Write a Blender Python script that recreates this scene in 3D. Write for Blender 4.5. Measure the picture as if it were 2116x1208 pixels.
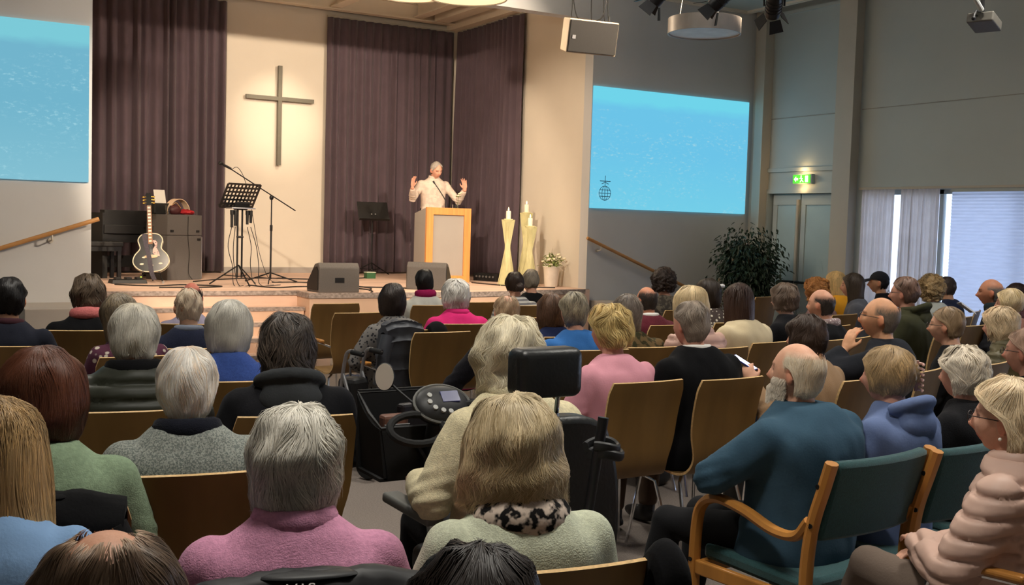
import bpy, math, random
import numpy as np
from mathutils import Vector, Matrix, noise

for o in list(bpy.data.objects):
    bpy.data.objects.remove(o)
SC = bpy.context.scene
COL = SC.collection
R = math.radians
PI = math.pi

# ------------------------------------------------------------------ camera
F_PX, YAW, PIT, ROLL = 2248.6, 30.298, -3.526, 1.702
CAM = np.array([0.0, 0.0, 1.65])


def cam_matrix(yaw, pit, roll):
    c, s = math.cos, math.sin
    f = np.array([s(yaw) * c(pit), c(yaw) * c(pit), s(pit)])
    r = np.array([c(yaw), -s(yaw), 0.0])
    u = np.cross(r, f)
    return np.array([r * c(roll) + u * s(roll), r * s(roll) - u * c(roll), f])


CM = cam_matrix(R(YAW), R(PIT), R(ROLL))
cam_data = bpy.data.cameras.new('camera')
cam = bpy.data.objects.new('camera', cam_data)
COL.objects.link(cam)
cam_data.sensor_width = 36
cam_data.sensor_fit = 'HORIZONTAL'
cam_data.lens = F_PX / 2116 * 36
cam_data.clip_start = 0.05
cam_data.clip_end = 200
rx, dn, fw = CM
cam.matrix_world = Matrix(((rx[0], -dn[0], -fw[0], CAM[0]), (rx[1], -dn[1], -fw[1], CAM[1]),
                           (rx[2], -dn[2], -fw[2], CAM[2]), (0, 0, 0, 1)))
SC.camera = cam

# measured sight lines of the photograph, used to work out real positions in the hall
def ray(x, y):
    return CM.T @ np.array([(x - 1058) / F_PX, (y - 604) / F_PX, 1.0])


def onz(x, y, z):
    d = ray(x, y)
    return Vector(CAM + d * ((z - CAM[2]) / d[2]))


def onY(x, y, Y):
    d = ray(x, y)
    return Vector(CAM + d * (Y / d[1]))


def onX(x, y, X):
    d = ray(x, y)
    return Vector(CAM + d * (X / d[0]))


def atd(x, y, D):
    return Vector(CAM + ray(x, y) * D)


# ------------------------------------------------------------------ colour management, world, lights
vs = SC.view_settings
vs.view_transform = 'Standard'
vs.look = 'None'
vs.gamma = 1.0
vs.use_curve_mapping = False
vs.exposure = 0.0
SC.cycles.max_bounces = 7
SC.cycles.diffuse_bounces = 4
SC.cycles.glossy_bounces = 3
SC.cycles.transmission_bounces = 5
SC.cycles.sample_clamp_indirect = 6.0

world = bpy.data.worlds.new('world')
SC.world = world
world.use_nodes = True
wb = world.node_tree.nodes['Background']
wb.inputs[0].default_value = (0.55, 0.70, 1.0, 1)
wb.inputs[1].default_value = 0.5


def light(kind, name, loc, target, energy, color, **kw):
    d = bpy.data.lights.new(name, kind)
    d.energy = energy
    d.color = color
    for k, v in kw.items():
        setattr(d, k, v)
    o = bpy.data.objects.new(name, d)
    COL.objects.link(o)
    o.location = loc
    if target is not None:
        o.rotation_euler = (Vector(target) - Vector(loc)).to_track_quat('-Z', 'Y').to_euler()
    return o


WARM = (1.0, 0.79, 0.58)
light('SPOT', 'stage_spot_and_fill', (1.2, 6.6, 4.7), (5.5, 14.8, 1.7), 2350, WARM, spot_size=R(44), spot_blend=0.3, shadow_soft_size=0.08)
light('SPOT', 'stage_spot_and_fill', (8.0, 7.6, 4.7), (4.0, 15.2, 1.7), 1700, WARM, spot_size=R(66), spot_blend=0.4, shadow_soft_size=0.08)
light('SPOT', 'stage_spot_and_fill', (4.0, 13.1, 4.45), (8.6, 13.7, 1.8), 300, WARM, spot_size=R(58), spot_blend=0.7, shadow_soft_size=0.06)  # extra spot added for the side wall that the front spots miss
light('SPOT', 'stage_spot_and_fill', (7.0, 8.0, 4.7), (1.75, 12.8, 1.0), 520, WARM, spot_size=R(34), spot_blend=0.9, shadow_soft_size=0.08)  # narrow spot added in place of stage light spilling onto the left wall
light('SPOT', 'cross_spot_light', (5.5, 13.4, 4.75), (5.5, 16.9, 3.2), 430, (1.0, 0.83, 0.60), spot_size=R(26), spot_blend=1.0, shadow_soft_size=0.03)
# daylight behind the window blinds and thin curtains of the right wall
light('AREA', 'window_daylight', (12.45, 8.6, 1.4), (11.0, 8.6, 1.4), 66, (0.62, 0.74, 1.0), shape='RECTANGLE', size=4.6, size_y=2.2)
light('AREA', 'window_daylight', (12.45, 2.0, 1.4), (11.0, 2.0, 1.4), 240, (0.62, 0.74, 1.0), shape='RECTANGLE', size=7.0, size_y=2.2)


# ------------------------------------------------------------------ helpers: colour, materials, meshes
def S(r, g, b):
    return tuple(((c / 255) / 12.92 if c / 255 <= 0.04045 else ((c / 255 + 0.055) / 1.055) ** 2.4) for c in (r, g, b))


MATS = {}


def mat(name, col, rough=0.6, metal=0.0, nz=(6.0, 0.12), bump=None, spec=0.5, emit=None, tint=False, coat=0.0,
        sheen=0.0, stretch=None, col2=None, pattern=None, pscale=20.0, alpha_t=0.0, trans=0.0, ior=1.45):
    """procedural principled material: base colour varied by noise, optional pattern, optional bump."""
    if name in MATS:
        return MATS[name]
    m = bpy.data.materials.new(name)
    m.use_nodes = True
    nt = m.node_tree
    N, L = nt.nodes, nt.links
    b = N['Principled BSDF']
    b.inputs['Roughness'].default_value = rough
    b.inputs['Metallic'].default_value = metal
    b.inputs['Specular IOR Level'].default_value = spec
    b.inputs['Coat Weight'].default_value = coat
    b.inputs['Sheen Weight'].default_value = sheen
    b.inputs['Transmission Weight'].default_value = trans
    b.inputs['IOR'].default_value = ior
    tc = N.new('ShaderNodeTexCoord')
    src = tc.outputs['Object']
    if stretch:
        mp = N.new('ShaderNodeMapping')
        mp.inputs['Scale'].default_value = stretch
        L.new(src, mp.inputs['Vector'])
        src = mp.outputs['Vector']
    nzn = N.new('ShaderNodeTexNoise')
    nzn.inputs['Scale'].default_value = nz[0]
    nzn.inputs['Detail'].default_value = 4
    L.new(src, nzn.inputs['Vector'])
    mr = N.new('ShaderNodeMapRange')
    mr.inputs['From Min'].default_value = 0.3
    mr.inputs['From Max'].default_value = 0.7
    mr.inputs['To Min'].default_value = 1 - nz[1]
    mr.inputs['To Max'].default_value = 1 + nz[1]
    L.new(nzn.outputs['Fac'], mr.inputs['Value'])
    mul = N.new('ShaderNodeVectorMath')
    mul.operation = 'SCALE'
    L.new(mr.outputs['Result'], mul.inputs['Scale'])
    if col2 is not None:
        mx = N.new('ShaderNodeMix')
        mx.data_type = 'RGBA'
        mx.inputs['A'].default_value = (*col, 1)
        mx.inputs['B'].default_value = (*col2, 1)
        if pattern == 'stripe':
            w = N.new('ShaderNodeTexWave')
            w.bands_direction = 'Z'
            w.inputs['Scale'].default_value = pscale
            w.inputs['Distortion'].default_value = 1.5
            fac = w.outputs['Fac']
            L.new(src, w.inputs['Vector'])
        elif pattern == 'wood':
            w = N.new('ShaderNodeTexWave')
            w.bands_direction = 'X'
            w.inputs['Scale'].default_value = pscale
            w.inputs['Distortion'].default_value = 6
            w.inputs['Detail'].default_value = 3
            w.inputs['Detail Scale'].default_value = 0.6
            mp2 = N.new('ShaderNodeMapping')
            mp2.inputs['Scale'].default_value = (1, 1, 0.12)
            L.new(src, mp2.inputs['Vector'])
            L.new(mp2.outputs['Vector'], w.inputs['Vector'])
            fac = w.outputs['Fac']
        else:
            v = N.new('ShaderNodeTexVoronoi' if pattern == 'voronoi' else 'ShaderNodeTexNoise')
            v.inputs['Scale'].default_value = pscale
            L.new(src, v.inputs['Vector'])
            cr = N.new('ShaderNodeValToRGB')
            lo, hi = (0.28, 0.36) if pattern == 'voronoi' else (0.46, 0.56)
            cr.color_ramp.elements[0].position = lo
            cr.color_ramp.elements[1].position = hi
            L.new(v.outputs['Distance'] if pattern == 'voronoi' else v.outputs['Fac'], cr.inputs['Fac'])
            fac = cr.outputs['Color']
        L.new(fac, mx.inputs['Factor'])
        L.new(mx.outputs['Result'], mul.inputs[0])
    else:
        mul.inputs[0].default_value = col
    out = mul.outputs['Vector']
    if tint:
        at = N.new('ShaderNodeAttribute')
        at.attribute_name = 'tint'
        m2 = N.new('ShaderNodeVectorMath')
        m2.operation = 'MULTIPLY'
        L.new(out, m2.inputs[0])
        L.new(at.outputs['Color'], m2.inputs[1])
        out = m2.outputs['Vector']
    L.new(out, b.inputs['Base Color'])
    if bump:
        bn = N.new('ShaderNodeTexNoise')
        bn.inputs['Scale'].default_value = bump[0]
        bn.inputs['Detail'].default_value = 3
        L.new(src, bn.inputs['Vector'])
        bu = N.new('ShaderNodeBump')
        bu.inputs['Strength'].default_value = bump[1]
        bu.inputs['Distance'].default_value = 0.01
        L.new(bn.outputs['Fac'], bu.inputs['Height'])
        L.new(bu.outputs['Normal'], b.inputs['Normal'])
    if emit:
        b.inputs['Emission Color'].default_value = (*emit[0], 1)
        b.inputs['Emission Strength'].default_value = emit[1]
    if alpha_t:
        tr = N.new('ShaderNodeBsdfTranslucent')
        L.new(out, tr.inputs['Color'])
        ms = N.new('ShaderNodeMixShader')
        ms.inputs['Fac'].default_value = alpha_t
        L.new(b.outputs['BSDF'], ms.inputs[1])
        L.new(tr.outputs['BSDF'], ms.inputs[2])
        L.new(ms.outputs['Shader'], N['Material Output'].inputs['Surface'])
    MATS[name] = m
    return m


def world_of(o):
    m = o.matrix_basis.copy()
    while o.parent:
        o = o.parent
        m = o.matrix_basis @ m
    return m


class MB:
    """collects shapes for ONE mesh object"""

    def __init__(s, M=None):
        s.v, s.f, s.m = [], [], []
        s.M = M

    def add(s, verts, faces, mi=0, M=None):
        k = len(s.v)
        M = M if M is not None else s.M
        for p in verts:
            p = Vector(p)
            s.v.append(M @ p if M is not None else p)
        for f in faces:
            s.f.append([i + k for i in f])
            s.m.append(mi)
        return s

    def box(s, c, sz, mi=0, M=None, taper=(1, 1)):
        x, y, z = (d / 2 for d in sz)
        tx, ty = taper
        vs_ = [(c[0] + a * x * (tx if g > 0 else 1), c[1] + b_ * y * (ty if g > 0 else 1), c[2] + g * z)
               for g in (-1, 1) for b_ in (-1, 1) for a in (-1, 1)]
        return s.add(vs_, [(0, 2, 3, 1), (4, 5, 7, 6), (0, 1, 5, 4), (2, 6, 7, 3), (0, 4, 6, 2), (1, 3, 7, 5)], mi, M)

    def box2(s, a, b, mi=0, M=None):
        return s.box([(a[i] + b[i]) / 2 for i in range(3)], [abs(b[i] - a[i]) for i in range(3)], mi, M)

    def tube(s, pts, r, n=8, mi=0, M=None, flat=1.0, closed=False, up=None):
        pts = [Vector(p) for p in pts]
        rs = r if isinstance(r, (list, tuple)) else [r] * len(pts)
        N = len(pts)
        vs_, fs = [], []
        prev = None
        for i, p in enumerate(pts):
            if closed:
                t = pts[(i + 1) % N] - pts[i - 1]
            else:
                t = pts[min(i + 1, N - 1)] - pts[max(i - 1, 0)]
            t.normalize()
            if prev is None:
                a = Vector(up) if up else (Vector((0, 0, 1)) if abs(t.z) < 0.9 else Vector((0, 1, 0)))
            else:
                a = prev
            x = a - t * a.dot(t)
            x.normalize()
            prev = x
            y = t.cross(x)
            for k in range(n):
                an = 2 * PI * k / n
                vs_.append(p + x * (rs[i] * flat * math.cos(an)) + y * (rs[i] * math.sin(an)))
        for i in range(N if closed else N - 1):
            for k in range(n):
                a0 = i * n + k
                b0 = i * n + (k + 1) % n
                j = ((i + 1) % N) * n
                fs.append((a0, b0, j + (k + 1) % n, j + k))
        if not closed:
            fs.append(list(range(n))[::-1])
            fs.append([(N - 1) * n + k for k in range(n)])
        return s.add(vs_, fs, mi, M)

    def lathe(s, prof, n=24, c=(0, 0, 0), mi=0, M=None, cap=True):
        vs_, fs = [], []
        for (r, z) in prof:
            for k in range(n):
                a = 2 * PI * k / n
                vs_.append((c[0] + r * math.cos(a), c[1] + r * math.sin(a), c[2] + z))
        for i in range(len(prof) - 1):
            for k in range(n):
                fs.append((i * n + k, i * n + (k + 1) % n, (i + 1) * n + (k + 1) % n, (i + 1) * n + k))
        if cap:
            fs.append(list(range(n))[::-1])
            fs.append([(len(prof) - 1) * n + k for k in range(n)])
        return s.add(vs_, fs, mi, M)

    def ell(s, c, rad, nu=16, nv=10, mi=0, M=None, fn=None):
        vs_, fs = [], []
        for j in range(nv + 1):
            th = PI * j / nv
            th = min(max(th, 0.02), PI - 0.02)
            for i in range(nu):
                ph = 2 * PI * i / nu
                d = (math.sin(th) * math.cos(ph), math.sin(th) * math.sin(ph), math.cos(th))
                p = [d[k] * rad[k] for k in range(3)]
                if fn:
                    p = fn(p, d)
                vs_.append([c[k] + p[k] for k in range(3)])
        for j in range(nv):
            for i in range(nu):
                fs.append((j * nu + i, (j + 1) * nu + i, (j + 1) * nu + (i + 1) % nu, j * nu + (i + 1) % nu))
        fs.append(list(range(nu)))
        fs.append([nv * nu + i for i in range(nu)][::-1])
        return s.add(vs_, fs, mi, M)

    def loft(s, rings, mi=0, M=None):
        n = len(rings[0])
        vs_ = [p for r_ in rings for p in r_]
        fs = []
        for i in range(len(rings) - 1):
            for k in range(n):
                fs.append((i * n + k, i * n + (k + 1) % n, (i + 1) * n + (k + 1) % n, (i + 1) * n + k))
        fs.append(list(range(n))[::-1])
        fs.append([(len(rings) - 1) * n + k for k in range(n)])
        return s.add(vs_, fs, mi, M)

    def slab(s, fn, nu, nv, t, mi=0, mi_edge=None, M=None):
        """thick sheet: fn(u,v)->(point, normal)"""
        vs_, fs = [], []
        for side in (0, 1):
            for j in range(nv + 1):
                for i in range(nu + 1):
                    p, nn = fn(i / nu, j / nv)
                    vs_.append(Vector(p) + Vector(nn) * (t / 2 if side else -t / 2))
        W = nu + 1
        H = W * (nv + 1)
        k0 = len(s.v)
        for j in range(nv):
            for i in range(nu):
                a = j * W + i
                fs.append((a, a + W, a + W + 1, a + 1))
                fs.append((H + a, H + a + 1, H + a + W + 1, H + a + W))
        s.add(vs_, fs, mi, M)
        es = []
        for i in range(nu):
            es.append((i, i + 1, H + i + 1, H + i))
            a = nv * W + i
            es.append((a + 1, a, H + a, H + a + 1))
        for j in range(nv):
            a = j * W
            es.append((a + W, a, H + a, H + a + W))
            a = j * W + nu
            es.append((a, a + W, H + a + W, H + a))
        for e in es:
            s.f.append([q + k0 for q in e])
            s.m.append(mi if mi_edge is None else mi_edge)
        return s

    def mesh(s, name):
        me = bpy.data.meshes.new(name)
        me.from_pydata(s.v, [], s.f)
        me.polygons.foreach_set('material_index', s.m)
        me.update()
        return me

    def build(s, name, mats, parent=None, smooth=40, bevel=0, world=False, label=None):
        me = s.mesh(name)
        if parent is not None and world:
            me.transform(world_of(parent).inverted())
        o = bpy.data.objects.new(name, me)
        COL.objects.link(o)
        for m_ in (mats if isinstance(mats, (list, tuple)) else [mats]):
            me.materials.append(m_)
        if smooth:
            me.polygons.foreach_set('use_smooth', [True] * len(me.polygons))
            me.set_sharp_from_angle(angle=R(smooth))
        if bevel:
            bm_ = o.modifiers.new('bevel', 'BEVEL')
            bm_.width = bevel
            bm_.segments = 2
            bm_.limit_method = 'ANGLE'
        if parent is not None:
            o.parent = parent
        if label:
            o['label'] = label
        return o


def tag(o, label, cat, group=None):
    o['label'] = label
    o['category'] = cat
    if group:
        o['group'] = group
    return o


def thing(name, label, cat, loc=(0, 0, 0), rz=0.0, group=None):
    o = bpy.data.objects.new(name, None)
    o.empty_display_size = 0.1
    COL.objects.link(o)
    o.location = loc
    o.rotation_euler = (0, 0, rz)
    return tag(o, label, cat, group)


def struct(o):
    o['kind'] = 'structure'
    return o


def dup(root, loc, rz, label, group=None):
    r = root.copy()
    COL.objects.link(r)
    r.location = loc
    r.rotation_euler = (0, 0, rz)
    r['label'] = label
    if group:
        r['group'] = group
    for ch in list(root.children):
        c = ch.copy()
        COL.objects.link(c)
        c.parent = r
        for g in list(ch.children):
            d = g.copy()
            COL.objects.link(d)
            d.parent = c
    return r


def rotM(loc, rz=0, rx_=0, ry=0):
    return Matrix.Translation(loc) @ Matrix.Rotation(rz, 4, 'Z') @ Matrix.Rotation(ry, 4, 'Y') @ Matrix.Rotation(rx_, 4, 'X')


def catmull(pts, n):
    pts = [Vector(p) for p in pts]
    P = [pts[0] * 2 - pts[1]] + pts + [pts[-1] * 2 - pts[-2]]
    out = []
    for i in range(1, len(P) - 2):
        for k in range(n):
            t = k / n
            a, b, c, d = P[i - 1], P[i], P[i + 1], P[i + 2]
            out.append(0.5 * ((2 * b) + (c - a) * t + (2 * a - 5 * b + 4 * c - d) * t * t + (3 * b - a - 3 * c + d) * t ** 3))
    out.append(pts[-1])
    return out


def ss(a, b, x):
    t = min(max((x - a) / (b - a), 0), 1)
    return t * t * (3 - 2 * t)


# ------------------------------------------------------------------ materials
M_wall = mat('white_plaster', S(222, 214, 200), 0.85, nz=(1.5, 0.03), bump=(60, 0.05))
M_front = mat('hall_plaster', S(198, 200, 202), 0.85, nz=(1.5, 0.03), bump=(60, 0.05))
M_panel = mat('grey_wall_panel', S(182, 192, 192), 0.6, nz=(0.8, 0.03))
M_steel = mat('painted_steel', S(190, 184, 172), 0.55, nz=(2, 0.04))
M_floor = mat('hall_carpet', S(118, 108, 100), 0.95, nz=(120, 0.25), bump=(300, 0.3))
M_stage = mat('stage_carpet', S(216, 186, 168), 0.85, nz=(3, 0.16), stretch=(0.35, 3.0, 1), bump=(90, 0.1))
M_nosing = mat('step_nosing', S(150, 138, 132), 0.7, nz=(40, 0.45), stretch=(0.6, 1, 1))
M_riser = mat('stage_riser', S(214, 182, 158), 0.8, nz=(2, 0.06))
M_deck = mat('steel_roof_deck', S(232, 220, 200), 0.55, nz=(2, 0.05))
M_ceil = mat('ceiling_board', S(205, 205, 200), 0.85, nz=(1, 0.03))
M_curtain = mat('aubergine_curtain', S(86, 72, 81), 0.9, nz=(4, 0.08), sheen=0.15, bump=(200, 0.08))
M_black = mat('black_plastic', S(24, 24, 25), 0.5, nz=(10, 0.1))
M_blackm = mat('black_steel', S(20, 20, 22), 0.4, 0.0, nz=(10, 0.1))
M_cabinet = mat('textured_cabinet', S(92, 88, 86), 0.75, nz=(150, 0.2), bump=(220, 0.2))
M_chrome = mat('chrome', (0.75, 0.76, 0.78), 0.18, 1.0, nz=(3, 0.03))
M_silver = mat('silver_metal', S(170, 170, 172), 0.35, 0.8, nz=(3, 0.05))
M_ply = mat('plywood_veneer', S(122, 92, 50), 0.42, nz=(2, 0.10), stretch=(6, 6, 0.5), spec=0.4)
M_plyedge = mat('plywood_edge', S(206, 170, 116), 0.6, nz=(90, 0.2))  # pale ply edge, with the top light it catches put into the colour
M_beech = mat('oiled_beech', S(186, 126, 58), 0.4, nz=(3, 0.14), stretch=(5, 5, 0.7), coat=0.1)
M_teal = mat('teal_upholstery', S(36, 74, 76), 0.9, nz=(150, 0.18), bump=(250, 0.2), sheen=0.2)
M_oak = mat('orange_oak', S(222, 152, 84), 0.45, nz=(3, 0.16), stretch=(8, 8, 0.6))
M_greyboard = mat('grey_board', S(164, 158, 152), 0.7, nz=(3, 0.03))
M_rail = mat('handrail_wood', S(178, 130, 78), 0.45, nz=(3, 0.15), stretch=(1, 8, 8))
M_cross = mat('cross_steel', S(96, 92, 80), 0.5, 0.2, nz=(5, 0.08))
M_glass = mat('clear_glass', (0.95, 0.97, 0.97), 0.03, trans=1.0, nz=(2, 0.0))
M_paper = mat('white_paper', S(235, 232, 225), 0.8, nz=(3, 0.03))
M_wax = mat('candle_wax', S(245, 235, 215), 0.5, nz=(6, 0.04), spec=0.4)
M_flame = mat('candle_flame', S(255, 220, 150), 0.5, emit=(S(255, 205, 120), 12))
M_lath = mat('pale_green_lath', S(204, 198, 150), 0.7, nz=(8, 0.1))
M_leaf = mat('dark_leaf', S(36, 54, 38), 0.5, nz=(9, 0.35), spec=0.4)
M_leaf2 = mat('fresh_leaf', S(110, 124, 60), 0.55, nz=(9, 0.3))
M_petal = mat('cream_petal', S(246, 236, 205), 0.6, nz=(12, 0.08))
M_bark = mat('brown_bark', S(88, 66, 48), 0.9, nz=(25, 0.3), bump=(40, 0.4))
M_potw = mat('white_ceramic', S(228, 220, 208), 0.5, nz=(9, 0.07), bump=(18, 0.3))
M_sheer = mat('sheer_voile', S(242, 238, 236), 0.9, nz=(4, 0.05), alpha_t=0.72)
M_blind = mat('pleated_blind', S(225, 230, 245), 0.9, nz=(5, 0.05), stretch=(1, 1, 8), alpha_t=0.72)
M_gold = mat('gold_tuner', S(212, 175, 90), 0.25, 0.9)
M_dirtw = mat('soil', S(60, 45, 35), 0.95, nz=(30, 0.4))
M_red = mat('red_cloth', S(165, 25, 35), 0.7, nz=(20, 0.3))
M_lampbody = mat('lamp_housing', S(176, 168, 160), 0.4, 0.3)
M_diffuser = mat('opal_diffuser', S(222, 224, 224), 0.4, spec=0.6)
M_lit = mat('lit_diffuser', S(255, 236, 200), 0.5, emit=(S(255, 226, 176), 1.15))
M_cable = mat('black_cable', S(22, 22, 22), 0.5)
M_gum = mat('black_rubber', S(18, 18, 18), 0.8)

# ------------------------------------------------------------------ the setting
SZ = 0.78           # stage height
YF, YB = 12.8, 16.95  # front wall of the hall, back wall of the stage
XL, XR = 2.05, 8.69   # stage recess
XW = 11.85          # right wall
HC = 5.3

struct(MB().box2((-5, -4, -0.2), (XW + 0.2, YF + 0.2, 0)).build('floor', M_floor, smooth=0))
struct(MB().box2((-5.2, YF, 0), (XL, YF + 0.2, HC + 0.2)).build('wall_front_left', M_front, smooth=0))
struct(MB().box2((XR, YF, 0), (XW + 0.2, YF + 0.2, HC + 0.2)).build('wall_front_right', M_front, smooth=0))
struct(MB().box2((XL, YF, 4.555), (XR, YF + 0.2, HC + 0.2)).build('wall_front_upper', M_front, smooth=0))
struct(MB().box2((XR, YF + 0.2, 0), (XR + 0.2, YB + 0.2, HC + 0.4)).build('wall_stage_right', M_wall, smooth=0))
struct(MB().box2((XL - 0.2, YF + 0.2, 0), (XL, YB + 0.2, HC + 0.4)).build('wall_stage_left', M_wall, smooth=0))
struct(MB().box2((XL, YB, 0), (XR, YB + 0.2, HC + 0.4)).build('wall_stage_back', M_wall, smooth=0))
struct(MB().box2((XL, YB - 0.025, SZ), (XR, YB, SZ + 0.09)).build('baseboard_stage_back', M_greyboard, smooth=0))
struct(MB().box2((-5.2, -4.2, 0), (-5, YF + 0.2, HC)).build('wall_left', M_wall, smooth=0))
struct(MB().box2((-5, -4.2, 0), (XW + 0.2, -4, HC)).build('wall_rear', M_wall, smooth=0))
struct(MB().box2((-5.2, -4.2, HC), (XW + 0.2, YF + 0.2, HC + 0.2)).build('ceiling', M_ceil, smooth=0))
struct(MB().box2((8.74, YF - 0.03, 0), (11.7, YF, 0.1)).build('baseboard_front_right', M_greyboard, smooth=0))

# stage: carpeted platform, right part projecting, steps on the left
b = MB()
b.box2((XL, 12.7, 0), (XR, YB, SZ))
b.box2((4.42, 12.28, 0), (6.5, 12.7, SZ))
b.add([(6.5, 12.28, 0), (8.66, 12.74, 0), (8.66, 12.7, 0), (6.5, 12.7, 0), (6.5, 12.28, SZ), (8.66, 12.74, SZ), (8.66, 12.7, SZ), (6.5, 12.7, SZ)],
      [(0, 1, 5, 4), (4, 5, 6, 7), (1, 2, 6, 5), (3, 0, 4, 7), (0, 3, 2, 1)])
st = struct(b.build('stage_floor', M_stage, smooth=0))
b = MB()
b.box2((4.42, 12.262, 0), (6.5, 12.28, SZ - 0.06))
b.add([(6.5, 12.262, 0), (8.68, 12.722, 0), (8.68, 12.74, 0), (6.5, 12.28, 0), (6.5, 12.262, SZ - .06), (8.68, 12.722, SZ - .06), (8.68, 12.74, SZ - .06), (6.5, 12.28, SZ - .06)],
      [(0, 1, 5, 4), (4, 5, 6, 7), (1, 2, 6, 5), (3, 0, 4, 7)])
b.box2((4.402, 12.262, 0), (4.42, 12.7, SZ - 0.06))
struct(b.build('stage_riser', M_riser, smooth=0))
b = MB()
b.box2((2.05, 12.684, SZ - 0.05), (4.42, 12.7, SZ + 0.004))
b.box2((4.39, 12.25, SZ - 0.06), (6.5, 12.285, SZ + 0.004))
b.add([(6.5, 12.25, SZ - .06), (8.69, 12.715, SZ - .06), (8.69, 12.745, SZ - .06), (6.5, 12.285, SZ - .06), (6.5, 12.25, SZ + .004), (8.69, 12.715, SZ + .004), (8.69, 12.745, SZ + .004), (6.5, 12.285, SZ + .004)],
      [(0, 1, 5, 4), (4, 5, 6, 7), (1, 2, 6, 5), (3, 0, 4, 7), (0, 3, 2, 1)])
b.box2((4.39, 12.285, SZ - 0.06), (4.42, 12.684, SZ + 0.003))
struct(b.build('trim_stage_edge', M_nosing, smooth=0))
for i, (z, y) in enumerate(((0.605, 12.4), (0.455, 12.1), (0.31, 11.8), (0.155, 11.5))):
    y1 = 12.7 if i == 0 else (12.4, 12.1, 11.8)[i - 1]
    struct(MB().box2((1.95, y, 0), (4.38, y1, z)).build('step_tread', M_stage, smooth=0))
    struct(MB().box2((1.95, y - 0.012, 0), (4.38, y, z - 0.04)).build('step_riser', M_riser, smooth=0))
    struct(MB().box2((1.94, y - 0.018, z - 0.04), (4.39, y + 0.02, z + 0.004)).build('trim_step_edge', M_nosing, smooth=0))
# low landing with steps along the left wall
b = MB().box2((1.28, 11.95, 0), (1.95, 12.8, 0.66))
struct(b.build('side_landing', M_greyboard, smooth=0, bevel=0.008))
struct(MB().box2((0.75, 11.95, 0), (1.28, 12.8, 0.42)).build('side_step', M_greyboard, smooth=0, bevel=0.008))
# steps along the right wall, behind the audience
for i in range(4):
    struct(MB().box2((8.75 + 0.32 * i, 11.9, 0), (9.07 + 0.32 * i, YF, 0.62 - 0.155 * i)).build('side_step', M_greyboard, smooth=0))

# stage roof: steel deck with ribs and beams
b = MB()
n = 0
x = XL
vs_, fs_ = [], []
prof = []
while x < XR:
    prof += [(x, 0.0), (x + 0.06, 0.0), (x + 0.085, 0.035), (x + 0.145, 0.035), (x + 0.17, 0.0)]
    x += 0.17
prof = [(min(p[0], XR), p[1]) for p in prof]
for (px_, dz) in prof:
    vs_ += [(px_, YF + 0.2, 5.28 + dz), (px_, YB, 5.28 + dz)]
for i in range(len(prof) - 1):
    fs_.append((2 * i, 2 * i + 1, 2 * i + 3, 2 * i + 2))
b.add(vs_, fs_)
b.box2((XL, YF + 0.2, 5.33), (XR, YB, 5.4))
struct(b.build('ceiling_stage_deck', M_deck, smooth=0))


def ibeam(a, bb, h, w, along):
    m = MB()
    z0 = a[2]
    if along == 'x':
        m.box2((a[0], a[1] - w / 2, z0), (bb[0], a[1] + w / 2, z0 + 0.02))
        m.box2((a[0], a[1] - w / 2, z0 + h - 0.02), (bb[0], a[1] + w / 2, z0 + h))
        m.box2((a[0], a[1] - 0.01, z0 + 0.02), (bb[0], a[1] + 0.01, z0 + h - 0.02))
    else:
        m.box2((a[0] - w / 2, a[1], z0), (a[0] + w / 2, bb[1], z0 + 0.02))
        m.box2((a[0] - w / 2, a[1], z0 + h - 0.02), (a[0] + w / 2, bb[1], z0 + h))
        m.box2((a[0] - 0.01, a[1], z0 + 0.02), (a[0] + 0.01, bb[1], z0 + h - 0.02))
    return m


struct(ibeam((XL, 16.72, 5.0), (XR, 16.72, 0), 0.27, 0.16, 'x').build('beam_stage_back', M_deck, smooth=0))
for xb in (4.4, 6.32, 7.75):
    struct(ibeam((xb, YF + 0.2, 5.02), (xb, 16.6, 0), 0.25, 0.18, 'y').build('beam_stage_cross', M_deck, smooth=0))
struct(MB().box2((8.05, YF + 0.2, 5.0), (8.3, 16.6, 5.26)).build('beam_stage_duct', M_deck, smooth=0))
struct(MB().box2((XL, 14.35, 4.98), (XR, 14.6, 5.24)).build('beam_stage_middle', M_deck, smooth=0))
struct(MB().box2((8.45, YF + 0.2, 4.93), (8.69, YB, 5.2)).build('beam_stage_side', M_deck, smooth=0))

# right wall with door and windows
wy = [(-4, 0.0), (YF, 0)]
WZ0, WZ1 = 0.35, 2.28
DY0, DY1, DZ = 11.12, 12.53, 2.25
b = MB()
b.box2((XW, -4, WZ1), (XW + 0.2, 10.66, HC))
b.box2((XW, -4, 0), (XW + 0.2, 10.66, WZ0))
b.box2((XW, 10.66, 0), (XW + 0.2, DY0, HC))
b.box2((XW, DY0, DZ), (XW + 0.2, DY1, HC))
b.box2((XW, DY1, 0), (XW + 0.2, YF, HC))
for yy in (-3.2, 5.3):
    b.box2((XW, yy, WZ0), (XW + 0.2, yy + 0.5, WZ1))
struct(b.build('wall_right', M_panel, smooth=0))
b = MB()
b.box2((XW - 0.006, -4, 3.397), (XW + 0.001, DY0 - 0.35, 3.407))
b.box2((XW - 0.006, DY0, 3.38), (XW + 0.001, YF - 0.25, 3.393))
struct(b.build('trim_1', mat('panel_joint', S(150, 150, 145), 0.7), smooth=0))
struct(MB().box2((XW - 0.035, 11.08, 2.575), (XW, 12.56, 2.635)).build('trim_2', M_panel, smooth=0, bevel=0.004))
struct(MB().box2((XW - 0.06, 11.08, 4.92), (XW, 12.56, 4.97)).build('trim_3', M_panel, smooth=0))
b = MB()
b.box2((XW - 0.16, 12.56, 0), (XW, YF, HC))
b.box2((XW - 0.19, 12.545, 0), (XW - 0.16, 12.56 + 0.16, HC))
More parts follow.
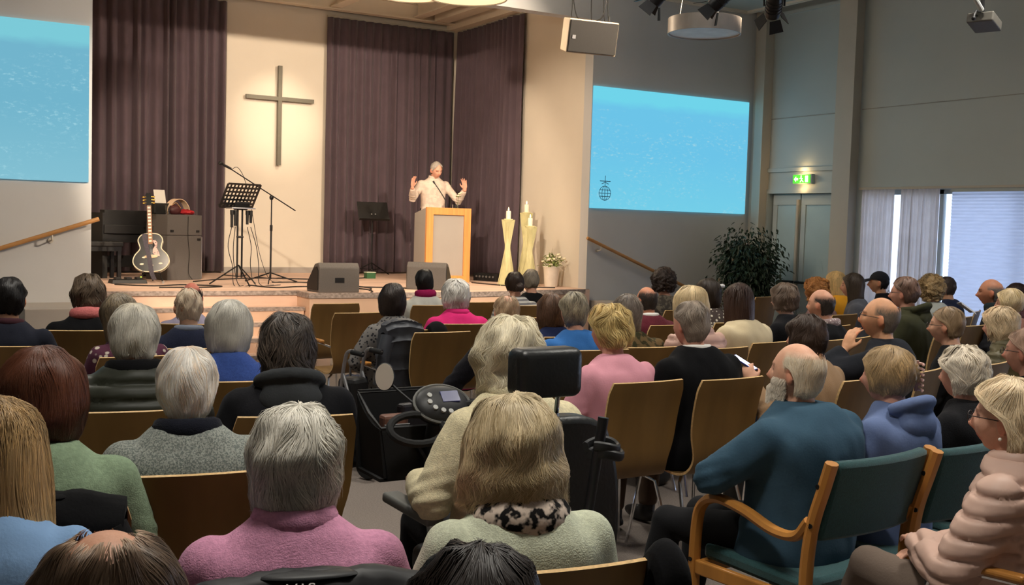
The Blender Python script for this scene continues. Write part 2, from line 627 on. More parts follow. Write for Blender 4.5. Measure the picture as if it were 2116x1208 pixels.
struct(b.build('column_corner', M_steel, smooth=0))
b = MB()
b.box2((XW - 0.20, 10.76, 0), (XW - 0.185, 11.08, HC))
b.box2((XW - 0.185, 10.80, 0), (XW, 11.06, HC))
struct(b.build('column_wall', M_steel, smooth=0))
# ceiling panel with a white frame near the corner
struct(MB().box2((8.6, 10.2, 5.0), (11.44, 13.2 - 0.42, 5.03)).build('ceiling_panel', M_panel, smooth=0))
b = MB()
b.box2((8.55, 12.72, 4.965), (11.5, 12.79, 5.0))
b.box2((11.42, 10.2, 4.965), (11.5, 12.72, 5.0))
struct(b.build('trim_ceiling_panel', M_wall, smooth=0))

# double door
d = MB()
for (a0, a1) in ((11.14, 11.91), (11.93, 12.50)):
    d.box2((XW + 0.06, a0, 0.85), (XW + 0.11, a0 + 0.09, DZ - 0.17))
    d.box2((XW + 0.06, a1 - 0.09, 0.85), (XW + 0.11, a1, DZ - 0.17))
    d.box2((XW + 0.06, a0, DZ - 0.17), (XW + 0.11, a1, DZ - 0.004))
    d.box2((XW + 0.06, a0, 0.005), (XW + 0.11, a1, 0.85))
dr = struct(d.build('door_1', M_panel, smooth=0, bevel=0.004))
g = MB()
for (a0, a1) in ((11.14, 11.91), (11.93, 12.50)):
    g.box2((XW + 0.078, a0 + 0.09, 0.85), (XW + 0.09, a1 - 0.09, DZ - 0.17))
g.build('pane', mat('frosted_door_pane', S(176, 196, 200), 0.3, nz=(2, 0.05), spec=0.6), dr, smooth=0)
g = MB().tube([(XW + 0.04, 11.96, 0.35), (XW + 0.04, 11.96, 2.16)], 0.028, 10)
g.build('door_bolt', M_steel, dr)
g = MB()
for yy in (11.75, 12.1):
    g.tube([(XW + 0.055, yy - 0.14, 0.93), (XW - 0.02, yy - 0.14, 0.93), (XW - 0.02, yy + 0.14, 0.93), (XW + 0.055, yy + 0.14, 0.93)], 0.018, 8)
g.build('push_bar', M_black, dr)
b = MB()
b.box2((XW - 0.03, DY0 - 0.02, DZ + 0.002), (XW - 0.001, DY1 + 0.06, DZ + 0.07))
b.box2((XW - 0.03, DY1 + 0.002, 0), (XW - 0.001, DY1 + 0.06, DZ))
b.box2((XW - 0.03, DY0 - 0.03, 0), (XW - 0.001, DY0 - 0.002, DZ))
struct(b.build('trim_door', M_panel, smooth=0))
struct(MB().box2((XW + 0.125, DY0 + 0.001, 0.001), (XW + 0.19, DY1 - 0.001, DZ - 0.001)).build('door_backing', M_panel, smooth=0))

# windows: frame, glass, blind and thin curtains
wi = 0
for (y0, y1) in ((5.8, 10.66), (-2.7, 5.3)):
    wi += 1
    m = MB()
    ys = [y0]
    k = int((y1 - y0) / 1.15)
    for q in range(k + 1):
        yy = y0 + (y1 - y0) * q / k
        m.box2((XW + 0.08, yy - 0.03, WZ0), (XW + 0.14, yy + 0.03, WZ1))
    m.box2((XW + 0.08, y0, WZ0), (XW + 0.14, y1, WZ0 + 0.06))
    m.box2((XW + 0.08, y0, WZ1 - 0.06), (XW + 0.14, y1, WZ1))
    w = struct(m.build('window_%d' % wi, M_panel, smooth=0))
    MB().box2((XW + 0.105, y0, WZ0), (XW + 0.112, y1, WZ1)).build('window_pane', M_glass, w, smooth=0)
    MB().box2((XW - 0.06, y0, WZ0 - 0.03), (XW + 0.08, y1, WZ0)).build('window_sill', M_panel, w, smooth=0)
struct(MB().box2((XW - 0.07, -2.5, 2.285), (XW - 0.015, 10.7, 2.315)).build('trim_curtain_rail', M_steel, smooth=0))


def curtain(name, A, B, z0, z1, folds, amp, material, seed, th=0.006, gather=0.0, cols=10):
    rnd = random.Random(seed)
    A, B = Vector(A), Vector(B)
    d = B - A
    nrm = Vector((-d.y, d.x, 0)).normalized()
    n_ = folds * cols
    ws = [rnd.uniform(0.6, 1.4) for _ in range(folds)]
    tot = sum(ws)
    us = [0]
    for w_ in ws:
        us.append(us[-1] + w_ / tot)
    am = [rnd.uniform(0.55, 1.25) for _ in range(folds)]
    drift = [rnd.uniform(-0.4, 0.4) for _ in range(folds + 1)]
    rows = 14
    m = MB()
    V = []
    for j in range(rows + 1):
        t = j / rows
        z = z1 + (z0 - z1) * t
        for i in range(n_ + 1):
            f = min(i // cols, folds - 1)
            q = (i - f * cols) / cols
            u0 = us[f] + drift[f] * t * 0.3 * (us[f + 1] - us[f]) * (0 < f)
            u1 = us[f + 1] + drift[f + 1] * t * 0.3 * (us[f + 1] - us[f]) * (f + 1 < folds)
            u = u0 + (u1 - u0) * q
            a_ = amp * am[f] * (0.55 + 0.45 * t)
            off = a_ * (0.5 - 0.5 * math.cos(2 * PI * q)) ** 0.8 + 0.012 * noise.noise((u * 9 + seed, z * 0.7, 0))
            V.append(A + d * u + nrm * off + Vector((0, 0, z)))
    W = n_ + 1
    Fs = [(j * W + i, j * W + i + 1, (j + 1) * W + i + 1, (j + 1) * W + i) for j in range(rows) for i in range(n_)]
    m.add(V, Fs)
    o = m.build(name, material, smooth=70)
    sm = o.modifiers.new('thickness', 'SOLIDIFY')
    sm.thickness = th
    return o


def curtain_thing(label, A, B, z0, z1, folds, amp, material, seed, group, name='stage_curtain'):
    A, B = Vector(A), Vector(B)
    t = thing(name, label, 'curtain', ((A.x + B.x) / 2, (A.y + B.y) / 2, z0), 0, group)
    o = curtain('fabric', A, B, z0, z1, folds, amp, material, seed)
    o.data.transform(world_of(t).inverted())
    o.parent = t
    MB().tube([A + Vector((0, 0, z1 + 0.02)), B + Vector((0, 0, z1 + 0.02))], 0.014, 6).build('curtain_track', M_steel, t, world=True)
    return t


g_c = 'aubergine stage curtains'
curtain_thing('dark purple floor length curtain to the left of the cross', (4.65, 16.86, 0), (2.1, 16.86, 0), SZ + 0.03, 4.93, 17, 0.15, M_curtain, 3, g_c)
curtain_thing('dark purple curtain on the back wall behind the lectern', (8.55, 16.86, 0), (6.27, 16.86, 0), SZ + 0.03, 4.90, 16, 0.12, M_curtain, 8, g_c)
curtain_thing('dark purple curtain turned along the stage side wall behind the candles', (8.62, 14.62, 0), (8.62, 16.8, 0), SZ + 0.03, 4.90, 15, 0.12, M_curtain, 11, g_c)
g_v = 'thin white window curtains'
curtain_thing('thin white curtain beside the wall column, first from the door', (XW - 0.045, 10.1, 0), (XW - 0.045, 10.66, 0), 0.3, 2.285, 9, 0.05, M_sheer, 21, g_v, 'voile_curtain')
curtain_thing('thin white curtain beside the pleated blind, second from the door', (XW - 0.045, 9.38, 0), (XW - 0.045, 10.0, 0), 0.3, 2.285, 10, 0.05, M_sheer, 25, g_v, 'voile_curtain')
for i, (a0, a1, lab) in enumerate(((6.9, 9.2, 'pale blue lit pleated blind right of the white curtains'), (4.4, 6.8, 'pleated blind farther along the window wall'))):
    t = thing('window_blind', lab, 'blind', (XW - 0.04, (a0 + a1) / 2, 0.3))
    m = MB()
    V, Fs = [], []
    nn = 90
    for k in range(nn + 1):
        z = 0.35 + (2.24 - 0.35) * k / nn
        xx = XW - 0.03 - 0.008 * (k % 2)
        V += [(xx, a0, z), (xx, a1, z)]
    for k in range(nn):
        Fs.append((2 * k, 2 * k + 1, 2 * k + 3, 2 * k + 2))
    m.add(V, Fs)
    o = m.build('blind_fabric', M_blind, t, smooth=0, world=True)
    MB().box2((XW - 0.06, a0, 2.24), (XW - 0.015, a1, 2.28)).build('head_rail', M_panel, t, smooth=0, world=True)
    MB().box2((XW - 0.05, a0, 0.33), (XW - 0.02, a1, 0.36)).build('bottom_rail', M_panel, t, smooth=0, world=True)

# ------------------------------------------------------------------ projection screens
def screen_mat(name, top, mid, low, strength, seed):
    m = bpy.data.materials.new(name)
    m.use_nodes = True
    nt = m.node_tree
    N, L = nt.nodes, nt.links
    for n_ in list(N):
        N.remove(n_)
    out = N.new('ShaderNodeOutputMaterial')
    em = N.new('ShaderNodeEmission')
    em.inputs['Strength'].default_value = strength
    tc = N.new('ShaderNodeTexCoord')
    sp = N.new('ShaderNodeSeparateXYZ')
    L.new(tc.outputs['Generated'], sp.inputs['Vector'])
    cr = N.new('ShaderNodeValToRGB')
    e = cr.color_ramp.elements
    e[0].position = 0.0
    e[0].color = (*low, 1)
    e[1].position = 1.0
    e[1].color = (*top, 1)
    for p_, c_ in ((0.5, mid), (0.84, mid), (0.90, top)):
        q = e.new(p_)
        q.color = (*c_, 1)
    nz = N.new('ShaderNodeTexNoise')
    nz.inputs['Scale'].default_value = 3.0
    mp = N.new('ShaderNodeMapping')
    mp.inputs['Scale'].default_value = (1, 1, 2.5)
    mp.inputs['Location'].default_value = (seed, 0, 0)
    L.new(tc.outputs['Object'], mp.inputs['Vector'])
    L.new(mp.outputs['Vector'], nz.inputs['Vector'])
    ad = N.new('ShaderNodeMath')
    ad.operation = 'MULTIPLY_ADD'
    ad.inputs[1].default_value = 0.07
    L.new(nz.outputs['Fac'], ad.inputs[0])
    L.new(sp.outputs['Z'], ad.inputs[2])
    sb = N.new('ShaderNodeMath')
    sb.operation = 'SUBTRACT'
    sb.inputs[1].default_value = 0.035
    L.new(ad.outputs[0], sb.inputs[0])
    L.new(sb.outputs[0], cr.inputs['Fac'])
    # glitter of small waves
    n2 = N.new('ShaderNodeTexNoise')
    n2.inputs['Scale'].default_value = 16
    n2.inputs['Detail'].default_value = 5
    n2.inputs['Roughness'].default_value = 0.7
    mp2 = N.new('ShaderNodeMapping')
    mp2.inputs['Scale'].default_value = (0.7, 1, 1.6)
    L.new(tc.outputs['Object'], mp2.inputs['Vector'])
    L.new(mp2.outputs['Vector'], n2.inputs['Vector'])
    r2 = N.new('ShaderNodeMapRange')
    r2.inputs['From Min'].default_value = 0.53
    r2.inputs['From Max'].default_value = 0.70
    L.new(n2.outputs['Fac'], r2.inputs['Value'])
    n3 = N.new('ShaderNodeTexNoise')
    n3.inputs['Scale'].default_value = 1.4
    L.new(mp.outputs['Vector'], n3.inputs['Vector'])
    r3 = N.new('ShaderNodeMapRange')
    r3.inputs['From Min'].default_value = 0.42
    r3.inputs['From Max'].default_value = 0.62
    L.new(n3.outputs['Fac'], r3.inputs['Value'])
    mu = N.new('ShaderNodeMath')
    mu.operation = 'MULTIPLY'
    L.new(r2.outputs[0], mu.inputs[0])
    L.new(r3.outputs[0], mu.inputs[1])
    lt = N.new('ShaderNodeMath')
    lt.operation = 'LESS_THAN'
    lt.inputs[1].default_value = 0.82
    L.new(sp.outputs['Z'], lt.inputs[0])
    mu2 = N.new('ShaderNodeMath')
    mu2.operation = 'MULTIPLY'
    L.new(mu.outputs[0], mu2.inputs[0])
    L.new(lt.outputs[0], mu2.inputs[1])
    mx = N.new('ShaderNodeMix')
    mx.data_type = 'RGBA'
    mx.inputs['B'].default_value = (*S(165, 215, 228), 1)
    L.new(mu2.outputs[0], mx.inputs['Factor'])
    L.new(cr.outputs['Color'], mx.inputs['A'])
    L.new(mx.outputs['Result'], em.inputs['Color'])
    L.new(em.outputs[0], out.inputs['Surface'])
    return m


MS_R = screen_mat('projected_sea_bright', S(112, 212, 234), S(108, 196, 232), S(116, 206, 232), 1.0, 3.0)
MS_L = screen_mat('projected_sea_soft', S(124, 202, 216), S(114, 180, 204), S(132, 192, 210), 1.0, 9.0)
M_embl = mat('projected_emblem', S(72, 132, 170), 0.8)
g_s = 'projection screens'
t = thing('projection_screen', 'bright cyan sea picture on the wall right of the stage, emblem in its corner', 'screen', (10.14, YF - 0.03, 1.93), 0, g_s)
MB().box2((8.70, YF - 0.028, 1.93), (11.585, YF - 0.004, 3.64)).build('projected_image', MS_R, t, smooth=0, world=True)
m = MB()
ex, ez, er = 8.94, 2.145, 0.10
yy = YF - 0.032
def circ(cx_, cz_, ra, rb, n_=28):
    return [(cx_ + ra * math.cos(2 * PI * k / n_), yy, cz_ + rb * math.sin(2 * PI * k / n_)) for k in range(n_)]
m.tube(circ(ex, ez, er, er), 0.0042, 5, closed=True)
m.tube(circ(ex, ez, er * 0.5, er), 0.0036, 5, closed=True)
for dz in (-0.045, 0.045):
    w_ = math.sqrt(er * er - dz * dz)
    m.tube([(ex - w_, yy, ez + dz), (ex + w_, yy, ez + dz)], 0.005, 5)
m.tube([(ex - er, yy, ez), (ex + er, yy, ez)], 0.005, 5)
m.tube([(ex, yy, ez - er), (ex, yy, ez + er + 0.15)], 0.0045, 5)
m.tube([(ex - 0.09, yy, ez + er + 0.07), (ex + 0.09, yy, ez + er + 0.07)], 0.006, 5)
m.tube([(ex - 0.06, yy, ez + er + 0.03), (ex, yy, ez + er + 0.055), (ex + 0.06, yy, ez + er + 0.03)], 0.005, 5)
m.build('emblem', M_embl, t, world=True)
t = thing('projection_screen', 'paler blue sea picture on the wall left of the stage', 'screen', (0.58, YF - 0.03, 1.98), 0, g_s)
MB().box2((-0.86, YF - 0.028, 1.985), (2.015, YF - 0.004, 3.685)).build('projected_image', MS_L, t, smooth=0, world=True)

# ------------------------------------------------------------------ cross
t = thing('wall_cross', 'large plain dark cross mounted on the lit white stage wall', 'cross', (5.505, YB - 0.06, 2.49))
m = MB().box2((5.475, YB - 0.10, 2.49), (5.535, YB - 0.04, 4.05)).box2((4.965, YB - 0.099, 3.505), (5.475, YB - 0.041, 3.565)).box2((5.535, YB - 0.099, 3.505), (6.065, YB - 0.041, 3.565))
o = m.build('cross_bars', M_cross, t, smooth=0, world=True)
m = MB()
for z in (2.75, 3.2, 3.85):
    m.tube([(5.505, YB - 0.045, z), (5.505, YB, z)], 0.012, 8)
m.build('wall_mount', M_steel, t, world=True)

# ------------------------------------------------------------------ handrails
def handrail(label, A, B, brs):
    A, B = Vector(A), Vector(B)
    t = thing('handrail', label, 'handrail', A, 0, 'stair handrails')
    MB().tube([A, A.lerp(B, 0.5), B], 0.024, 12).build('rail', M_rail, t, world=True)
    for q in brs:
        p = A.lerp(B, q)
        m = MB()
        m.tube(catmull([p - Vector((0, 0, 0.02)), p - Vector((0, 0, 0.07)), p + Vector((0, 0.05, -0.085)), Vector((p.x, YF, p.z - 0.085))], 4), 0.008, 8)
        m.tube([(p.x, YF - 0.014, p.z - 0.085), (p.x, YF - 0.001, p.z - 0.085)], 0.028, 14)
        m.build('bracket', M_steel, t, world=True)


handrail('wooden handrail rising to the stage on the left wall', (0.4, 12.68, 1.0), (2.11, 12.68, 1.585), (0.1, 0.72))
handrail('wooden handrail falling along the wall under the right screen', (8.62, 12.70, 1.505), (10.6, 12.70, 0.74), (0.12, 0.9))

# ------------------------------------------------------------------ lamps, speaker, spotlights, projector under the roof
def disc_lamp(label, c, r, h, lit, hz):
    t = thing('pendant_disc_lamp', label, 'lamp', c, 0, 'round pendant disc lamps')
    m = MB().lathe([(r - 0.012, h - 0.01), (r - 0.012, 0.0), (r, 0.0), (r, h), (r * 0.55, h)], 56, cap=False)
    m.build('housing', M_lampbody, t)
    MB().lathe([(0.001, 0.012), (r - 0.014, 0.012), (r - 0.014, 0.03), (0.001, 0.03)], 56).build('diffuser', M_lit if lit else M_diffuser, t)
    m = MB()
    for a in (0.3, 0.3 + 2.1, 0.3 + 4.2):
        p = (0.7 * r * math.cos(a), 0.7 * r * math.sin(a), h)
        m.tube([p, (p[0] * 0.4, p[1] * 0.4, hz)], 0.004, 5)
    m.build('suspension_wire', M_steel, t)
    return t


disc_lamp('unlit round disc lamp hanging before the right screen', atd(1455, 71, 10.8), 0.36, 0.15, False, 1.3)
disc_lamp('lit warm round disc lamp above the stage front', atd(966, -3, 12.4), 0.455, 0.14, True, 0.8)
disc_lamp('lit warm round disc lamp half out of view above the stage middle', atd(846, -8, 14.2), 0.455, 0.14, True, 0.5)
for q_ in (atd(966, -3, 12.4), atd(846, -8, 14.2)):
    light('AREA', 'stage_lamp_and_fill', tuple(q_ + Vector((0, 0, 0.15))), tuple(q_ + Vector((0, 0, 1))), 110, (1, 0.84, 0.64), shape='DISK', size=0.4)  # upward fill added above the lamps to brighten the stage ceiling
light('AREA', 'stage_lamp_and_fill', tuple(atd(966, -3, 12.4) - Vector((0, 0, 0.03))), None, 60, (1, 0.8, 0.58), shape='DISK', size=0.8)
# unseen disc lamps added over the seats to brighten the audience
for i, (lx, ly) in enumerate(((1.2, 2.2), (4.2, 2.6), (1.2, 6.2), (4.4, 6.8), (7.6, 5.0), (8.6, 9.6))):
    disc_lamp('added unseen disc lamp over the seats, %s' % ('above the near left rows', 'above the near right rows', 'above the far left rows', 'above the middle rows', 'above the window side rows', 'beside the door')[i],
              (lx, ly, 4.6), 0.36, 0.15, False, 0.7)
    if ly < 9:
        light('SPOT', 'audience_fill_light', (lx, ly, 4.56), (lx, ly, 0), 400, (1.0, 0.95, 0.86), spot_size=R(122), spot_blend=0.9, shadow_soft_size=0.3)
        light('AREA', 'audience_fill_light', (lx, ly, 4.76), (lx, ly, 5.2), 42, (1.0, 0.97, 0.92), shape='DISK', size=0.4)  # upward fill added for soft bounce off the ceiling

# hanging loudspeaker
sp_c = (atd(1176, 38, 11.8) + atd(1285, 55, 11.8) + atd(1268, 110, 11.8) + atd(1172, 108, 11.8)) / 4
t = thing('hanging_loudspeaker', 'grey wedge loudspeaker hung on cables over the stage front', 'loudspeaker', sp_c, R(-8))
T = Matrix.Rotation(R(12), 4, 'X')
m = MB()
w0, w1, hh, dp = 0.30, 0.22, 0.18, 0.34
vv = [(-w0, 0, -hh), (w0, 0, -hh), (w0, 0, hh), (-w0, 0, hh), (-w1, dp, -hh * 0.95), (w1, dp, -hh * 0.95), (w1, dp, hh), (-w1, dp, hh)]
m.add(vv, [(0, 1, 2, 3), (5, 4, 7, 6), (1, 5, 6, 2), (4, 0, 3, 7), (3, 2, 6, 7), (4, 5, 1, 0)], 0, T)
m.build('cabinet', mat('loudspeaker_paint', S(206, 186, 160), 0.6), t, smooth=0, bevel=0.012)
MB().box((0, -0.006, 0), (0.575, 0.02, 0.335), 0, T).build('grille', mat('loudspeaker_grille', S(38, 37, 36), 0.8, nz=(300, 0.3), bump=(400, 0.3)), t, smooth=0, bevel=0.006)
MB().box((-0.235, -0.019, -0.01), (0.04, 0.006, 0.04), 0, T).build('badge', M_silver, t, smooth=0)
for (x_, y_) in ((-0.16, 0.25), (0.10, 0.25), (0.2, 0.03), (0.24, 0.2)):
    MB().tube([(x_, y_, hh - 0.02), (x_ * 0.9, y_, hh + 0.16), (x_ * 0.85, y_, 1.5)], 0.005, 6).build('hanging_cable', M_cable, t)
m = MB()
for (x_, y_) in ((0.2, 0.03), (0.24, 0.2)):
    m.tube([(x_, y_, hh - 0.03), (x_, y_, hh + 0.07)], [0.018, 0.008], 8)
m.build('shackle', M_black, t)
m = MB().tube(catmull([(-0.16, 0.25, hh + 0.4), (-0.1, 0.2, hh + 0.06), (0.05, 0.2, hh + 0.03), (0.17, 0.1, hh + 0.1), (0.2, 0.08, hh + 0.5)], 6), 0.006, 6)
m.build('signal_cable', M_cable, t)


def spotlight(label, c, rz, tilt, doors):
    t = thing('theatre_spotlight', label, 'spotlight', c, rz, 'black theatre spotlights')
    t.scale = (0.78, 0.78, 0.78)
    T = Matrix.Rotation(tilt, 4, 'X')
    m = MB()
    m.lathe([(0.075, -0.16), (0.08, -0.12), (0.08, 0.08), (0.06, 0.12), (0.02, 0.13)], 20, M=T)
    for k in range(4):
        m.lathe([(0.083, -0.08 + 0.045 * k), (0.088, -0.075 + 0.045 * k), (0.083, -0.07 + 0.045 * k)], 20, M=T)
    m.build('lamp_body', M_blackm, t)
    y = MB().tube([(-0.1, 0, -0.02), (-0.11, 0, 0.2), (0.11, 0, 0.2), (0.1, 0, -0.02)], 0.012, 6)
    y.tube([(0, 0, 0.2), (0, 0, 0.75)], 0.016, 8)
    y.build('yoke', M_blackm, t)
    for k in range(4):
        A = T @ Matrix.Rotation(PI / 2 * k + 0.3, 4, 'Z') @ Matrix.Translation((0.078, 0, -0.165)) @ Matrix.Rotation(R(-38), 4, 'Y')
        MB().box((0.0, 0, -0.065), (0.006, 0.15, 0.13), 0, A, taper=(1, 0.75)).build('barn_door', M_blackm, t, smooth=0)
    MB().lathe([(0.001, -0.155), (0.07, -0.155), (0.07, -0.15), (0.001, -0.15)], 20, M=T).build('lens', M_glass, t)


for (x_, y_, z_, tl, lab) in ((1371, -22, 8.6, R(-40), 'black spotlight at the top edge, leftmost of three'), (1497, -10, 8.6, R(-48), 'black spotlight hanging in front of the white ceiling panel'),
                         (1600, 8, 8.6, R(-58), 'black spotlight beside the corner column, lens turned to the stage')):
    spotlight(lab, atd(x_, y_, z_), R(30 if x_ < 1500 else -38), -tl, True)
struct(MB().tube([tuple(atd(1250, -70, 8.6)), tuple(atd(1720, -50, 8.6))], 0.03, 10).build('beam_lighting_bar', M_blackm))

pc = atd(2030, 35, 8.5)
t = thing('ceiling_projector', 'small dark projector on a white ceiling arm, top right', 'projector', pc, R(20))
MB().box((0.06, 0, -0.02), (0.24, 0.2, 0.08), 0, Matrix.Rotation(R(12), 4, 'Y')).build('projector_body', mat('projector_case', S(96, 92, 84), 0.5), t, smooth=0, bevel=0.01)
MB().lathe([(0.03, 0), (0.03, 0.03)], 16, M=rotM((-0.07, 0, 0.0), 0, 0, R(90))).build('projector_lens', M_glass, t)
MB().tube([(0.0, 0, 0.02), (-0.02, 0, 0.25), (-0.02, 0, 1.9)], 0.014, 8).build('mount_pole', M_black, t)
m = MB().tube([(-0.22, 0.0, -0.04), (-0.16, 0, 0.02), (-0.02, 0, 0.03)], 0.008, 6).tube([(-0.22, 0, -0.03), (-0.12, 0.02, 0.0), (0, 0.02, 0)], 0.006, 6)
m.ell((-0.215, 0, -0.045), (0.022, 0.018, 0.018), 10, 6)
m.build('adjuster_arm', M_black, t)
MB().tube([(-0.02, 0, 0.05), (-0.45, 0.1, 0.35), (-0.6, 0.15, 1.9)], 0.018, 8).build('support_strut', M_ceil, t)

# exit sign
t = thing('exit_sign', 'lit green emergency exit sign above the double door', 'sign', (XW - 0.03, 11.78, 2.45))
MB().box2((XW - 0.07, 11.6, 2.385), (XW - 0.002, 11.98, 2.53)).build('sign_case', M_panel, t, smooth=0, bevel=0.005, world=True)
MB().box2((XW - 0.076, 11.62, 2.395), (XW - 0.07, 11.97, 2.52)).build('green_face', mat('exit_green', S(60, 190, 60), 0.4, emit=(S(90, 200, 40), 1.0)), t, smooth=0, world=True)
m = MB()
mw = mat('exit_white', S(240, 255, 230), 0.4, emit=(S(240, 255, 200), 1.6))
xx = XW - 0.079


def poly(m, pts):
    m.add([(xx, y_, z_) for (y_, z_) in pts], [tuple(range(len(pts)))])


poly(m, [(11.945, 2.457), (11.90, 2.50), (11.90, 2.475), (11.86, 2.475), (11.86, 2.44), (11.90, 2.44), (11.90, 2.415)])
m.build('arrow', mw, t, smooth=0, world=True)
m = MB()
poly(m, [(11.80 + 0.014 * math.cos(a * PI / 5), 2.498 + 0.012 * math.sin(a * PI / 5)) for a in range(10)])
for a, b_ in (((11.80, 2.48), (11.79, 2.445)), ((11.79, 2.445), (11.82, 2.41)), ((11.79, 2.445), (11.765, 2.425)), ((11.765, 2.425), (11.75, 2.41)), ((11.80, 2.475), (11.83, 2.465)), ((11.80, 2.475), (11.77, 2.46))):
    d_ = Vector((b_[0] - a[0], b_[1] - a[1])).normalized() * 0.007
    poly(m, [(a[0] - d_.y, a[1] + d_.x), (b_[0] - d_.y, b_[1] + d_.x), (b_[0] + d_.y, b_[1] - d_.x), (a[0] + d_.y, a[1] - d_.x)])
m.build('running_figure', mw, t, smooth=0, world=True)
m = MB()
poly(m, [(11.72, 2.41), (11.66, 2.41), (11.66, 2.505), (11.72, 2.505)])
m.build('door_symbol', mw, t, smooth=0, world=True)
light('POINT', 'exit_lamp_light', (XW - 0.11, 11.78, 2.58), None, 1.6, (1, 0.62, 0.25), shadow_soft_size=0.03)
light('POINT', 'exit_lamp_light', (XW - 0.11, 11.78, 2.34), None, 1.4, (1, 0.62, 0.25), shadow_soft_size=0.03)

# ------------------------------------------------------------------ lectern
LC = (7.30, 14.42, SZ)
t = thing('lectern', 'grey lectern with an orange oak front frame at the stage front', 'lectern', LC, R(-6))
w, h, dpt = 0.70, 1.10, 0.52
m = MB()
m.box2((-w / 2, -0.03, 0), (-w / 2 + 0.105, 0.03, h)).box2((w / 2 - 0.105, -0.03, 0), (w / 2, 0.03, h))
m.box2((-w / 2 + 0.105, -0.03, h - 0.105), (w / 2 - 0.105, 0.03, h)).box2((-w / 2 + 0.105, -0.03, 0), (w / 2 - 0.105, 0.03, 0.10))
m.build('front_frame', M_oak, t, smooth=0, bevel=0.004)
MB().box2((-w / 2 + 0.105, 0.0, 0.10), (w / 2 - 0.105, 0.02, h - 0.105)).build('front_panel', M_greyboard, t, smooth=0)
for sx in (-1, 1):
    x0 = sx * (w / 2 - 0.022)
    m = MB()
    vv = [(x0 - 0.02, 0.03, 0), (x0 + 0.02, 0.03, 0), (x0 + 0.02, dpt, 0), (x0 - 0.02, dpt, 0), (x0 - 0.02, 0.03, h - 0.01), (x0 + 0.02, 0.03, h - 0.01), (x0 + 0.02, dpt, h - 0.09), (x0 - 0.02, dpt, h - 0.09)]
    m.add(vv, [(0, 3, 2, 1), (4, 5, 6, 7), (0, 1, 5, 4), (1, 2, 6, 5), (2, 3, 7, 6), (3, 0, 4, 7)])
    m.build('side_panel', M_greyboard, t, smooth=0)
MB().box((0, 0, 0), (w - 0.09, 0.5, 0.02), 0, rotM((0, 0.28, h - 0.07), 0, R(-9))).build('reading_board', M_greyboard, t, smooth=0)
m = MB().tube(catmull([(0.02, 0.18, h - 0.05), (0.03, 0.19, h + 0.08), (-0.05, 0.24, h + 0.24), (-0.12, 0.3, h + 0.36)], 8), [0.008] * 25, 8)
m.tube([(-0.12, 0.3, h + 0.36), (-0.14, 0.315, h + 0.395)], 0.014, 10)
m.tube([(0.02, 0.18, h - 0.06), (0.02, 0.18, h + 0.0)], [0.035, 0.03], 14)
m.build('gooseneck_microphone', M_black, t)
# glass of water and little bouquet on the lectern
LM = world_of(t)
p = LM @ Vector((0.17, 0.2, h - 0.045))
t2 = thing('drinking_glass', 'small water glass standing on the lectern top', 'glass', p)
MB().lathe([(0.028, 0.0), (0.034, 0.0), (0.037, 0.1), (0.034, 0.1), (0.031, 0.012), (0.002, 0.012)], 20).build('tumbler', M_glass, t2)
p = LM @ Vector((0.25, 0.3, h - 0.07))
t2 = thing('flower_vase', 'slim glass vase with white flowers on the lectern', 'vase', p)
MB().lathe([(0.02, 0.0), (0.026, 0.0), (0.03, 0.05), (0.016, 0.12), (0.018, 0.13), (0.015, 0.13), (0.02, 0.03), (0.002, 0.01)], 18).build('vase_body', M_glass, t2)
MB().tube(catmull([(0, 0, 0.01), (0.005, 0, 0.14), (0.03, 0, 0.27)], 5), 0.003, 5).build('flower_stem', M_leaf2, t2)
for q, c_ in enumerate(((0.03, 0.0, 0.29), (0.0, -0.02, 0.262), (0.055, 0.01, 0.30))):
    m = MB()
    for k in range(9):
        a = k * 2.4
        m.ell((c_[0] + 0.009 * math.cos(a), c_[1] + 0.009 * math.sin(a), c_[2] + 0.002 * (k % 3)), (0.013, 0.013, 0.012), 8, 6)
    m.build('blossom', M_petal, t2)
m = MB()
for k in range(5):
    a = k * 1.3
    m.ell((0.02 + 0.03 * math.cos(a), 0.03 * math.sin(a), 0.25), (0.018, 0.01, 0.006), 8, 5)
m.build('leaves', M_leaf2, t2)

# ------------------------------------------------------------------ candle stands (laths twisted to an hourglass) and candles
def candle_stand(label, c, h, r0, r1, tw, cl):
    t = thing('lath_candle_stand', label, 'candle stand', c, 0.3, 'hourglass candle stands')
    m = MB()
    n_ = 44
    for k in range(n_):
        a = 2 * PI * k / n_
        # square section corners pull the laths outward
        def rr(an, r_):
            q = max(abs(math.cos(an)), abs(math.sin(an)))
            return r_ / q * 0.86
        for sg in (1, -1):
            a2 = a + tw * sg
            p0 = (rr(a, r0) * math.cos(a), rr(a, r0) * math.sin(a), 0)
            p1 = (rr(a2, r1) * math.cos(a2), rr(a2, r1) * math.sin(a2), h)
            m.tube([p0, p1], 0.0055, 4)
    m.build('laths', M_lath, t)
    MB().lathe([(0.001, h), (r1 * 1.12, h), (r1 * 1.12, h + 0.012), (0.001, h + 0.012)], 4).build('top_plate', M_lath, t)
    MB().lathe([(0.001, 0), (r0 * 1.1, 0), (r0 * 1.1, 0.012), (0.001, 0.012)], 4).build('base_plate', M_lath, t)
    cd = thing('pillar_candle', cl, 'candle', Vector(c) + Vector((0, 0, h + 0.012)), 0, 'lit pillar candles')
    MB().lathe([(0.035, 0.0), (0.036, 0.10), (0.03, 0.115), (0.012, 0.11), (0.001, 0.108)], 20).build('wax', M_wax, cd)
    MB().tube([(0, 0, 0.105), (0.002, 0, 0.125)], 0.0025, 5).build('wick', M_black, cd)
    MB().lathe([(0.001, 0.118), (0.009, 0.128), (0.008, 0.142), (0.001, 0.168)], 12).build('flame', M_flame, cd)


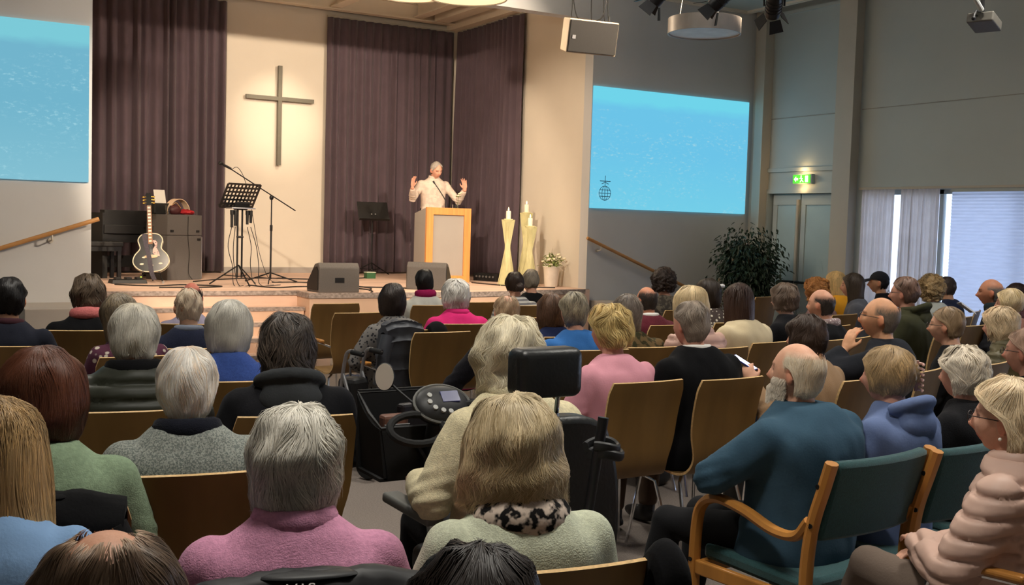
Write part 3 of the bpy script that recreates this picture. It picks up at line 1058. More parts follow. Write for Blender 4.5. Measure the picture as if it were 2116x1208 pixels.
candle_stand('pale green lath candle stand nearest the lectern', (7.85, 13.60, SZ), 0.95, 0.115, 0.08, 2.25, 'lit white candle on the stand nearest the lectern')
candle_stand('pale green lath candle stand left of the flower pot', (8.17, 13.52, SZ), 0.86, 0.125, 0.085, 2.2, 'lit white candle on the stand left of the flower pot')
candle_stand('tallest lath candle stand, half hidden by the one in front', (8.36, 13.95, SZ), 1.06, 0.11, 0.08, 2.25, 'lit white candle on the tallest stand, highest flame')

# flower pot
pp = (8.42, 13.30, SZ)
t = thing('flower_pot', 'white ceramic pot of cream roses at the stage edge', 'potted plant', pp)
MB().lathe([(0.085, 0), (0.095, 0.02), (0.118, 0.27), (0.128, 0.285), (0.126, 0.3), (0.112, 0.3), (0.105, 0.26), (0.001, 0.255)], 32).build('pot', M_potw, t)
rnd = random.Random(5)
m = MB()
fl = []
for k in range(26):
    a, e = rnd.uniform(0, 2 * PI), rnd.uniform(0.0, 1.25)
    L_ = rnd.uniform(0.10, 0.24)
    tip = Vector((math.cos(a) * math.sin(e) * L_, math.sin(a) * math.sin(e) * L_, 0.27 + math.cos(e) * L_))
    m.tube([(0.03 * math.cos(a), 0.03 * math.sin(a), 0.25), tip], 0.003, 4)
    if k < 17:
        fl.append(tip)
m.build('stems', M_leaf2, t)
m = MB()
for k in range(110):
    a, e = rnd.uniform(0, 2 * PI), rnd.uniform(0.0, 1.5)
    L_ = rnd.uniform(0.08, 0.21)
    p = Vector((math.cos(a) * math.sin(e) * L_, math.sin(a) * math.sin(e) * L_, 0.28 + math.cos(e) * L_))
    A = Matrix.Translation(p) @ Matrix.Rotation(a, 4, 'Z') @ Matrix.Rotation(rnd.uniform(-0.9, 0.9), 4, 'Y')
    m.ell((0, 0, 0), (0.024, 0.014, 0.004), 8, 4, M=A)
m.build('foliage', M_leaf2, t)
for p in fl:
    m = MB()
    for k in range(8):
        a = k * 2.4
        m.ell((p.x + 0.010 * math.cos(a), p.y + 0.010 * math.sin(a), p.z + 0.003 * (k % 3)), (0.017, 0.017, 0.014), 8, 6)
    m.build('blossom', M_petal, t)

# ------------------------------------------------------------------ floor monitors
def monitor(label, c, rz, w=0.5):
    t = thing('stage_monitor', label, 'loudspeaker', c, rz, 'wedge monitors on the stage')
    pr_ = [(0.0, 0.0), (0.40, 0.0), (0.40, 0.10), (0.16, 0.34), (0.05, 0.36), (0.0, 0.30)]
    m = MB()
    for sx in (-1, 1):
        pass
    vv = [(-w / 2, y, z) for (y, z) in pr_] + [(w / 2, y, z) for (y, z) in pr_]
    k = len(pr_)
    fs = [list(range(k))[::-1], [k + i for i in range(k)]] + [(i, (i + 1) % k, k + (i + 1) % k, k + i) for i in range(k)]
    m.add(vv, [f[::-1] for f in fs])
    m.build('cabinet', M_cabinet, t, smooth=0, bevel=0.012)
    for sx in (-1, 1):
        x0 = sx * (w / 2 + 0.004)
        mm = MB()
        sc_ = [(0.03 + 0.34 * (y / 0.4), 0.03 + 0.28 * (z / 0.36)) for (y, z) in pr_]
        vv = [(x0 - 0.004, y, z) for (y, z) in sc_] + [(x0 + 0.004, y, z) for (y, z) in sc_]
        mm.add(vv, fs)
        mm.build('side_cheek', M_black, t, smooth=0)
    A = rotM((0, 0.285, 0.225), 0, R(-45))
    MB().box((0, 0, 0), (w - 0.05, 0.32, 0.012), 0, A).build('grille', M_black, t, smooth=0)
    MB().box2((-0.06, -0.004, 0.12), (0.06, 0.002, 0.18)).build('carry_handle', M_black, t, smooth=0)


monitor('grey wedge monitor standing on the stage edge before the cross', (4.80, 12.33, SZ), R(2), 0.52)
monitor('grey wedge monitor on the stage edge in front of the lectern', (6.15, 12.75, SZ), R(-38), 0.52)

# ------------------------------------------------------------------ music stands, microphone stand
def tripod(m, c, r, hz, n_=3, a0=0.4, rr=0.009):
    for k in range(n_):
        a = a0 + 2 * PI * k / n_
        m.tube([(c[0], c[1], c[2] + hz), (c[0] + r * math.cos(a), c[1] + r * math.sin(a), c[2] + 0.012)], rr, 6)
        m.tube([(c[0], c[1], c[2] + hz * 0.45), (c[0] + r * 0.5 * math.cos(a), c[1] + r * 0.5 * math.sin(a), c[2] + hz * 0.5)], rr * 0.7, 5)


t = thing('music_stand', 'perforated black music stand left of the microphone stand', 'music stand', (3.98, 13.75, SZ), R(14))
m = MB()
tripod(m, (0, 0, 0), 0.36, 0.26)
m.build('tripod_base', M_blackm, t)
m = MB().tube([(-0.02, 0, 0.1), (-0.02, 0, 0.98)], 0.012, 8).tube([(0.045, 0, 0.1), (0.045, 0, 0.98)], 0.012, 8)
m.tube([(-0.03, 0, 0.62), (0.06, 0, 0.62)], 0.014, 8)
m.build('pole', M_blackm, t)
# perforated desk: a grid of bars leaving square holes
A = rotM((0.0, -0.02, 1.14), 0, R(36))
m = MB()
cw, ch, nx, ny = 0.46, 0.36, 9, 6
for i in range(nx + 1):
    x_ = -cw / 2 + cw * i / nx
    m.box((x_, 0, 0), (0.022 if 0 < i < nx else 0.03, 0.006, ch), 0, A)
for j in range(ny + 1):
    z_ = -ch / 2 + ch * j / ny
    m.box((0, 0, z_), (cw, 0.0062, 0.026), 0, A)
m.box((0, 0.03, -ch / 2), (cw, 0.06, 0.006), 0, A)
m.build('desk', M_blackm, t, smooth=0)
m = MB().box((0.02, 0, 0.985), (0.34, 0.16, 0.018))
m.build('accessory_tray', M_silver, t, smooth=0, bevel=0.004)
for k, x_ in enumerate((-0.12, -0.07, 0.1, 0.15)):
    m = MB().tube([(x_, -0.03, 0.74 + 0.02 * k), (x_, -0.03, 0.9)], [0.017, 0.02], 10).tube([(x_, -0.03, 0.9), (x_, -0.03, 0.96)], 0.024, 10)
    m.build('hung_microphone', M_black, t)
for k in range(4):
    x_ = (-0.12, -0.07, 0.1, 0.15)[k]
    m = MB().tube(catmull([(x_, -0.03, 0.75), (x_ * 1.5, -0.05, 0.5), (x_ * (0.9 + .3 * k), -0.04, 0.25), (x_ * 1.4 + 0.05, -0.1, 0.012), (x_ * 2 + 0.2, -0.2, 0.012)], 6), 0.005, 5)
    m.build('microphone_cable', M_cable, t)
MB().box((0.03, -0.06, -0.11), (0.2, 0.03, 0.12), 0, A).build('clip_light', M_black, t, smooth=0, bevel=0.01)

t = thing('microphone_stand', 'black boom microphone stand in front of the cross wall', 'microphone stand', (4.56, 14.25, SZ), R(0))
m = MB()
tripod(m, (0, 0, 0), 0.40, 0.14, 3, 0.15)
m.build('tripod_base', M_blackm, t)
MB().tube([(0, 0, 0.05), (0, 0, 0.75)], 0.013, 8).tube([(0, 0, 0.72), (0, 0, 1.12)], 0.009, 8).tube([(0, 0, 0.70), (0, 0, 0.78)], 0.018, 10).build('pole', M_blackm, t)
m = MB().tube([(-0.56, -0.0, 1.50), (0.34, 0.02, 0.98)], 0.008, 8)
m.build('boom_arm', M_blackm, t)
MB().ell((0, 0.005, 1.145), (0.03, 0.025, 0.035), 12, 8).build('clutch', M_blackm, t)
m = MB().tube([(-0.55, 0, 1.50), (-0.66, 0, 1.55)], [0.015, 0.018], 10).ell((-0.69, 0, 1.565), (0.032, 0.026, 0.026), 12, 8)
m.build('microphone', M_black, t)
m = MB().tube(catmull([(-0.55, 0, 1.49), (-0.46, 0.01, 1.52), (-0.36, 0.02, 1.36), (-0.26, 0.05, 1.0), (-0.14, 0.05, 0.4), (0, 0.04, 0.05), (0.2, 0.1, 0.01)], 6), 0.004, 5)
m.build('microphone_cable', M_cable, t)

mp_ = onz(750, 566, SZ)
mp_ = Vector((mp_.x, min(mp_.y, 16.3), SZ))
t = thing('music_stand', 'solid black music stand before the curtain left of the lectern', 'music stand', mp_, R(-8))
m = MB()
tripod(m, (0, 0, 0), 0.36, 0.2)
m.build('tripod_base', M_blackm, t)
MB().tube([(0, 0, 0.06), (0, 0, 0.95)], 0.012, 8).tube([(0, 0, 0.6), (0, 0, 0.66)], 0.018, 8).build('pole', M_blackm, t)
A = rotM((0.0, -0.03, 1.03), 0, R(-30))
m = MB().box((0, 0, 0), (0.5, 0.008, 0.34), 0, A, taper=(1, 1.06)).box((0, -0.035, -0.17), (0.5, 0.07, 0.008), 0, A)
m.build('desk', M_blackm, t, smooth=0, bevel=0.002)
for sx in (-0.03, 0.03):
    MB().ell((sx, -0.012, -0.06), (0.014, 0.008, 0.014), 10, 6, M=A).build('clamp_screw', M_silver, t)

# ------------------------------------------------------------------ guitar on its stand
t = thing('acoustic_guitar', 'black acoustic guitar with white binding and flowered pickguard, left of the cabinet', 'guitar', (3.04, 14.38, SZ + 0.13), R(-16))
TG = Matrix.Rotation(R(-14), 4, 'X') @ Matrix.Rotation(R(-3.5), 4, 'Y')


def gw(s_):
    """half width of the body along its length 0..0.51"""
    pts = [(0, 0.0), (0.015, 0.10), (0.05, 0.17), (0.11, 0.215), (0.17, 0.218), (0.23, 0.19), (0.28, 0.145), (0.31, 0.128), (0.35, 0.135), (0.40, 0.150), (0.45, 0.14), (0.485, 0.10), (0.50, 0.05), (0.505, 0.0)]
    for i in range(len(pts) - 1):
        if pts[i][0] <= s_ <= pts[i + 1][0]:
            q = (s_ - pts[i][0]) / (pts[i + 1][0] - pts[i][0])
            return pts[i][1] + (pts[i + 1][1] - pts[i][1]) * q
    return 0


oc = catmull([(0, 0, 0.0), (0.10, 0, 0.012), (0.17, 0, 0.05), (0.215, 0, 0.11), (0.218, 0, 0.17), (0.19, 0, 0.23), (0.145, 0, 0.28), (0.128, 0, 0.315), (0.137, 0, 0.36), (0.15, 0, 0.41), (0.135, 0, 0.455), (0.09, 0, 0.492), (0.0, 0, 0.505)], 4)
outl = [(p.x, p.z) for p in oc] + [(-p.x, p.z) for p in oc[-2:0:-1]]
n_ = len(outl)
m = MB()
vv = [(x_, -0.045, z_) for (x_, z_) in outl] + [(x_, 0.06, z_) for (x_, z_) in outl]
m.add(vv, [list(range(n_)), [n_ + i for i in range(n_)][::-1]] + [(i, n_ + i, n_ + (i + 1) % n_, (i + 1) % n_) for i in range(n_)], 0, TG)
M_gblack = mat('black_lacquer', S(18, 20, 20), 0.15, coat=0.4)
m.build('guitar_body', M_gblack, t, smooth=30)
m = MB().tube([(x_, -0.046, z_) for (x_, z_) in outl], 0.0065, 6, M=TG, closed=True)
m.tube([(x_, 0.06, z_) for (x_, z_) in outl], 0.004, 6, M=TG, closed=True)
m.build('binding', mat('ivory_binding', S(235, 225, 200), 0.5), t)
MB().lathe([(0.001, 0), (0.05, 0), (0.05, 0.004), (0.001, 0.004)], 24, M=TG @ rotM((0, -0.0465, 0.345), 0, R(90))).build('sound_hole', M_gum, t)
MB().box2((-0.027, -0.066, 0.36), (0.027, -0.046, 0.87), 0, TG, ).build('neck', mat('rosewood', S(150, 105, 70), 0.5, nz=(8, 0.15)), t, smooth=0, bevel=0.003)
m = MB()
for k in range(11):
    z_ = 0.40 + 0.044 * k
    m.box((0, -0.0675, z_), (0.034, 0.002, 0.02), 0, TG)
m.build('fret_inlays', mat('pearl', S(240, 225, 205), 0.35), t, smooth=0)
hd = [(-0.03, 0.87), (0.03, 0.87), (0.043, 0.93), (0.04, 1.01), (0.02, 1.04), (0.0, 1.03), (-0.02, 1.04), (-0.04, 1.01), (-0.043, 0.93)]
m = MB()
vv = [(x_, -0.062, z_) for (x_, z_) in hd] + [(x_, -0.045, z_) for (x_, z_) in hd]
k = len(hd)
m.add(vv, [list(range(k)), [k + i for i in range(k)][::-1]] + [(i, k + i, k + (i + 1) % k, (i + 1) % k) for i in range(k)], 0, TG)
m.build('headstock', M_gblack, t, smooth=0)
for k in range(6):
    sx = -1 if k < 3 else 1
    z_ = 0.905 + 0.04 * (k % 3)
    m = MB().ell((sx * 0.062, -0.053, z_), (0.017, 0.008, 0.013), 10, 6, M=TG).tube([(sx * 0.03, -0.065, z_), (sx * 0.055, -0.055, z_)], 0.006, 6, M=TG)
    m.build('tuning_peg', M_gold, t)
pg = [(0.012, 0.40), (0.055, 0.42), (0.085, 0.38), (0.075, 0.31), (0.10, 0.25), (0.11, 0.20), (0.06, 0.205), (0.02, 0.25), (0.03, 0.30), (0.055, 0.34), (0.045, 0.375)]
m = MB()
vv = [(x_, -0.0475, z_) for (x_, z_) in pg] + [(x_, -0.045, z_) for (x_, z_) in pg]
k = len(pg)
m.add(vv, [list(range(k)), [k + i for i in range(k)][::-1]] + [(i, k + i, k + (i + 1) % k, (i + 1) % k) for i in range(k)], 0, TG)
m.build('pickguard', mat('flowered_pickguard', S(70, 35, 42), 0.35, col2=S(215, 160, 150), pattern='voronoi', pscale=42), t, smooth=0)
m = MB().ell((0, -0.05, 0.20), (0.085, 0.010, 0.024), 20, 8, M=TG).box((0, -0.058, 0.205), (0.07, 0.006, 0.006), 0, TG)
m.build('bridge', mat('pale_bridge', S(225, 205, 170), 0.5), t)
m = MB()
for (x_, z_) in ((-0.115, 0.105), (0.115, 0.105), (-0.085, 0.19), (0.0, 0.085)):
    m.ell((x_, -0.0475, z_), (0.026, 0.003, 0.012), 12, 6, M=TG)
m.build('pearl_inlays', mat('pearl', S(240, 225, 205), 0.35), t)
m = MB()
for k in range(6):
    x_ = -0.0175 + 0.007 * k
    m.tube([(x_ * 1.5, -0.060, 0.205), (x_, -0.069, 0.87)], 0.0011, 4, M=TG)
m.build('strings', M_chrome, t)
m = MB()
st_ = catmull([(-0.07, -0.052, 0.50), (-0.055, -0.065, 0.36), (-0.02, -0.068, 0.18), (0.0, -0.06, 0.0), (0.03, -0.03, -0.10)], 6)
for k in range(len(st_) - 1):
    a, b_ = st_[k], st_[k + 1]
    m.add([a - Vector((0.028, 0, 0)), a + Vector((0.028, 0, 0)), b_ + Vector((0.028, 0, 0)), b_ - Vector((0.028, 0, 0)),
           a - Vector((0.028, -0.004, 0)), a + Vector((0.028, 0.004, 0)), b_ + Vector((0.028, 0.004, 0)), b_ - Vector((0.028, -0.004, 0))],
          [(0, 1, 2, 3), (7, 6, 5, 4), (0, 3, 7, 4), (1, 5, 6, 2)], 0, TG)
m.build('guitar_strap', mat('grey_webbing', S(78, 74, 84), 0.9, nz=(60, 0.2)), t)
t = thing('guitar_stand', 'black tubular stand holding the black guitar', 'stand', (3.04, 14.38, SZ), R(-16))
m = MB()
for sx in (-1, 1):
    m.tube([(sx * 0.1, -0.12, 0.15), (sx * 0.1, 0.02, 0.115), (sx * 0.06, 0.10, 0.2), (sx * 0.15, -0.16, 0.012)], 0.009, 6)
m.tube([(0, 0.2, 0.012), (0, 0.14, 0.3), (0, 0.16, 0.72)], 0.009, 6)
m.tube([(-0.1, 0.02, 0.115), (0.1, 0.02, 0.115)], 0.009, 6)
m.tube([(0, 0.02, 0.115), (0, 0.17, 0.18)], 0.009, 6)
m.build('stand_tube', M_blackm, t)
m = MB()
for sx in (-1, 1):
    m.tube([(sx * 0.15, -0.16, 0.0), (sx * 0.15, -0.16, 0.03)], 0.014, 8)
m.build('rubber_foot', mat('grey_rubber', S(150, 148, 145), 0.7), t)

# ------------------------------------------------------------------ cabinet, electric piano, bench
t = thing('cabinet_speaker', 'tall grey two-part loudspeaker cabinet right of the guitar', 'cabinet', (3.50, 15.15, SZ), R(24))
MB().box2((-0.28, -0.22, 0.0), (0.28, 0.24, 0.60)).build('lower_case', M_cabinet, t, smooth=0, bevel=0.006)
MB().box2((-0.28, -0.22, 0.605), (0.28, 0.24, 0.88)).build('upper_case', M_cabinet, t, smooth=0, bevel=0.006)
for (x_, z_) in ((-0.21, 0.66), (0.21, 0.66), (0.23, 0.55)):
    MB().box((x_, -0.222, z_), (0.05, 0.012, 0.03)).build('recessed_handle', M_black, t, smooth=0)
MB().box2((0.275, -0.225, 0.02), (0.285, -0.21, 0.58)).build('metal_edge', M_silver, t, smooth=0)
MB().tube(catmull([(0.05, -0.225, 0.86), (0.045, -0.228, 0.6), (0.07, -0.228, 0.35), (0.06, -0.23, 0.1), (0.1, -0.26, 0.01)], 6), 0.004, 5).build('hanging_lead', M_cable, t)
CT = world_of(t)
ct = lambda x_, y_, z_=0.88: CT @ Vector((x_, y_, z_))
t2 = thing('open_folder', 'white sheet music leaning upright on the grey cabinet', 'paper', ct(-0.12, 0.12), R(20))
MB().box((0, 0, 0.20), (0.17, 0.004, 0.24), 0, rotM((0, 0, 0.02), 0, R(-14))).build('sheet', M_paper, t2, smooth=0)
MB().box((-0.0, 0.02, 0.075), (0.26, 0.1, 0.15), 0).build('desk_rest', M_black, t2, smooth=0, bevel=0.01)
t2 = thing('wicker_case', 'pale half round case lying open on the cabinet top', 'case', ct(0.10, 0.08), R(24))
m = MB()
m.slab(lambda u, v: ((0.17 * math.cos(PI * u), 0.12 * (v - 0.5), 0.21 * math.sin(PI * u) + 0.004), (math.cos(PI * u), 0, math.sin(PI * u))), 20, 2, 0.008)
m.build('case_shell', mat('pale_wicker', S(235, 205, 175), 0.7, nz=(60, 0.1)), t2)
t2 = thing('red_cloth', 'crumpled red cloth on the cabinet top', 'cloth', ct(0.10, -0.12), 0.4)
MB().ell((0, 0, 0.035), (0.11, 0.07, 0.04), 26, 14, fn=lambda p, d: [p[0] * (1 + 0.3 * noise.noise((d[0] * 3, d[1] * 3, d[2] * 3))), p[1] * (1 + 0.3 * noise.noise((d[0] * 4 + 5, d[1] * 3, d[2] * 3))), max(p[2] * (1 + 0.5 * noise.noise((d[0] * 4, d[1] * 4, d[2] * 4 + 9))), -0.03)]).build('cloth_heap', M_red, t2)
t2 = thing('shoulder_bag', 'dark red bag slumped beside the red cloth', 'bag', ct(-0.08, -0.1), 0.3)
MB().ell((0, 0, 0.06), (0.09, 0.06, 0.075), 22, 12, fn=lambda p, d: [p[0], p[1], max(p[2], -0.06)]).build('bag_body', mat('oxblood_leather', S(70, 30, 32), 0.5), t2)
MB().tube(catmull([(-0.07, 0, 0.09), (0, -0.03, 0.16), (0.08, -0.02, 0.09)], 6), 0.006, 6).build('bag_strap', mat('tan_strap', S(170, 130, 90), 0.6), t2)
t2 = thing('water_glass', 'clear glass on the left corner of the cabinet', 'glass', ct(-0.22, -0.14))
MB().lathe([(0.03, 0.0), (0.034, 0.0), (0.038, 0.12), (0.035, 0.12), (0.031, 0.012), (0.002, 0.012)], 18).build('tumbler', M_glass, t2)

t = thing('upright_piano', 'black electric piano turned to the curtain at the stage left', 'piano', (2.98, 15.55, SZ), R(18))
MB().box2((-0.40, -0.08, 0.48), (0.40, 0.05, 0.92)).build('back_board', M_black, t, smooth=0, bevel=0.006)
MB().box2((-0.42, -0.12, 0.60), (0.42, 0.35, 0.72)).build('keyboard_case', M_black, t, smooth=0, bevel=0.008)
for sx in (-1, 1):
    MB().box2((sx * 0.40 - 0.035, -0.1, 0), (sx * 0.40 + 0.035, 0.3, 0.88 if sx < 0 else 0.66)).build('side_leg', M_black, t, smooth=0)
MB().box2((-0.36, 0.1, 0.14), (0.36, 0.13, 0.3)).build('kick_board', M_black, t, smooth=0)
t = thing('piano_bench', 'black piano bench at the left stage edge', 'bench', (2.52, 15.3, SZ), R(10))
MB().box2((-0.30, -0.17, 0.43), (0.30, 0.17, 0.50)).build('seat_pad', M_black, t, smooth=0, bevel=0.015)
MB().box2((-0.28, -0.15, 0.37), (0.28, 0.15, 0.43)).build('bench_frame', M_blackm, t, smooth=0)
for (sx, sy) in ((-1, -1), (1, -1), (-1, 1), (1, 1)):
    MB().box((sx * 0.25, sy * 0.13, 0.185), (0.045, 0.045, 0.37)).build('leg', M_blackm, t, smooth=0)
# pedals, boxes and cables lying on the stage
t = thing('effects_pedal_board', 'black pedal board with a small green light by the guitar', 'pedal', (2.72, 14.25, SZ), 0.1)
MB().box((0, 0, 0.025), (0.44, 0.2, 0.05), 0, None, (0.94, 0.85)).build('board', M_black, t, smooth=0, bevel=0.006)
for k in range(3):
    MB().box((-0.13 + 0.13 * k, -0.01, 0.062), (0.07, 0.11, 0.03)).build('pedal', M_blackm, t, smooth=0, bevel=0.005)
MB().ell((0.15, -0.05, 0.08), (0.012, 0.012, 0.008), 8, 6).build('indicator_light', mat('green_led', S(150, 220, 60), 0.4, emit=(S(190, 230, 60), 2.0)), t)
t = thing('green_box', 'small green box on the stage under the music stand', 'box', onz(764, 575, SZ), R(5))
MB().box((0, 0, 0.045), (0.15, 0.1, 0.09)).build('carton', mat('green_card', S(50, 95, 60), 0.6), t, smooth=0, bevel=0.003)
MB().box((0, 0, 0.095), (0.155, 0.105, 0.012)).build('lid', mat('pale_card', S(200, 210, 190), 0.7), t, smooth=0)
t = thing('stage_box', 'black connection box with cables right of the lectern', 'box', (8.2, 14.75, SZ), R(-60))
MB().box((0, 0, 0.06), (0.42, 0.26, 0.12)).build('case', M_black, t, smooth=0, bevel=0.008)
for k in range(6):
    MB().lathe([(0.016, 0), (0.016, 0.012)], 10, M=rotM((-0.15 + 0.06 * k, -0.131, 0.07), 0, R(90))).build('socket', M_silver, t)
m_c = [('black cable running along the stage before the cross', [(4.1, 13.7), (4.3, 13.2), (4.7, 13.4), (5.4, 13.3), (6.0, 13.0), (6.4, 12.9)]),
       ('black cable hanging over the stage edge beside the left monitor', [(5.2, 13.2), (5.35, 12.8), (5.28, 12.45), (5.2, 12.31)]),
       ('thin cable looping behind the left monitor', [(5.3, 12.6), (5.5, 13.1), (5.35, 13.9), (5.0, 14.3), (4.6, 14.3)]),
       ('black cable lying behind the music stand', [(3.6, 14.5), (4.1, 15.0), (4.8, 15.3), (5.6, 15.0), (6.4, 15.4)]),
       ('black cable curled in front of the guitar', [(2.5, 13.9), (2.9, 13.6), (3.3, 13.8), (3.7, 13.5), (3.4, 13.3), (2.9, 13.3)]),
       ('cable leading from the lectern foot to the candles', [(7.6, 14.2), (7.7, 13.7), (7.9, 13.2), (8.3, 13.0)])]
for lab, pts in m_c:
    o = MB().tube([(p.x, p.y, SZ + 0.008) for p in catmull([(a, b_, 0) for a, b_ in pts], 6)], 0.008, 6).build('stage_cable', M_cable)
    tag(o, lab, 'cable', 'cables on the stage floor')

# ------------------------------------------------------------------ big plant in the corner
t = thing('potted_ficus', 'tall dark green leafy plant standing in the corner by the door', 'plant', (10.98, 12.0, 0))
MB().lathe([(0.15, 0), (0.19, 0.02), (0.23, 0.38), (0.24, 0.4), (0.21, 0.4), (0.2, 0.34), (0.001, 0.33)], 28).build('pot', mat('brown_pot', S(90, 70, 58), 0.6), t)
rnd = random.Random(12)
m = MB()
tips = []
for k in range(9):
    a = 2 * PI * k / 9 + rnd.uniform(-0.2, 0.2)
    r_ = rnd.uniform(0.12, 0.36)
    h_ = rnd.uniform(1.1, 1.62)
    pts = catmull([(0.04 * math.cos(a), 0.04 * math.sin(a), 0.3), (0.08 * math.cos(a), 0.08 * math.sin(a), 0.7), (r_ * 0.6 * math.cos(a), r_ * 0.6 * math.sin(a), h_ * 0.8), (r_ * math.cos(a), r_ * math.sin(a), h_)], 5)
    m.tube(pts, [0.016 - 0.011 * i / (len(pts) - 1) for i in range(len(pts))], 6)
    tips += pts[6:]
m.build('trunk', M_bark, t)
m = MB()
for k in range(5200):
    p = Vector(rnd.choice(tips)) + Vector((rnd.gauss(0, 0.12), rnd.gauss(0, 0.12), rnd.gauss(-0.02, 0.13)))
    p.x = min(p.x, 0.78)
    p.y = min(p.y, 0.6)
    a = math.atan2(p.y, p.x) + rnd.uniform(-1.2, 1.2)
    L_ = rnd.uniform(0.06, 0.11)
    A = Matrix.Translation(p) @ Matrix.Rotation(a, 4, 'Z') @ Matrix.Rotation(rnd.uniform(0.1, 1.2), 4, 'Y') @ Matrix.Rotation(rnd.uniform(-.6, .6), 4, 'X')
    w_ = L_ * 0.2
    m.add([(0, 0, 0), (L_ * 0.4, w_, 0.004), (L_, 0, -L_ * 0.12), (L_ * 0.4, -w_, 0.004), (L_ * 0.45, 0, -0.006)], [(0, 4, 1), (1, 4, 2), (2, 4, 3), (3, 4, 0)], 0, A)
m.build('foliage', M_leaf, t)
# small cream bush in front of it
t = thing('small_potted_plant', 'small brown leaved plant on the floor before the tall plant', 'plant', (9.9, 11.2, 0))
MB().lathe([(0.1, 0), (0.14, 0.3), (0.12, 0.3), (0.001, 0.27)], 20).build('pot', M_potw, t)
m = MB()
for k in range(220):
    p = Vector((rnd.gauss(0, 0.12), rnd.gauss(0, 0.12), 0.6 + rnd.gauss(0, 0.17)))
    A = Matrix.Translation(p) @ Matrix.Rotation(rnd.uniform(0, 6.28), 4, 'Z') @ Matrix.Rotation(rnd.uniform(-1, 1), 4, 'Y')
    m.ell((0, 0, 0), (0.03, 0.016, 0.004), 6, 4, M=A)
m.build('foliage', mat('brown_leaf', S(92, 78, 56), 0.6, nz=(12, 0.3)), t)
MB().tube([(0, 0, 0.25), (0.02, 0, 0.75)], 0.01, 6).build('stem', M_bark, t)

# ------------------------------------------------------------------ people: builders
TMP = []


def bake(mb, voxel, smooth_it=4, sm=0.5):
    """union of overlapping closed shapes as one continuous surface"""
    me = mb.mesh('tmp')
    o = bpy.data.objects.new('tmp', me)
    COL.objects.link(o)
    r = o.modifiers.new('r', 'REMESH')
    r.mode = 'VOXEL'
    r.voxel_size = voxel
    s_ = o.modifiers.new('s', 'SMOOTH')
    s_.factor = sm
    s_.iterations = smooth_it
    dg = bpy.context.evaluated_depsgraph_get()
    out = bpy.data.meshes.new_from_object(o.evaluated_get(dg))
    bpy.data.objects.remove(o)
    bpy.data.meshes.remove(me)
    return out


def finish(me, name, mats, parent):
    me.name = name
    o = bpy.data.objects.new(name, me)
    COL.objects.link(o)
    me.materials.clear()
    for m_ in (mats if isinstance(mats, (list, tuple)) else [mats]):
        me.materials.append(m_)
    me.polygons.foreach_set('use_smooth', [True] * len(me.polygons))
    o.parent = parent
    return o


def vco(me):
    a = np.empty(len(me.vertices) * 3)
    me.vertices.foreach_get('co', a)
    return a.reshape(-1, 3)


def vno(me):
    return np.array([v.normal for v in me.vertices])


def setco(me, a):
    me.vertices.foreach_set('co', a.ravel())
    me.update()


def set_tint(me, col):
    at = me.attributes.new('tint', 'FLOAT_COLOR', 'POINT')
    c = np.ones((len(me.vertices), 4))
    c[:, :3] = col
    at.data.foreach_set('color', c.ravel())


def ering(c, a, b_, n=24, p=2.4, tilt=0.0):
    out = []
    for k in range(n):
        an = 2 * PI * k / n
        cs, sn = math.cos(an), math.sin(an)
        x_ = a * math.copysign(abs(cs) ** (2 / p), cs)
        y_ = b_ * math.copysign(abs(sn) ** (2 / p), sn)
        out.append((c[0] + x_, c[1] + y_, c[2] + tilt * y_))
    return out


HEADC = Vector((0, 0.035, 1.155))


def head_shape(p, d):
    x, y, z = p
    front = ss(0.0, 0.06, y)
    if z < 0.02:
        k = ss(0.02, -0.115, z)
        x *= 1 - 0.26 * k
        if y < 0:
            y *= 1 - 0.36 * k
        else:
            y *= 1 + 0.02 * k
    if y < 0 and -0.03 < z < 0.08:
        y -= 0.006
    x0 = x
    def g(cx_, cz_, sx, sz):
        return math.exp(-((x0 - cx_) / sx) ** 2 - ((z - cz_) / sz) ** 2)
    dy = 0.026 * g(0, -0.030, 0.012, 0.016) + 0.014 * g(0, -0.006, 0.010, 0.024)
    dy += 0.005 * (g(0.03, 0.026, 0.024, 0.010) + g(-0.03, 0.026, 0.024, 0.010))
    dy -= 0.011 * (g(0.031, 0.004, 0.017, 0.012) + g(-0.031, 0.004, 0.017, 0.012))
    dy += 0.004 * (g(0.045, -0.03, 0.02, 0.02) + g(-0.045, -0.03, 0.02, 0.02))
    dy += 0.008 * g(0, -0.058, 0.022, 0.006) + 0.007 * g(0, -0.070, 0.018, 0.006)
    dy -= 0.003 * g(0, -0.064, 0.02, 0.003)
    dy += 0.010 * g(0, -0.096, 0.022, 0.014) - 0.004 * g(0, -0.082, 0.03, 0.007)
    return [x, y + dy * front, z]


def add_head(m, Hm, res):
    nu, nv = (88, 70) if res else (44, 32)
    m.ell((0, 0, 0), (0.075, 0.097, 0.115), nu, nv, M=Hm, fn=head_shape)
    for sx in (-1, 1):
        A = Hm @ Matrix.Translation((sx * 0.074, -0.008, -0.012)) @ Matrix.Rotation(sx * R(22), 4, 'Z') @ Matrix.Rotation(R(-10), 4, 'X')
        m.ell((sx * 0.006, -0.004, 0.004), (0.008, 0.020, 0.031), 14, 10, M=A)
        m.ell((sx * 0.001, 0.004, -0.018), (0.009, 0.012, 0.014), 10, 8, M=A)


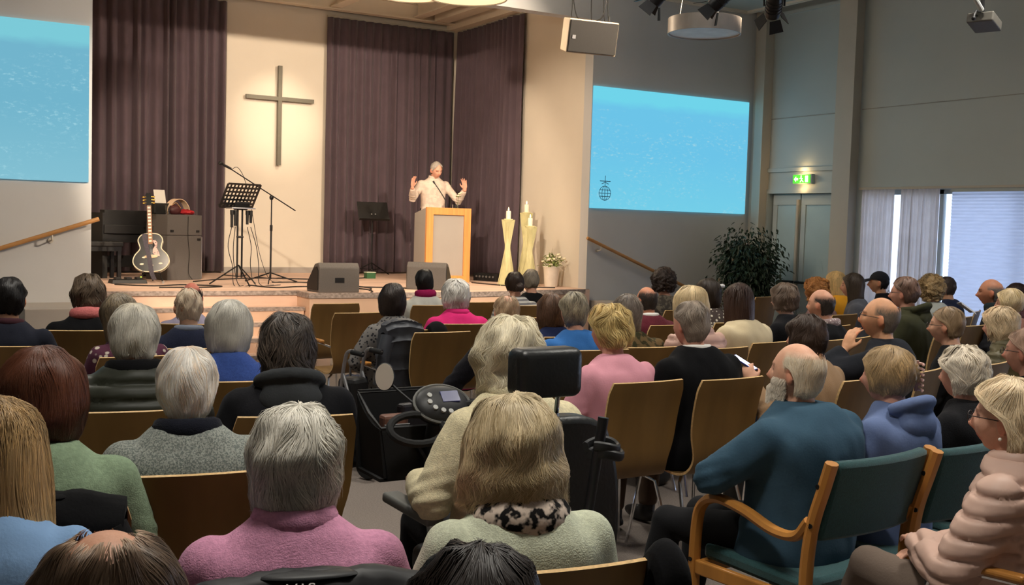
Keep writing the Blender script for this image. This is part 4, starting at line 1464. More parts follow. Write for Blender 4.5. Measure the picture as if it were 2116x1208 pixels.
def add_hand(m, W, d, nrm, side, curl=0.5, spread=0.10, sc=1.0, fr=0.0085):
    """W wrist, d pointing along the hand, nrm = back of the hand normal, side=+1 thumb towards d x nrm"""
    d = Vector(d).normalized()
    nrm = Vector(nrm)
    nrm = (nrm - d * nrm.dot(d)).normalized()
    s_ = d.cross(nrm).normalized() * side
    A = Matrix(((s_.x, d.x, nrm.x, W[0]), (s_.y, d.y, nrm.y, W[1]), (s_.z, d.z, nrm.z, W[2]), (0, 0, 0, 1))) @ Matrix.Scale(sc, 4)
    m.ell((0, 0.048, 0), (0.041, 0.055, 0.015), 16, 10, M=A)
    m.tube([(0, -0.02, 0), (0, 0.03, 0)], [0.025, 0.028], 10, M=A, flat=0.7)
    L_ = (0.068, 0.078, 0.072, 0.056)
    for k in range(4):
        x_ = 0.030 - 0.020 * k
        y0 = 0.090 - (0.006 if k == 3 else 0.0)
        an = spread * (1.5 - k)
        pts = [Vector((x_, y0 - 0.02, 0))]
        dirx = math.sin(an)
        b_ = 0.0
        p = Vector((x_, y0, 0))
        pts.append(p.copy())
        for seg, q in enumerate((0.45, 0.30, 0.25)):
            b_ += curl * (0.55, 0.75, 0.6)[seg]
            p = p + Vector((dirx * math.cos(b_), math.cos(b_), -math.sin(b_))) * L_[k] * q
            pts.append(p.copy())
        m.tube(pts, [fr * 1.1, fr * 1.08, fr, fr * 0.95, fr * 0.7], 8, M=A)
        m.ell(pts[-1], (fr * .8, fr * .8, fr * .8), 8, 6, M=A)
    pts = [(0.022, 0.018, 0), (0.044, 0.042, -0.006), (0.060, 0.070, -0.012 - 0.01 * curl), (0.062 - 0.012 * curl, 0.094, -0.016 - 0.02 * curl)]
    m.tube(pts, [fr * 1.6, fr * 1.35, fr * 1.15, fr * 0.8], 8, M=A)


class Pose:
    def __init__(s, bw=1.0, lean=0.0, depth=1.0, LE=None, LW=None, RE=None, RW=None, head=(0, 0, 0), stand=False, hunch=0.0, hands=None, legs=None):
        s.bw, s.lean, s.depth = bw, lean, depth
        s.stand = stand
        s.sh = [Vector((sx * 0.168 * bw, -0.035 + lean * 0.46 + hunch, 0.928)) for sx in (-1, 1)]
        s.el = [Vector(LE or (-0.235 * bw - 0.01, 0.02 + lean * .25, 0.705)), Vector(RE or (0.235 * bw + 0.01, 0.02 + lean * .25, 0.705))]
        s.wr = [Vector(LW or (-0.07, 0.225, 0.615)), Vector(RW or (0.07, 0.225, 0.615))]
        s.hipx = 0.092
        s.Hm = Matrix.Translation((0, lean * 0.53 + hunch, 0)) @ Matrix.Translation((0, 0, 1.04)) @ Matrix.Rotation(R(head[0]), 4, 'Z') @ Matrix.Rotation(R(head[2]), 4, 'Y') @ Matrix.Rotation(R(head[1]), 4, 'X') @ Matrix.Translation((0, 0, -1.04)) @ Matrix.Translation(HEADC)
        s.hunch = hunch
        s.hands = hands or {}
        if stand:
            s.knee = [Vector((sx * 0.10, 0.03, 0.08)) for sx in (-1, 1)]
            s.ank = [Vector((sx * 0.11, 0.0, -0.36)) for sx in (-1, 1)]
        elif legs:
            s.knee = [Vector(legs[0]), Vector(legs[2])]
            s.ank = [Vector(legs[1]), Vector(legs[3])]
        else:
            s.knee = [Vector((sx * 0.12, 0.44, 0.50)) for sx in (-1, 1)]
            s.ank = [Vector((sx * 0.12, 0.45, 0.09)) for sx in (-1, 1)]

    def yo(s, z):
        return s.lean * max(z - 0.5, 0) + (s.hunch * ss(0.7, 1.0, z))

    def torso(s, m, inf, zlo=0.45, neck=False):
        R_ = [(0.43, 0.01, 0.172, 0.125), (0.50, 0.0, 0.175, 0.125), (0.62, -0.01, 0.158, 0.115), (0.72, -0.02, 0.158, 0.115), (0.82, -0.028, 0.168, 0.118),
              (0.88, -0.032, 0.178, 0.114), (0.925, -0.034, 0.180, 0.104), (0.955, -0.034, 0.162, 0.094), (0.98, -0.031, 0.130, 0.082), (1.005, -0.026, 0.098, 0.070), (1.025, -0.018, 0.072, 0.060), (1.04, -0.012, 0.060, 0.055)]
        rings = []
        for (z, y, a, b_) in R_:
            if z < zlo - 0.04:
                continue
            rings.append(ering((0, y + s.yo(z), z + (inf * 0.35 if z > 0.98 else 0)), a * s.bw + inf, b_ * s.depth + inf, 28, 2.5))
        m.loft(rings)

    def neck(s, m):
        p0 = Vector((0, -0.022 + s.yo(1.0), 0.99))
        p2 = s.Hm @ Vector((0, -0.028, -0.055))
        p1 = s.Hm @ Vector((0, -0.030, -0.11))
        m.tube([p0, p0.lerp(p1, 0.55), p1, p2], [0.062, 0.056, 0.055, 0.05], 16)

    def arms(s, m, inf, cuff=1.0):
        for k in (0, 1):
            a, e, w = s.sh[k], s.el[k], s.wr[k]
            up = [a, a.lerp(e, 0.33), a.lerp(e, 0.7), e]
            fo = [e, e.lerp(w, 0.3), e.lerp(w, 0.7), e.lerp(w, cuff)]
            pts = up + fo[1:]
            rad = [0.054 + inf, 0.053 + inf, 0.048 + inf, 0.045 + inf, 0.046 + inf, 0.038 + inf * 0.9, 0.030 + inf * 0.8]
            # extra points at the elbow keep the bend round
            m.tube(pts, rad, 16)
            m.ell(a, (0.056 + inf,) * 3, 14, 10)
            m.ell(e, (0.046 + inf,) * 3, 12, 8)

    def legs(s, m, inf, lo=1.0):
        for k, sx in ((0, -1), (1, 1)):
            h_ = Vector((sx * s.hipx, 0.02, 0.50))
            kn, an = s.knee[k], s.ank[k]
            m.tube([h_ - Vector((0, 0.05 if not s.stand else 0, 0)), h_.lerp(kn, 0.35), h_.lerp(kn, 0.75), kn, kn.lerp(an, 0.3), kn.lerp(an, 0.7), kn.lerp(an, lo)],
                   [0.088 + inf, 0.085 + inf, 0.068 + inf, 0.06 + inf, 0.058 + inf, 0.047 + inf, 0.040 + inf], 14)
            m.ell(kn, (0.06 + inf,) * 3, 12, 8)

    def foot(s, m, k, inf):
        an = s.ank[k]
        m.ell(an + Vector((0, 0.055, -0.045)), (0.042 + inf, 0.125 + inf, 0.034 + inf), 14, 10, fn=lambda p, d: [p[0] * (1 - 0.15 * max(-d[1], 0)), p[1], max(p[2], -0.038 - inf)])
        m.tube([an + Vector((0, 0, 0.03)), an + Vector((0, 0.01, -0.04))], [0.038 + inf, 0.042 + inf], 12)


def body_mesh(P, voxel, res, hand_pose):
    m = MB()
    P.torso(m, -0.012)
    P.neck(m)
    P.arms(m, -0.006)
    P.legs(m, -0.004)
    for k in (0, 1):
        P.foot(m, k, -0.004)
        sx = (-1, 1)[k]
        d = (P.wr[k] - P.el[k]).normalized()
        hp = hand_pose.get('LR'[k], {})
        add_hand(m, P.wr[k], hp.get('d', d), hp.get('n', (0, 0.25, 1)), hp.get('side', -sx), hp.get('curl', 0.45), hp.get('spread', 0.06))
    add_head(m, P.Hm, res)
    return bake(m, voxel, 2 if res else 3, 0.4)


def skin_tint(me, P, hairtone=None, zmax=0.075, soft=0.004, amt=0.5):
    co = vco(me)
    Hi = np.array(P.Hm.inverted())
    l = co @ Hi[:3, :3].T + Hi[:3, 3]
    c = np.ones((len(co), 3))
    near = (np.abs(l[:, 2]) < 0.13) & (np.hypot(l[:, 0], l[:, 1]) < 0.14)
    f = near & (l[:, 1] > 0.055)
    lips = f & (np.abs(l[:, 0]) < 0.024) & (np.abs(l[:, 2] + 0.064) < 0.010)
    c[lips] *= (0.92, 0.62, 0.62)
    brow = f & (np.abs(np.abs(l[:, 0]) - 0.032) < 0.019) & (np.abs(l[:, 2] - 0.024) < 0.005)
    c[brow] *= (0.55, 0.5, 0.48)
    eye = f & (np.abs(np.abs(l[:, 0]) - 0.031) < 0.013) & (np.abs(l[:, 2] - 0.004) < 0.0045)
    c[eye] *= (0.35, 0.3, 0.3)
    ear = near & (np.abs(l[:, 0]) > 0.076)
    c[ear] *= (1.08, 0.86, 0.82)
    nose = f & (np.abs(l[:, 0]) < 0.014) & (np.abs(l[:, 2] + 0.03) < 0.02)
    c[nose] *= (1.06, 0.88, 0.85)
    if hairtone is not None:
        # close cropped stubble where short hair grows over the scalp
        yl = np.where(l[:, 2] < 0.02, -0.03, 0.035)
        w = near * np.clip((zmax - l[:, 2]) / soft, 0, 1) * np.clip((l[:, 2] + 0.085) / 0.02, 0, 1) * np.clip((yl - l[:, 1]) / 0.012, 0, 1) * (np.abs(l[:, 0]) < 0.079)
        w = (w * amt)[:, None]
        c = c * (1 - w) + w * np.array(hairtone)
    set_tint(me, c)


# ---------------- hair
PHI = {
    'short': [(0.2, 180), (0.088, 180), (0.066, 128), (0.04, 104), (0.02, 82), (-0.03, 72), (-0.2, 68)],
    'bob': [(0.2, 180), (0.085, 180), (0.06, 132), (0.025, 116), (-0.02, 108), (-0.5, 100)],
    'crop': [(0.2, 180), (0.080, 180), (0.066, 132), (0.04, 106), (0.022, 80), (-0.03, 72), (-0.2, 70)],
    'man': [(0.2, 180), (0.102, 180), (0.090, 156), (0.065, 134), (0.035, 118), (0.0, 102), (-0.02, 80), (-0.2, 70)],
    'bald': [(0.2, 92), (0.06, 104), (0.036, 100), (0.02, 80), (-0.03, 70), (-0.2, 68)],
    'long': [(0.2, 180), (0.085, 180), (0.06, 130), (0.02, 112), (-0.08, 100), (-0.6, 88)],
}


def hair_profile(h):
    th, W, B, zb, wb_, bb, pw = h['th'], h['W'], h['B'], h['zb'], h['wb'], h['bb'], h.get('pw', 2.0)
    Ff = 0.098 + th * 0.8
    top = 0.115 + th
    zc = h.get('zc', 0.018)
    rows = []
    for k in range(22):
        a = (PI / 2) * k / 21
        e = h.get('sq', 1.0)
        rows.append((zc + (top - zc) * math.cos(a) ** e, W * math.sin(a), B * math.sin(a), Ff * math.sin(a)))
    for k in range(1, 26):
        u = k / 25
        q = u ** pw
        q = q * q * (3 - 2 * q) if h.get('smooth') else q
        fl = h.get('flare', 0.0) * math.sin(PI * min(u * 1.0, 1)) ** 2
        rows.append((zc + (zb - zc) * u, W + (wb_ - W) * q + fl, B + (bb - B) * q + fl, Ff))
    a = np.array(rows)
    d = np.sqrt((np.diff(a[:, 0]) ** 2) + (np.diff(a[:, 2]) ** 2))
    s_ = np.concatenate([[0], np.cumsum(d)])
    return a, s_ / s_[-1], s_[-1]


def hair_object(h, P, matl, parent, seed, lod):
    rng = np.random.default_rng(seed)
    a, sv, L_ = hair_profile(h)
    tab = PHI[h['phi']]
    pz = np.array([t_[0] for t_ in tab][::-1])
    pa = np.array([R(t_[1]) for t_ in tab][::-1])
    if h.get('cov'):
        pa = np.minimum(pa + R(h['cov']), PI)
    s0 = h.get('s0', 0.0)
    cb = h.get('crown', -0.012)
    g1, g2, g3, g4 = rng.random(4) * 6.3
    shp = h.get('shape', 0.0045)

    def prof(s_):
        return [np.interp(s_, sv, a[:, k]) for k in range(4)]

    def pos(phi, s_, off, lj=1.0):
        phi = np.where(s_ < 0, (phi + 2 * PI) % (2 * PI) - PI, phi)
        s_ = np.abs(s_)
        z, hx, hb, hf = prof(s_)
        lim = np.interp(z, pz, pa) * lj
        phi = np.clip(phi, -lim, lim)
        x = hx * np.sin(phi)
        c = np.cos(phi)
        y = -np.where(c > 0, hb, hf) * c + cb * np.exp(-((z - 0.12) / 0.05) ** 2)
        p = np.stack([x, y, z], -1)
        off = off + shp * np.clip(s_ * 5, 0, 1) * (np.sin(2.1 * phi + 5 * s_ + g1) * np.sin(7.5 * s_ + g2) + 0.7 * np.sin(4.3 * phi - 9 * s_ + g3) * np.cos(5 * s_ + g2) + 0.45 * np.sin(8.3 * phi + 15 * s_ + g4))
        n_ = p - np.stack([np.zeros_like(z), np.zeros_like(z), np.clip(z, -0.3, 0.01)], -1)
        n_ /= np.linalg.norm(n_, axis=-1, keepdims=True) + 1e-9
        return p + n_ * off[..., None], n_

    V, Fs, T = [], [], []
    k0 = 0
    # under-layer: closed cap
    if h.get('cap', True):
        nu, nv = (72, 34) if lod < 2 else (40, 20)
        c0 = h.get('capfrom', s0 + 0.05 if s0 else 0.0)
        uu, vv_ = np.meshgrid(np.linspace(-1, 1, nu + 1), c0 + (0.94 - c0) * np.linspace(0.0 if s0 else 0.004, 1, nv + 1))
        z = prof(vv_)[0]
        lim = np.interp(z, pz, pa)
        ph = uu * lim
        g = np.sin(ph * 31 + 3 * np.sin(vv_ * 7 + seed)) + np.sin(ph * 53 + 5 * np.sin(vv_ * 5 + ph * 2))
        amp = h.get('lump', 0.0)
        lump = amp * (np.sin(ph * h.get('lf', 7) + 2.1 * np.sin(vv_ * 17 + seed)) * np.sin(vv_ * 21 + ph * 3 + seed))
        outer, n_ = pos(ph, vv_, -0.004 + 0.0012 * g * np.clip(vv_ * 7, 0, 1) + lump)
        inner, _ = pos(ph, vv_, np.full_like(ph, -max(0.010, h['th'] * 0.9)))
        edge = np.minimum(1, (1 - np.abs(uu)) * 7)[..., None] * np.clip((0.94 - vv_) * 9, 0, 1)[..., None]
        if s0:
            edge = edge * np.clip((vv_ - c0) * 7, 0, 1)[..., None]
        outer = inner * (1 - edge) + outer * edge
        rag = 0.5 + 0.5 * np.sin(ph * 19 + seed)
        V += [outer.reshape(-1, 3), inner.reshape(-1, 3)]
        W = nu + 1
        H = W * (nv + 1)
        for j in range(nv):
            for i in range(nu):
                q = j * W + i
                Fs.append((q, q + W, q + W + 1, q + 1))
                Fs.append((H + q, H + q + 1, H + q + W + 1, H + q + W))
        tt = (0.80 + 0.07 * g / 2)[..., None] * np.ones(3)  # cap tinted darker: shade between the strands put into the colour
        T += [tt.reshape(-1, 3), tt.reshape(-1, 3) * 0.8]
        k0 = 2 * H
    # fine strands that follow one smooth combing field
    cu = h.get('curl', 0.0)
    N = int((9500, 4600, 2000)[lod] * h.get('den', 1.0))
    S_ = (7, 6, 5)[lod]
    if cu:
        S_ = (14, 12, 9)[lod]
    smax = h.get('smax', 0.88)
    ms = h.get('mess', 0.3)
    per = h.get('per', 26)
    NC = max(int(N / per), 24)
    slo = s0 if s0 else -0.07
    cs = s0 + (smax - s0) * rng.random(NC) ** h.get('dist', 0.8)
    cphi = (rng.random(NC) * 2 - 1) * np.interp(prof(cs)[0], pz, pa)
    ci = rng.integers(0, NC, N)
    isc = rng.random(N) < h.get('clump', 0.6)
    s_r = np.where(isc, np.clip(cs[ci] + rng.normal(0, 0.03, N), slo, smax), slo + (smax - slo) * rng.random(N) ** h.get('dist', 0.8))
    lim = np.interp(prof(s_r)[0], pz, pa)
    dphi = rng.normal(0, 0.10, N)
    phi0 = np.where(isc, cphi[ci] + dphi, (rng.random(N) * 2 - 1) * lim)
    ln = h['len'] * np.where(isc, (0.75 + 0.5 * rng.random(NC))[ci], 0.7 + 0.6 * rng.random(N))
    if s0 and h.get('fade'):
        ln = ln * np.clip(0.3 + (s_r - s0) / h['fade'], 0.3, 1)
    s1 = np.minimum(s_r + ln, 1.03 - h.get('rag', 0.08) * (rng.random(N) ** 1.5 + 0.55 + 0.55 * np.sin(4.7 * phi0 + g1) * np.sin(9.3 * phi0 + g3)))
    u = np.linspace(0, 1, S_)
    ss_ = s_r[:, None] + (s1 - s_r)[:, None] * u
    q1, q2, q3, q4 = rng.random(4) * 6.3
    clo = rng.normal(0, 1, NC)[ci] * isc
    jit = rng.normal(0, 0.10, N) + clo * 0.16
    ph = np.empty_like(ss_)
    ph[:, 0] = phi0
    sgn = 1 if seed % 2 else -1
    for k in range(1, S_):
        a_, t_ = ph[:, k - 1], ss_[:, k - 1]
        fld = np.sin(2.3 * a_ + 7 * t_ + q1) + 0.7 * np.sin(4.7 * a_ - 11 * t_ + q2) + 0.5 * np.sin(9.1 * a_ + 17 * t_ + q3)
        dsk = ss_[:, k] - t_
        ph[:, k] = a_ + dsk * (ms * 3.4 * (fld * 0.6 + jit * 1.5) + sgn * 1.6 * np.exp(-np.abs(t_) / 0.10)) - (dphi * isc) * 0.55 / (S_ - 1)
    if h.get('wave'):
        ph = ph + h['wave'] * 0.35 * np.sin(ss_ * h.get('wf', 9) * 3.2 + 3 * ph + q4) * np.clip((ss_ - 0.35) * 3, 0, 1)
    fh = np.sin(3.1 * ph + 13 * ss_ + q2) * np.sin(2.2 * ph - 9 * ss_ + q4)
    off = (h.get('lift', 0.0005) + h.get('puff', 0.003) * (0.35 + 0.65 * fh) * np.sin(PI * np.clip(u[None] * 0.9 + 0.1, 0, 1)) * np.clip((ss_ - s0) * 7, 0, 1)
           + rng.normal(0, h.get('rough', 0.0010), N)[:, None] * (0.3 + u[None]) + (clo * h.get('rough', 0.0010) * 1.5)[:, None] * u[None]
           + h.get('flick', 0.0) * (u ** 3)[None] * rng.random(N)[:, None] * np.clip((ss_ - 0.7) * 4, 0, 1))
    if h.get('lump'):
        off = off + h['lump'] * (np.sin(ph * h.get('lf', 7) + 2.1 * np.sin(ss_ * 17 + seed)) * np.sin(ss_ * 21 + ph * 3 + seed))
    if cu:
        hxx = np.maximum(prof(ss_)[1], 0.02)
        f0 = np.where(isc, (rng.random(NC) * 6.3)[ci] + rng.normal(0, 0.25, N), rng.random(N) * 6.3)[:, None]
        cf = h.get('cf', 14.0) * (s1 - s_r)[:, None] / max(h['len'], 0.05)
        ph = ph + cu * np.sin(u[None] * cf + f0) / hxx
        off = off + cu * np.cos(u[None] * cf + f0)
    p, n_ = pos(ph, np.minimum(ss_, 1.03), off, (1.02 - h.get('edge', 0.13) * rng.random(N) ** 1.3)[:, None])
    p[..., 2] -= np.maximum(ss_ - 1.0, 0) * L_
    tang = np.gradient(p, axis=1)
    side = np.cross(tang, n_)
    side /= np.linalg.norm(side, axis=-1, keepdims=True) + 1e-9
    w = (0.0018, 0.0028, 0.0046)[lod] * h.get('lws', 1.0) * (0.6 + 0.8 * rng.random(N))[:, None] * np.clip(1.02 - (u[None] ** 3) * 0.9, 0.1, 1) * np.clip(0.4 + u[None] * 4, 0, 1)
    A_ = p + side * w[..., None] * 0.5
    B_ = p - side * w[..., None] * 0.5
    C_ = p + n_ * w[..., None] * 0.22
    lock = np.stack([A_, C_, B_], 2).reshape(N, S_ * 3, 3)
    V.append(lock.reshape(-1, 3))
    f1 = []
    for i in range(S_ - 1):
        q = i * 3
        f1 += [(q, q + 3, q + 4, q + 1), (q + 1, q + 4, q + 5, q + 2)]
    f1 = np.array(f1)
    allf = (f1[None] + (np.arange(N) * S_ * 3)[:, None, None] + k0).reshape(-1, 4)
    var = h.get('var', 0.2)
    tb = 1 + var * (0.6 * rng.normal(0, 0.6, N) + 0.5 * clo)
    c1 = np.ones((N, 1, 3)) * tb[:, None, None]
    if h.get('streak'):
        pick = np.where(isc, (rng.random(NC) < h['streak'][1])[ci], rng.random(N) < h['streak'][1])
        c1[pick] = c1[pick] * np.array(h['streak'][0])
    grad = (1 + h.get('tip', 0.0) * (np.clip((ss_ - 0.3) / 0.7, 0, 1) - 0.5))[..., None]
    rz = h.get('root')
    tt = c1 * grad
    if rz:
        kk = np.clip(1 - (ss_ - s0) / rz[1], 0, 1)[..., None]
        tt = tt * (1 - kk) + tt * np.array(rz[0]) * kk
    T.append(np.repeat(tt, 3, axis=1).reshape(-1, 3))
    V = np.concatenate(V)
    T = np.clip(np.concatenate(T), 0.05, 14)
    Hm = np.array(P.Hm)
    V = V @ Hm[:3, :3].T + Hm[:3, 3]
    allf = np.concatenate([np.array(Fs, dtype=np.int64).reshape(-1, 4), allf]).astype(np.int32)
    me = bpy.data.meshes.new('hair')
    me.vertices.add(len(V))
    me.vertices.foreach_set('co', V.astype(np.float32).ravel())
    me.loops.add(allf.size)
    me.loops.foreach_set('vertex_index', allf.ravel())
    me.polygons.add(len(allf))
    me.polygons.foreach_set('loop_start', np.arange(len(allf), dtype=np.int32) * 4)
    me.update(calc_edges=True)
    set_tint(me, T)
    return finish(me, 'hair', matl, parent)


def H(kind, **kw):
    base = dict(th=0.014, W=0.090, B=0.112, zb=-0.085, wb=0.062, bb=0.070, phi='short', n=1100, lw=0.0050, len=0.30, puff=0.004, var=0.2, mess=0.35)
    pre = {
        'short': {},
        'crop': dict(th=0.007, W=0.083, B=0.105, zb=-0.075, wb=0.062, bb=0.068, phi='crop', len=0.16, puff=0.001, lw=0.004, n=1300),
        'bob': dict(th=0.022, W=0.104, B=0.128, zb=-0.125, wb=0.088, bb=0.088, phi='bob', len=0.55, puff=0.005, pw=2.6, n=1300),
        'round': dict(th=0.028, W=0.106, B=0.130, zb=-0.105, wb=0.072, bb=0.076, phi='bob', len=0.36, puff=0.012, pw=2.2, rough=0.0022, shape=0.0055, mess=0.55, flick=0.012),
        'curly': dict(th=0.030, W=0.106, B=0.128, zb=-0.10, wb=0.082, bb=0.085, phi='bob', len=0.26, puff=0.008, curl=0.010, cf=15, rough=0.003, lump=0.008, mess=0.5, per=40, clump=0.95, den=1.3),
        'long': dict(th=0.018, W=0.098, B=0.120, zb=-0.34, wb=0.115, bb=0.120, phi='long', len=0.8, puff=0.004, pw=1.0, n=1500, lw=0.006, mess=0.08, smax=0.55),
        'bald': dict(th=0.006, W=0.080, B=0.104, zb=-0.08, wb=0.062, bb=0.068, phi='bald', lws=0.55, den=2.0, shape=0.001, len=0.09, s0=0.30, puff=0.001, lw=0.0032, n=2200, smax=0.95, cap=False, fade=0.15, dist=0.6, mess=0.3),
        'thin': dict(th=0.004, W=0.080, B=0.102, zb=-0.08, wb=0.062, bb=0.066, phi='crop', len=0.16, s0=0.05, puff=0.001, lw=0.003, n=1000, cap=False),
        'up': dict(th=0.012, W=0.090, B=0.110, zb=-0.07, wb=0.06, bb=0.072, phi='bob', len=0.4, puff=0.003, n=1000),
    }[kind]
    base.update(pre)
    base.update(kw)
    return base


def garment(P, kind, inf, voxel, seed, M_, parent, name, zlo, lod, cuff=1.0):
    m = MB()
    P.torso(m, inf, zlo)
    P.arms(m, inf * 0.85, cuff)
    me = bake(m, voxel, 11, 0.6)
    co, no = vco(me), vno(me)
    if kind == 'puffer':
        bz = (co[:, 2] + 0.15 * np.abs(co[:, 0]) * (np.abs(co[:, 0]) > 0.2)) / 0.062
        q = np.abs(bz - np.round(bz))
        d = 0.006 - 0.017 * np.exp(-(q / 0.13) ** 2)
        d += np.array([0.004 * noise.noise(Vector(c) * 16) for c in co])
    else:
        a = 0.007 if kind != 'knit' else 0.005
        d = np.array([a * noise.noise(Vector((c[0] * 7 + seed, c[1] * 7, c[2] * 4))) + a * 0.9 * noise.noise(Vector((c[0] * 16, c[1] * 16 + seed, c[2] * 9 + c[0] * 8))) for c in co])
        # folds gathering at elbows and waist
        for k in (0, 1):
            r_ = np.linalg.norm(co - np.array(P.el[k]), axis=1)
            d += 0.005 * np.exp(-(r_ / 0.10) ** 2) * np.sin(co[:, 2] * 130 + co[:, 1] * 60)
    setco(me, co + no * d[:, None])
    return finish(me, name, M_, parent)


PEOPLE = {}
CHAIRS = []
SKINS = {}


def skin_mat(tone):
    if tone not in SKINS:
        SKINS[tone] = mat('skin_%d' % len(SKINS), S(*tone), 0.5, nz=(30, 0.07), tint=True, spec=0.35, bump=(180, 0.06))
        b_ = SKINS[tone].node_tree.nodes['Principled BSDF']
        b_.inputs['Subsurface Weight'].default_value = 0.0
    return SKINS[tone]


HM = {}


def hair_mat(c, shine=0.45):
    if c not in HM:
        HM[c] = mat('hair_%d_%d_%d' % c, S(*c), shine, nz=(14, 0.12), tint=True, spec=0.4)
    return HM[c]


def person(px, top, D, who, label, hair, hcol, topname, topmat, kind='plain', face=None, head=(0, 0, 0), skin=(214, 160, 132), bw=1.0, lean=0.0, depth=1.0, zb=0.0,
           inf=0.020, group='seated audience', trous=None, hands=None, hunch=0.0, chair=True, res=False, stubble=None, seed=None, collar=None, fixs=None, spin=0.0, legs=None, cuff=1.0, **arms):
    seed = seed if seed is not None else int(px * 7 + top)
    lod = 0 if D < 3.6 else (1 if D < 6.2 else 2)
    voxel = (0.0065, 0.009, 0.0115)[lod]
    if res:
        voxel = min(voxel, 0.0075)
    P = Pose(bw=bw, lean=lean, depth=depth, head=head, hunch=hunch, legs=legs, **arms)
    htop = (P.Hm @ Vector((0, -0.01, 0.115 + (hair['th'] if hair else 0.0)))).z
    p = atd(px, top, D)
    s_ = fixs or min(max((p.z - zb) / htop, 0.90), 1.12)
    if face is None:
        # turned part of the way towards the lectern
        face = -0.5 * math.degrees(math.atan2(7.3 - p.x, 15.0 - p.y))
    rz = R(face)
    hl = P.Hm @ Vector((0, -0.005, 0.115))
    off = Matrix.Rotation(rz, 3, 'Z') @ Vector((hl.x, hl.y, 0)) * s_
    t = thing('person', label, 'person', (p.x - off.x, p.y - off.y, zb), rz, group)
    me = body_mesh(P, voxel, res or lod == 0, hands or {})
    if stubble is None and hair and hair['phi'] == 'bald':
        a_, sv_, _l = hair_profile(hair)
        zz = float(np.interp(hair['s0'], sv_, a_[:, 0])) + 0.006
        skin_tint(me, P, [hcol_c / sk_c * 0.92 for hcol_c, sk_c in zip(S(*hcol), S(*skin))], zz, 0.03, 0.72)
    else:
        skin_tint(me, P, stubble)
    parts = [finish(me, 'body', skin_mat(skin), t)]
    if hair and hair['phi'] == 'bald' and not hair.get('root'):
        hair['root'] = ([0.8 * a_ / b_ for a_, b_ in zip(S(*skin), S(*hcol))], 0.10)
    if hair:
        parts.append(hair_object(hair, P, hair_mat(hcol), t, seed, lod))
    parts.append(garment(P, kind, inf, (0.011, 0.014, 0.017)[lod], seed % 97, topmat, t, topname, 0.44, lod, cuff))
    m = MB()
    P.torso(m, 0.008, 0.3)
    m.v = [Vector((v.x, v.y, min(v.z, 0.58))) for v in m.v]
    P.legs(m, 0.012, 0.97)
    parts.append(finish(bake(m, 0.016, 5), 'trousers', trous or TROUS[seed % len(TROUS)], t))
    for k in (0, 1):
        m = MB()
        P.foot(m, k, 0.008)
        parts.append(finish(bake(m, 0.011, 3), 'shoe', SHOES[(seed + 1) % len(SHOES)], t))
    if collar:
        m = MB()
        cn, cm, r_, tr, cz, dz = collar
        pts = []
        for k in range(20):
            a_ = 2 * PI * k / 20
            pts.append((r_ * math.cos(a_), -0.018 + P.yo(1.0) + r_ * 0.86 * math.sin(a_), cz + dz * math.sin(a_)))
        m.tube(pts, tr, 10, closed=True, flat=1.5)
        mm = m.mesh('c')
        co = vco(mm)
        setco(mm, co + np.array([[0.004 * noise.noise(Vector(c) * 22), 0.004 * noise.noise(Vector(c) * 23 + Vector((5, 0, 0))), 0.005 * noise.noise(Vector(c) * 25 + Vector((0, 9, 0)))] for c in co]))
        parts.append(finish(mm, cn, cm, t))
    if abs(s_ - 1) > 1e-4:
        for o in parts:
            o.data.transform(Matrix.Scale(s_, 4))
    PEOPLE[who] = (t, P, s_, rz, parts)
    if chair:
        q = Vector((p.x - off.x, p.y - off.y, 0))
        CHAIRS.append((q, rz, 'under %s' % who, None))
    return t


def part_on(who, name, mb, mats, **kw):
    """extra clothing or hair piece given in the person's own unscaled space"""
    t, P, s_, rz, parts = PEOPLE[who]
    mb.v = [v * s_ for v in mb.v]
    return mb.build(name, mats, t, **kw)


def cloth(name, c, kind='plain', **kw):
    d = dict(rough=0.92, nz=(5, 0.07), sheen=0.02, spec=0.15)
    if kind == 'knit':
        d.update(bump=(260, 0.35), nz=(90, 0.14), sheen=0.05)
    elif kind == 'puffer':
        d.update(rough=0.5, spec=0.4, sheen=0.0)
    else:
        d.update(bump=(120, 0.1))
    d.update(kw)
    return mat(name, S(*c), **d)


TROUS = [cloth('dark_denim', (44, 48, 62)), cloth('black_trouser_cloth', (26, 26, 28)), cloth('grey_trouser_cloth', (70, 68, 66)), cloth('brown_trouser_cloth', (78, 62, 50))]
SHOES = [mat('black_shoe_leather', S(24, 22, 22), 0.4), mat('brown_shoe_leather', S(70, 46, 32), 0.45), mat('dark_trainer', S(38, 40, 46), 0.6)]

# ------------------------------------------------------------------ chairs
def ply_profile(v):
    """side curve of the one-piece plywood shell: v 0 front edge of the seat .. 1 top of the back"""
    pts = [(0.20, 0.425), (0.16, 0.445), (0.0, 0.440), (-0.12, 0.430), (-0.185, 0.452), (-0.222, 0.53), (-0.245, 0.66), (-0.272, 0.80), (-0.305, 0.925)]
    return pts


PLY = catmull([(0, y, z) for (y, z) in ply_profile(0)], 5)
_d = [0.0]
for i in range(len(PLY) - 1):
    _d.append(_d[-1] + (PLY[i + 1] - PLY[i]).length)
PLYS = [q / _d[-1] for q in _d]


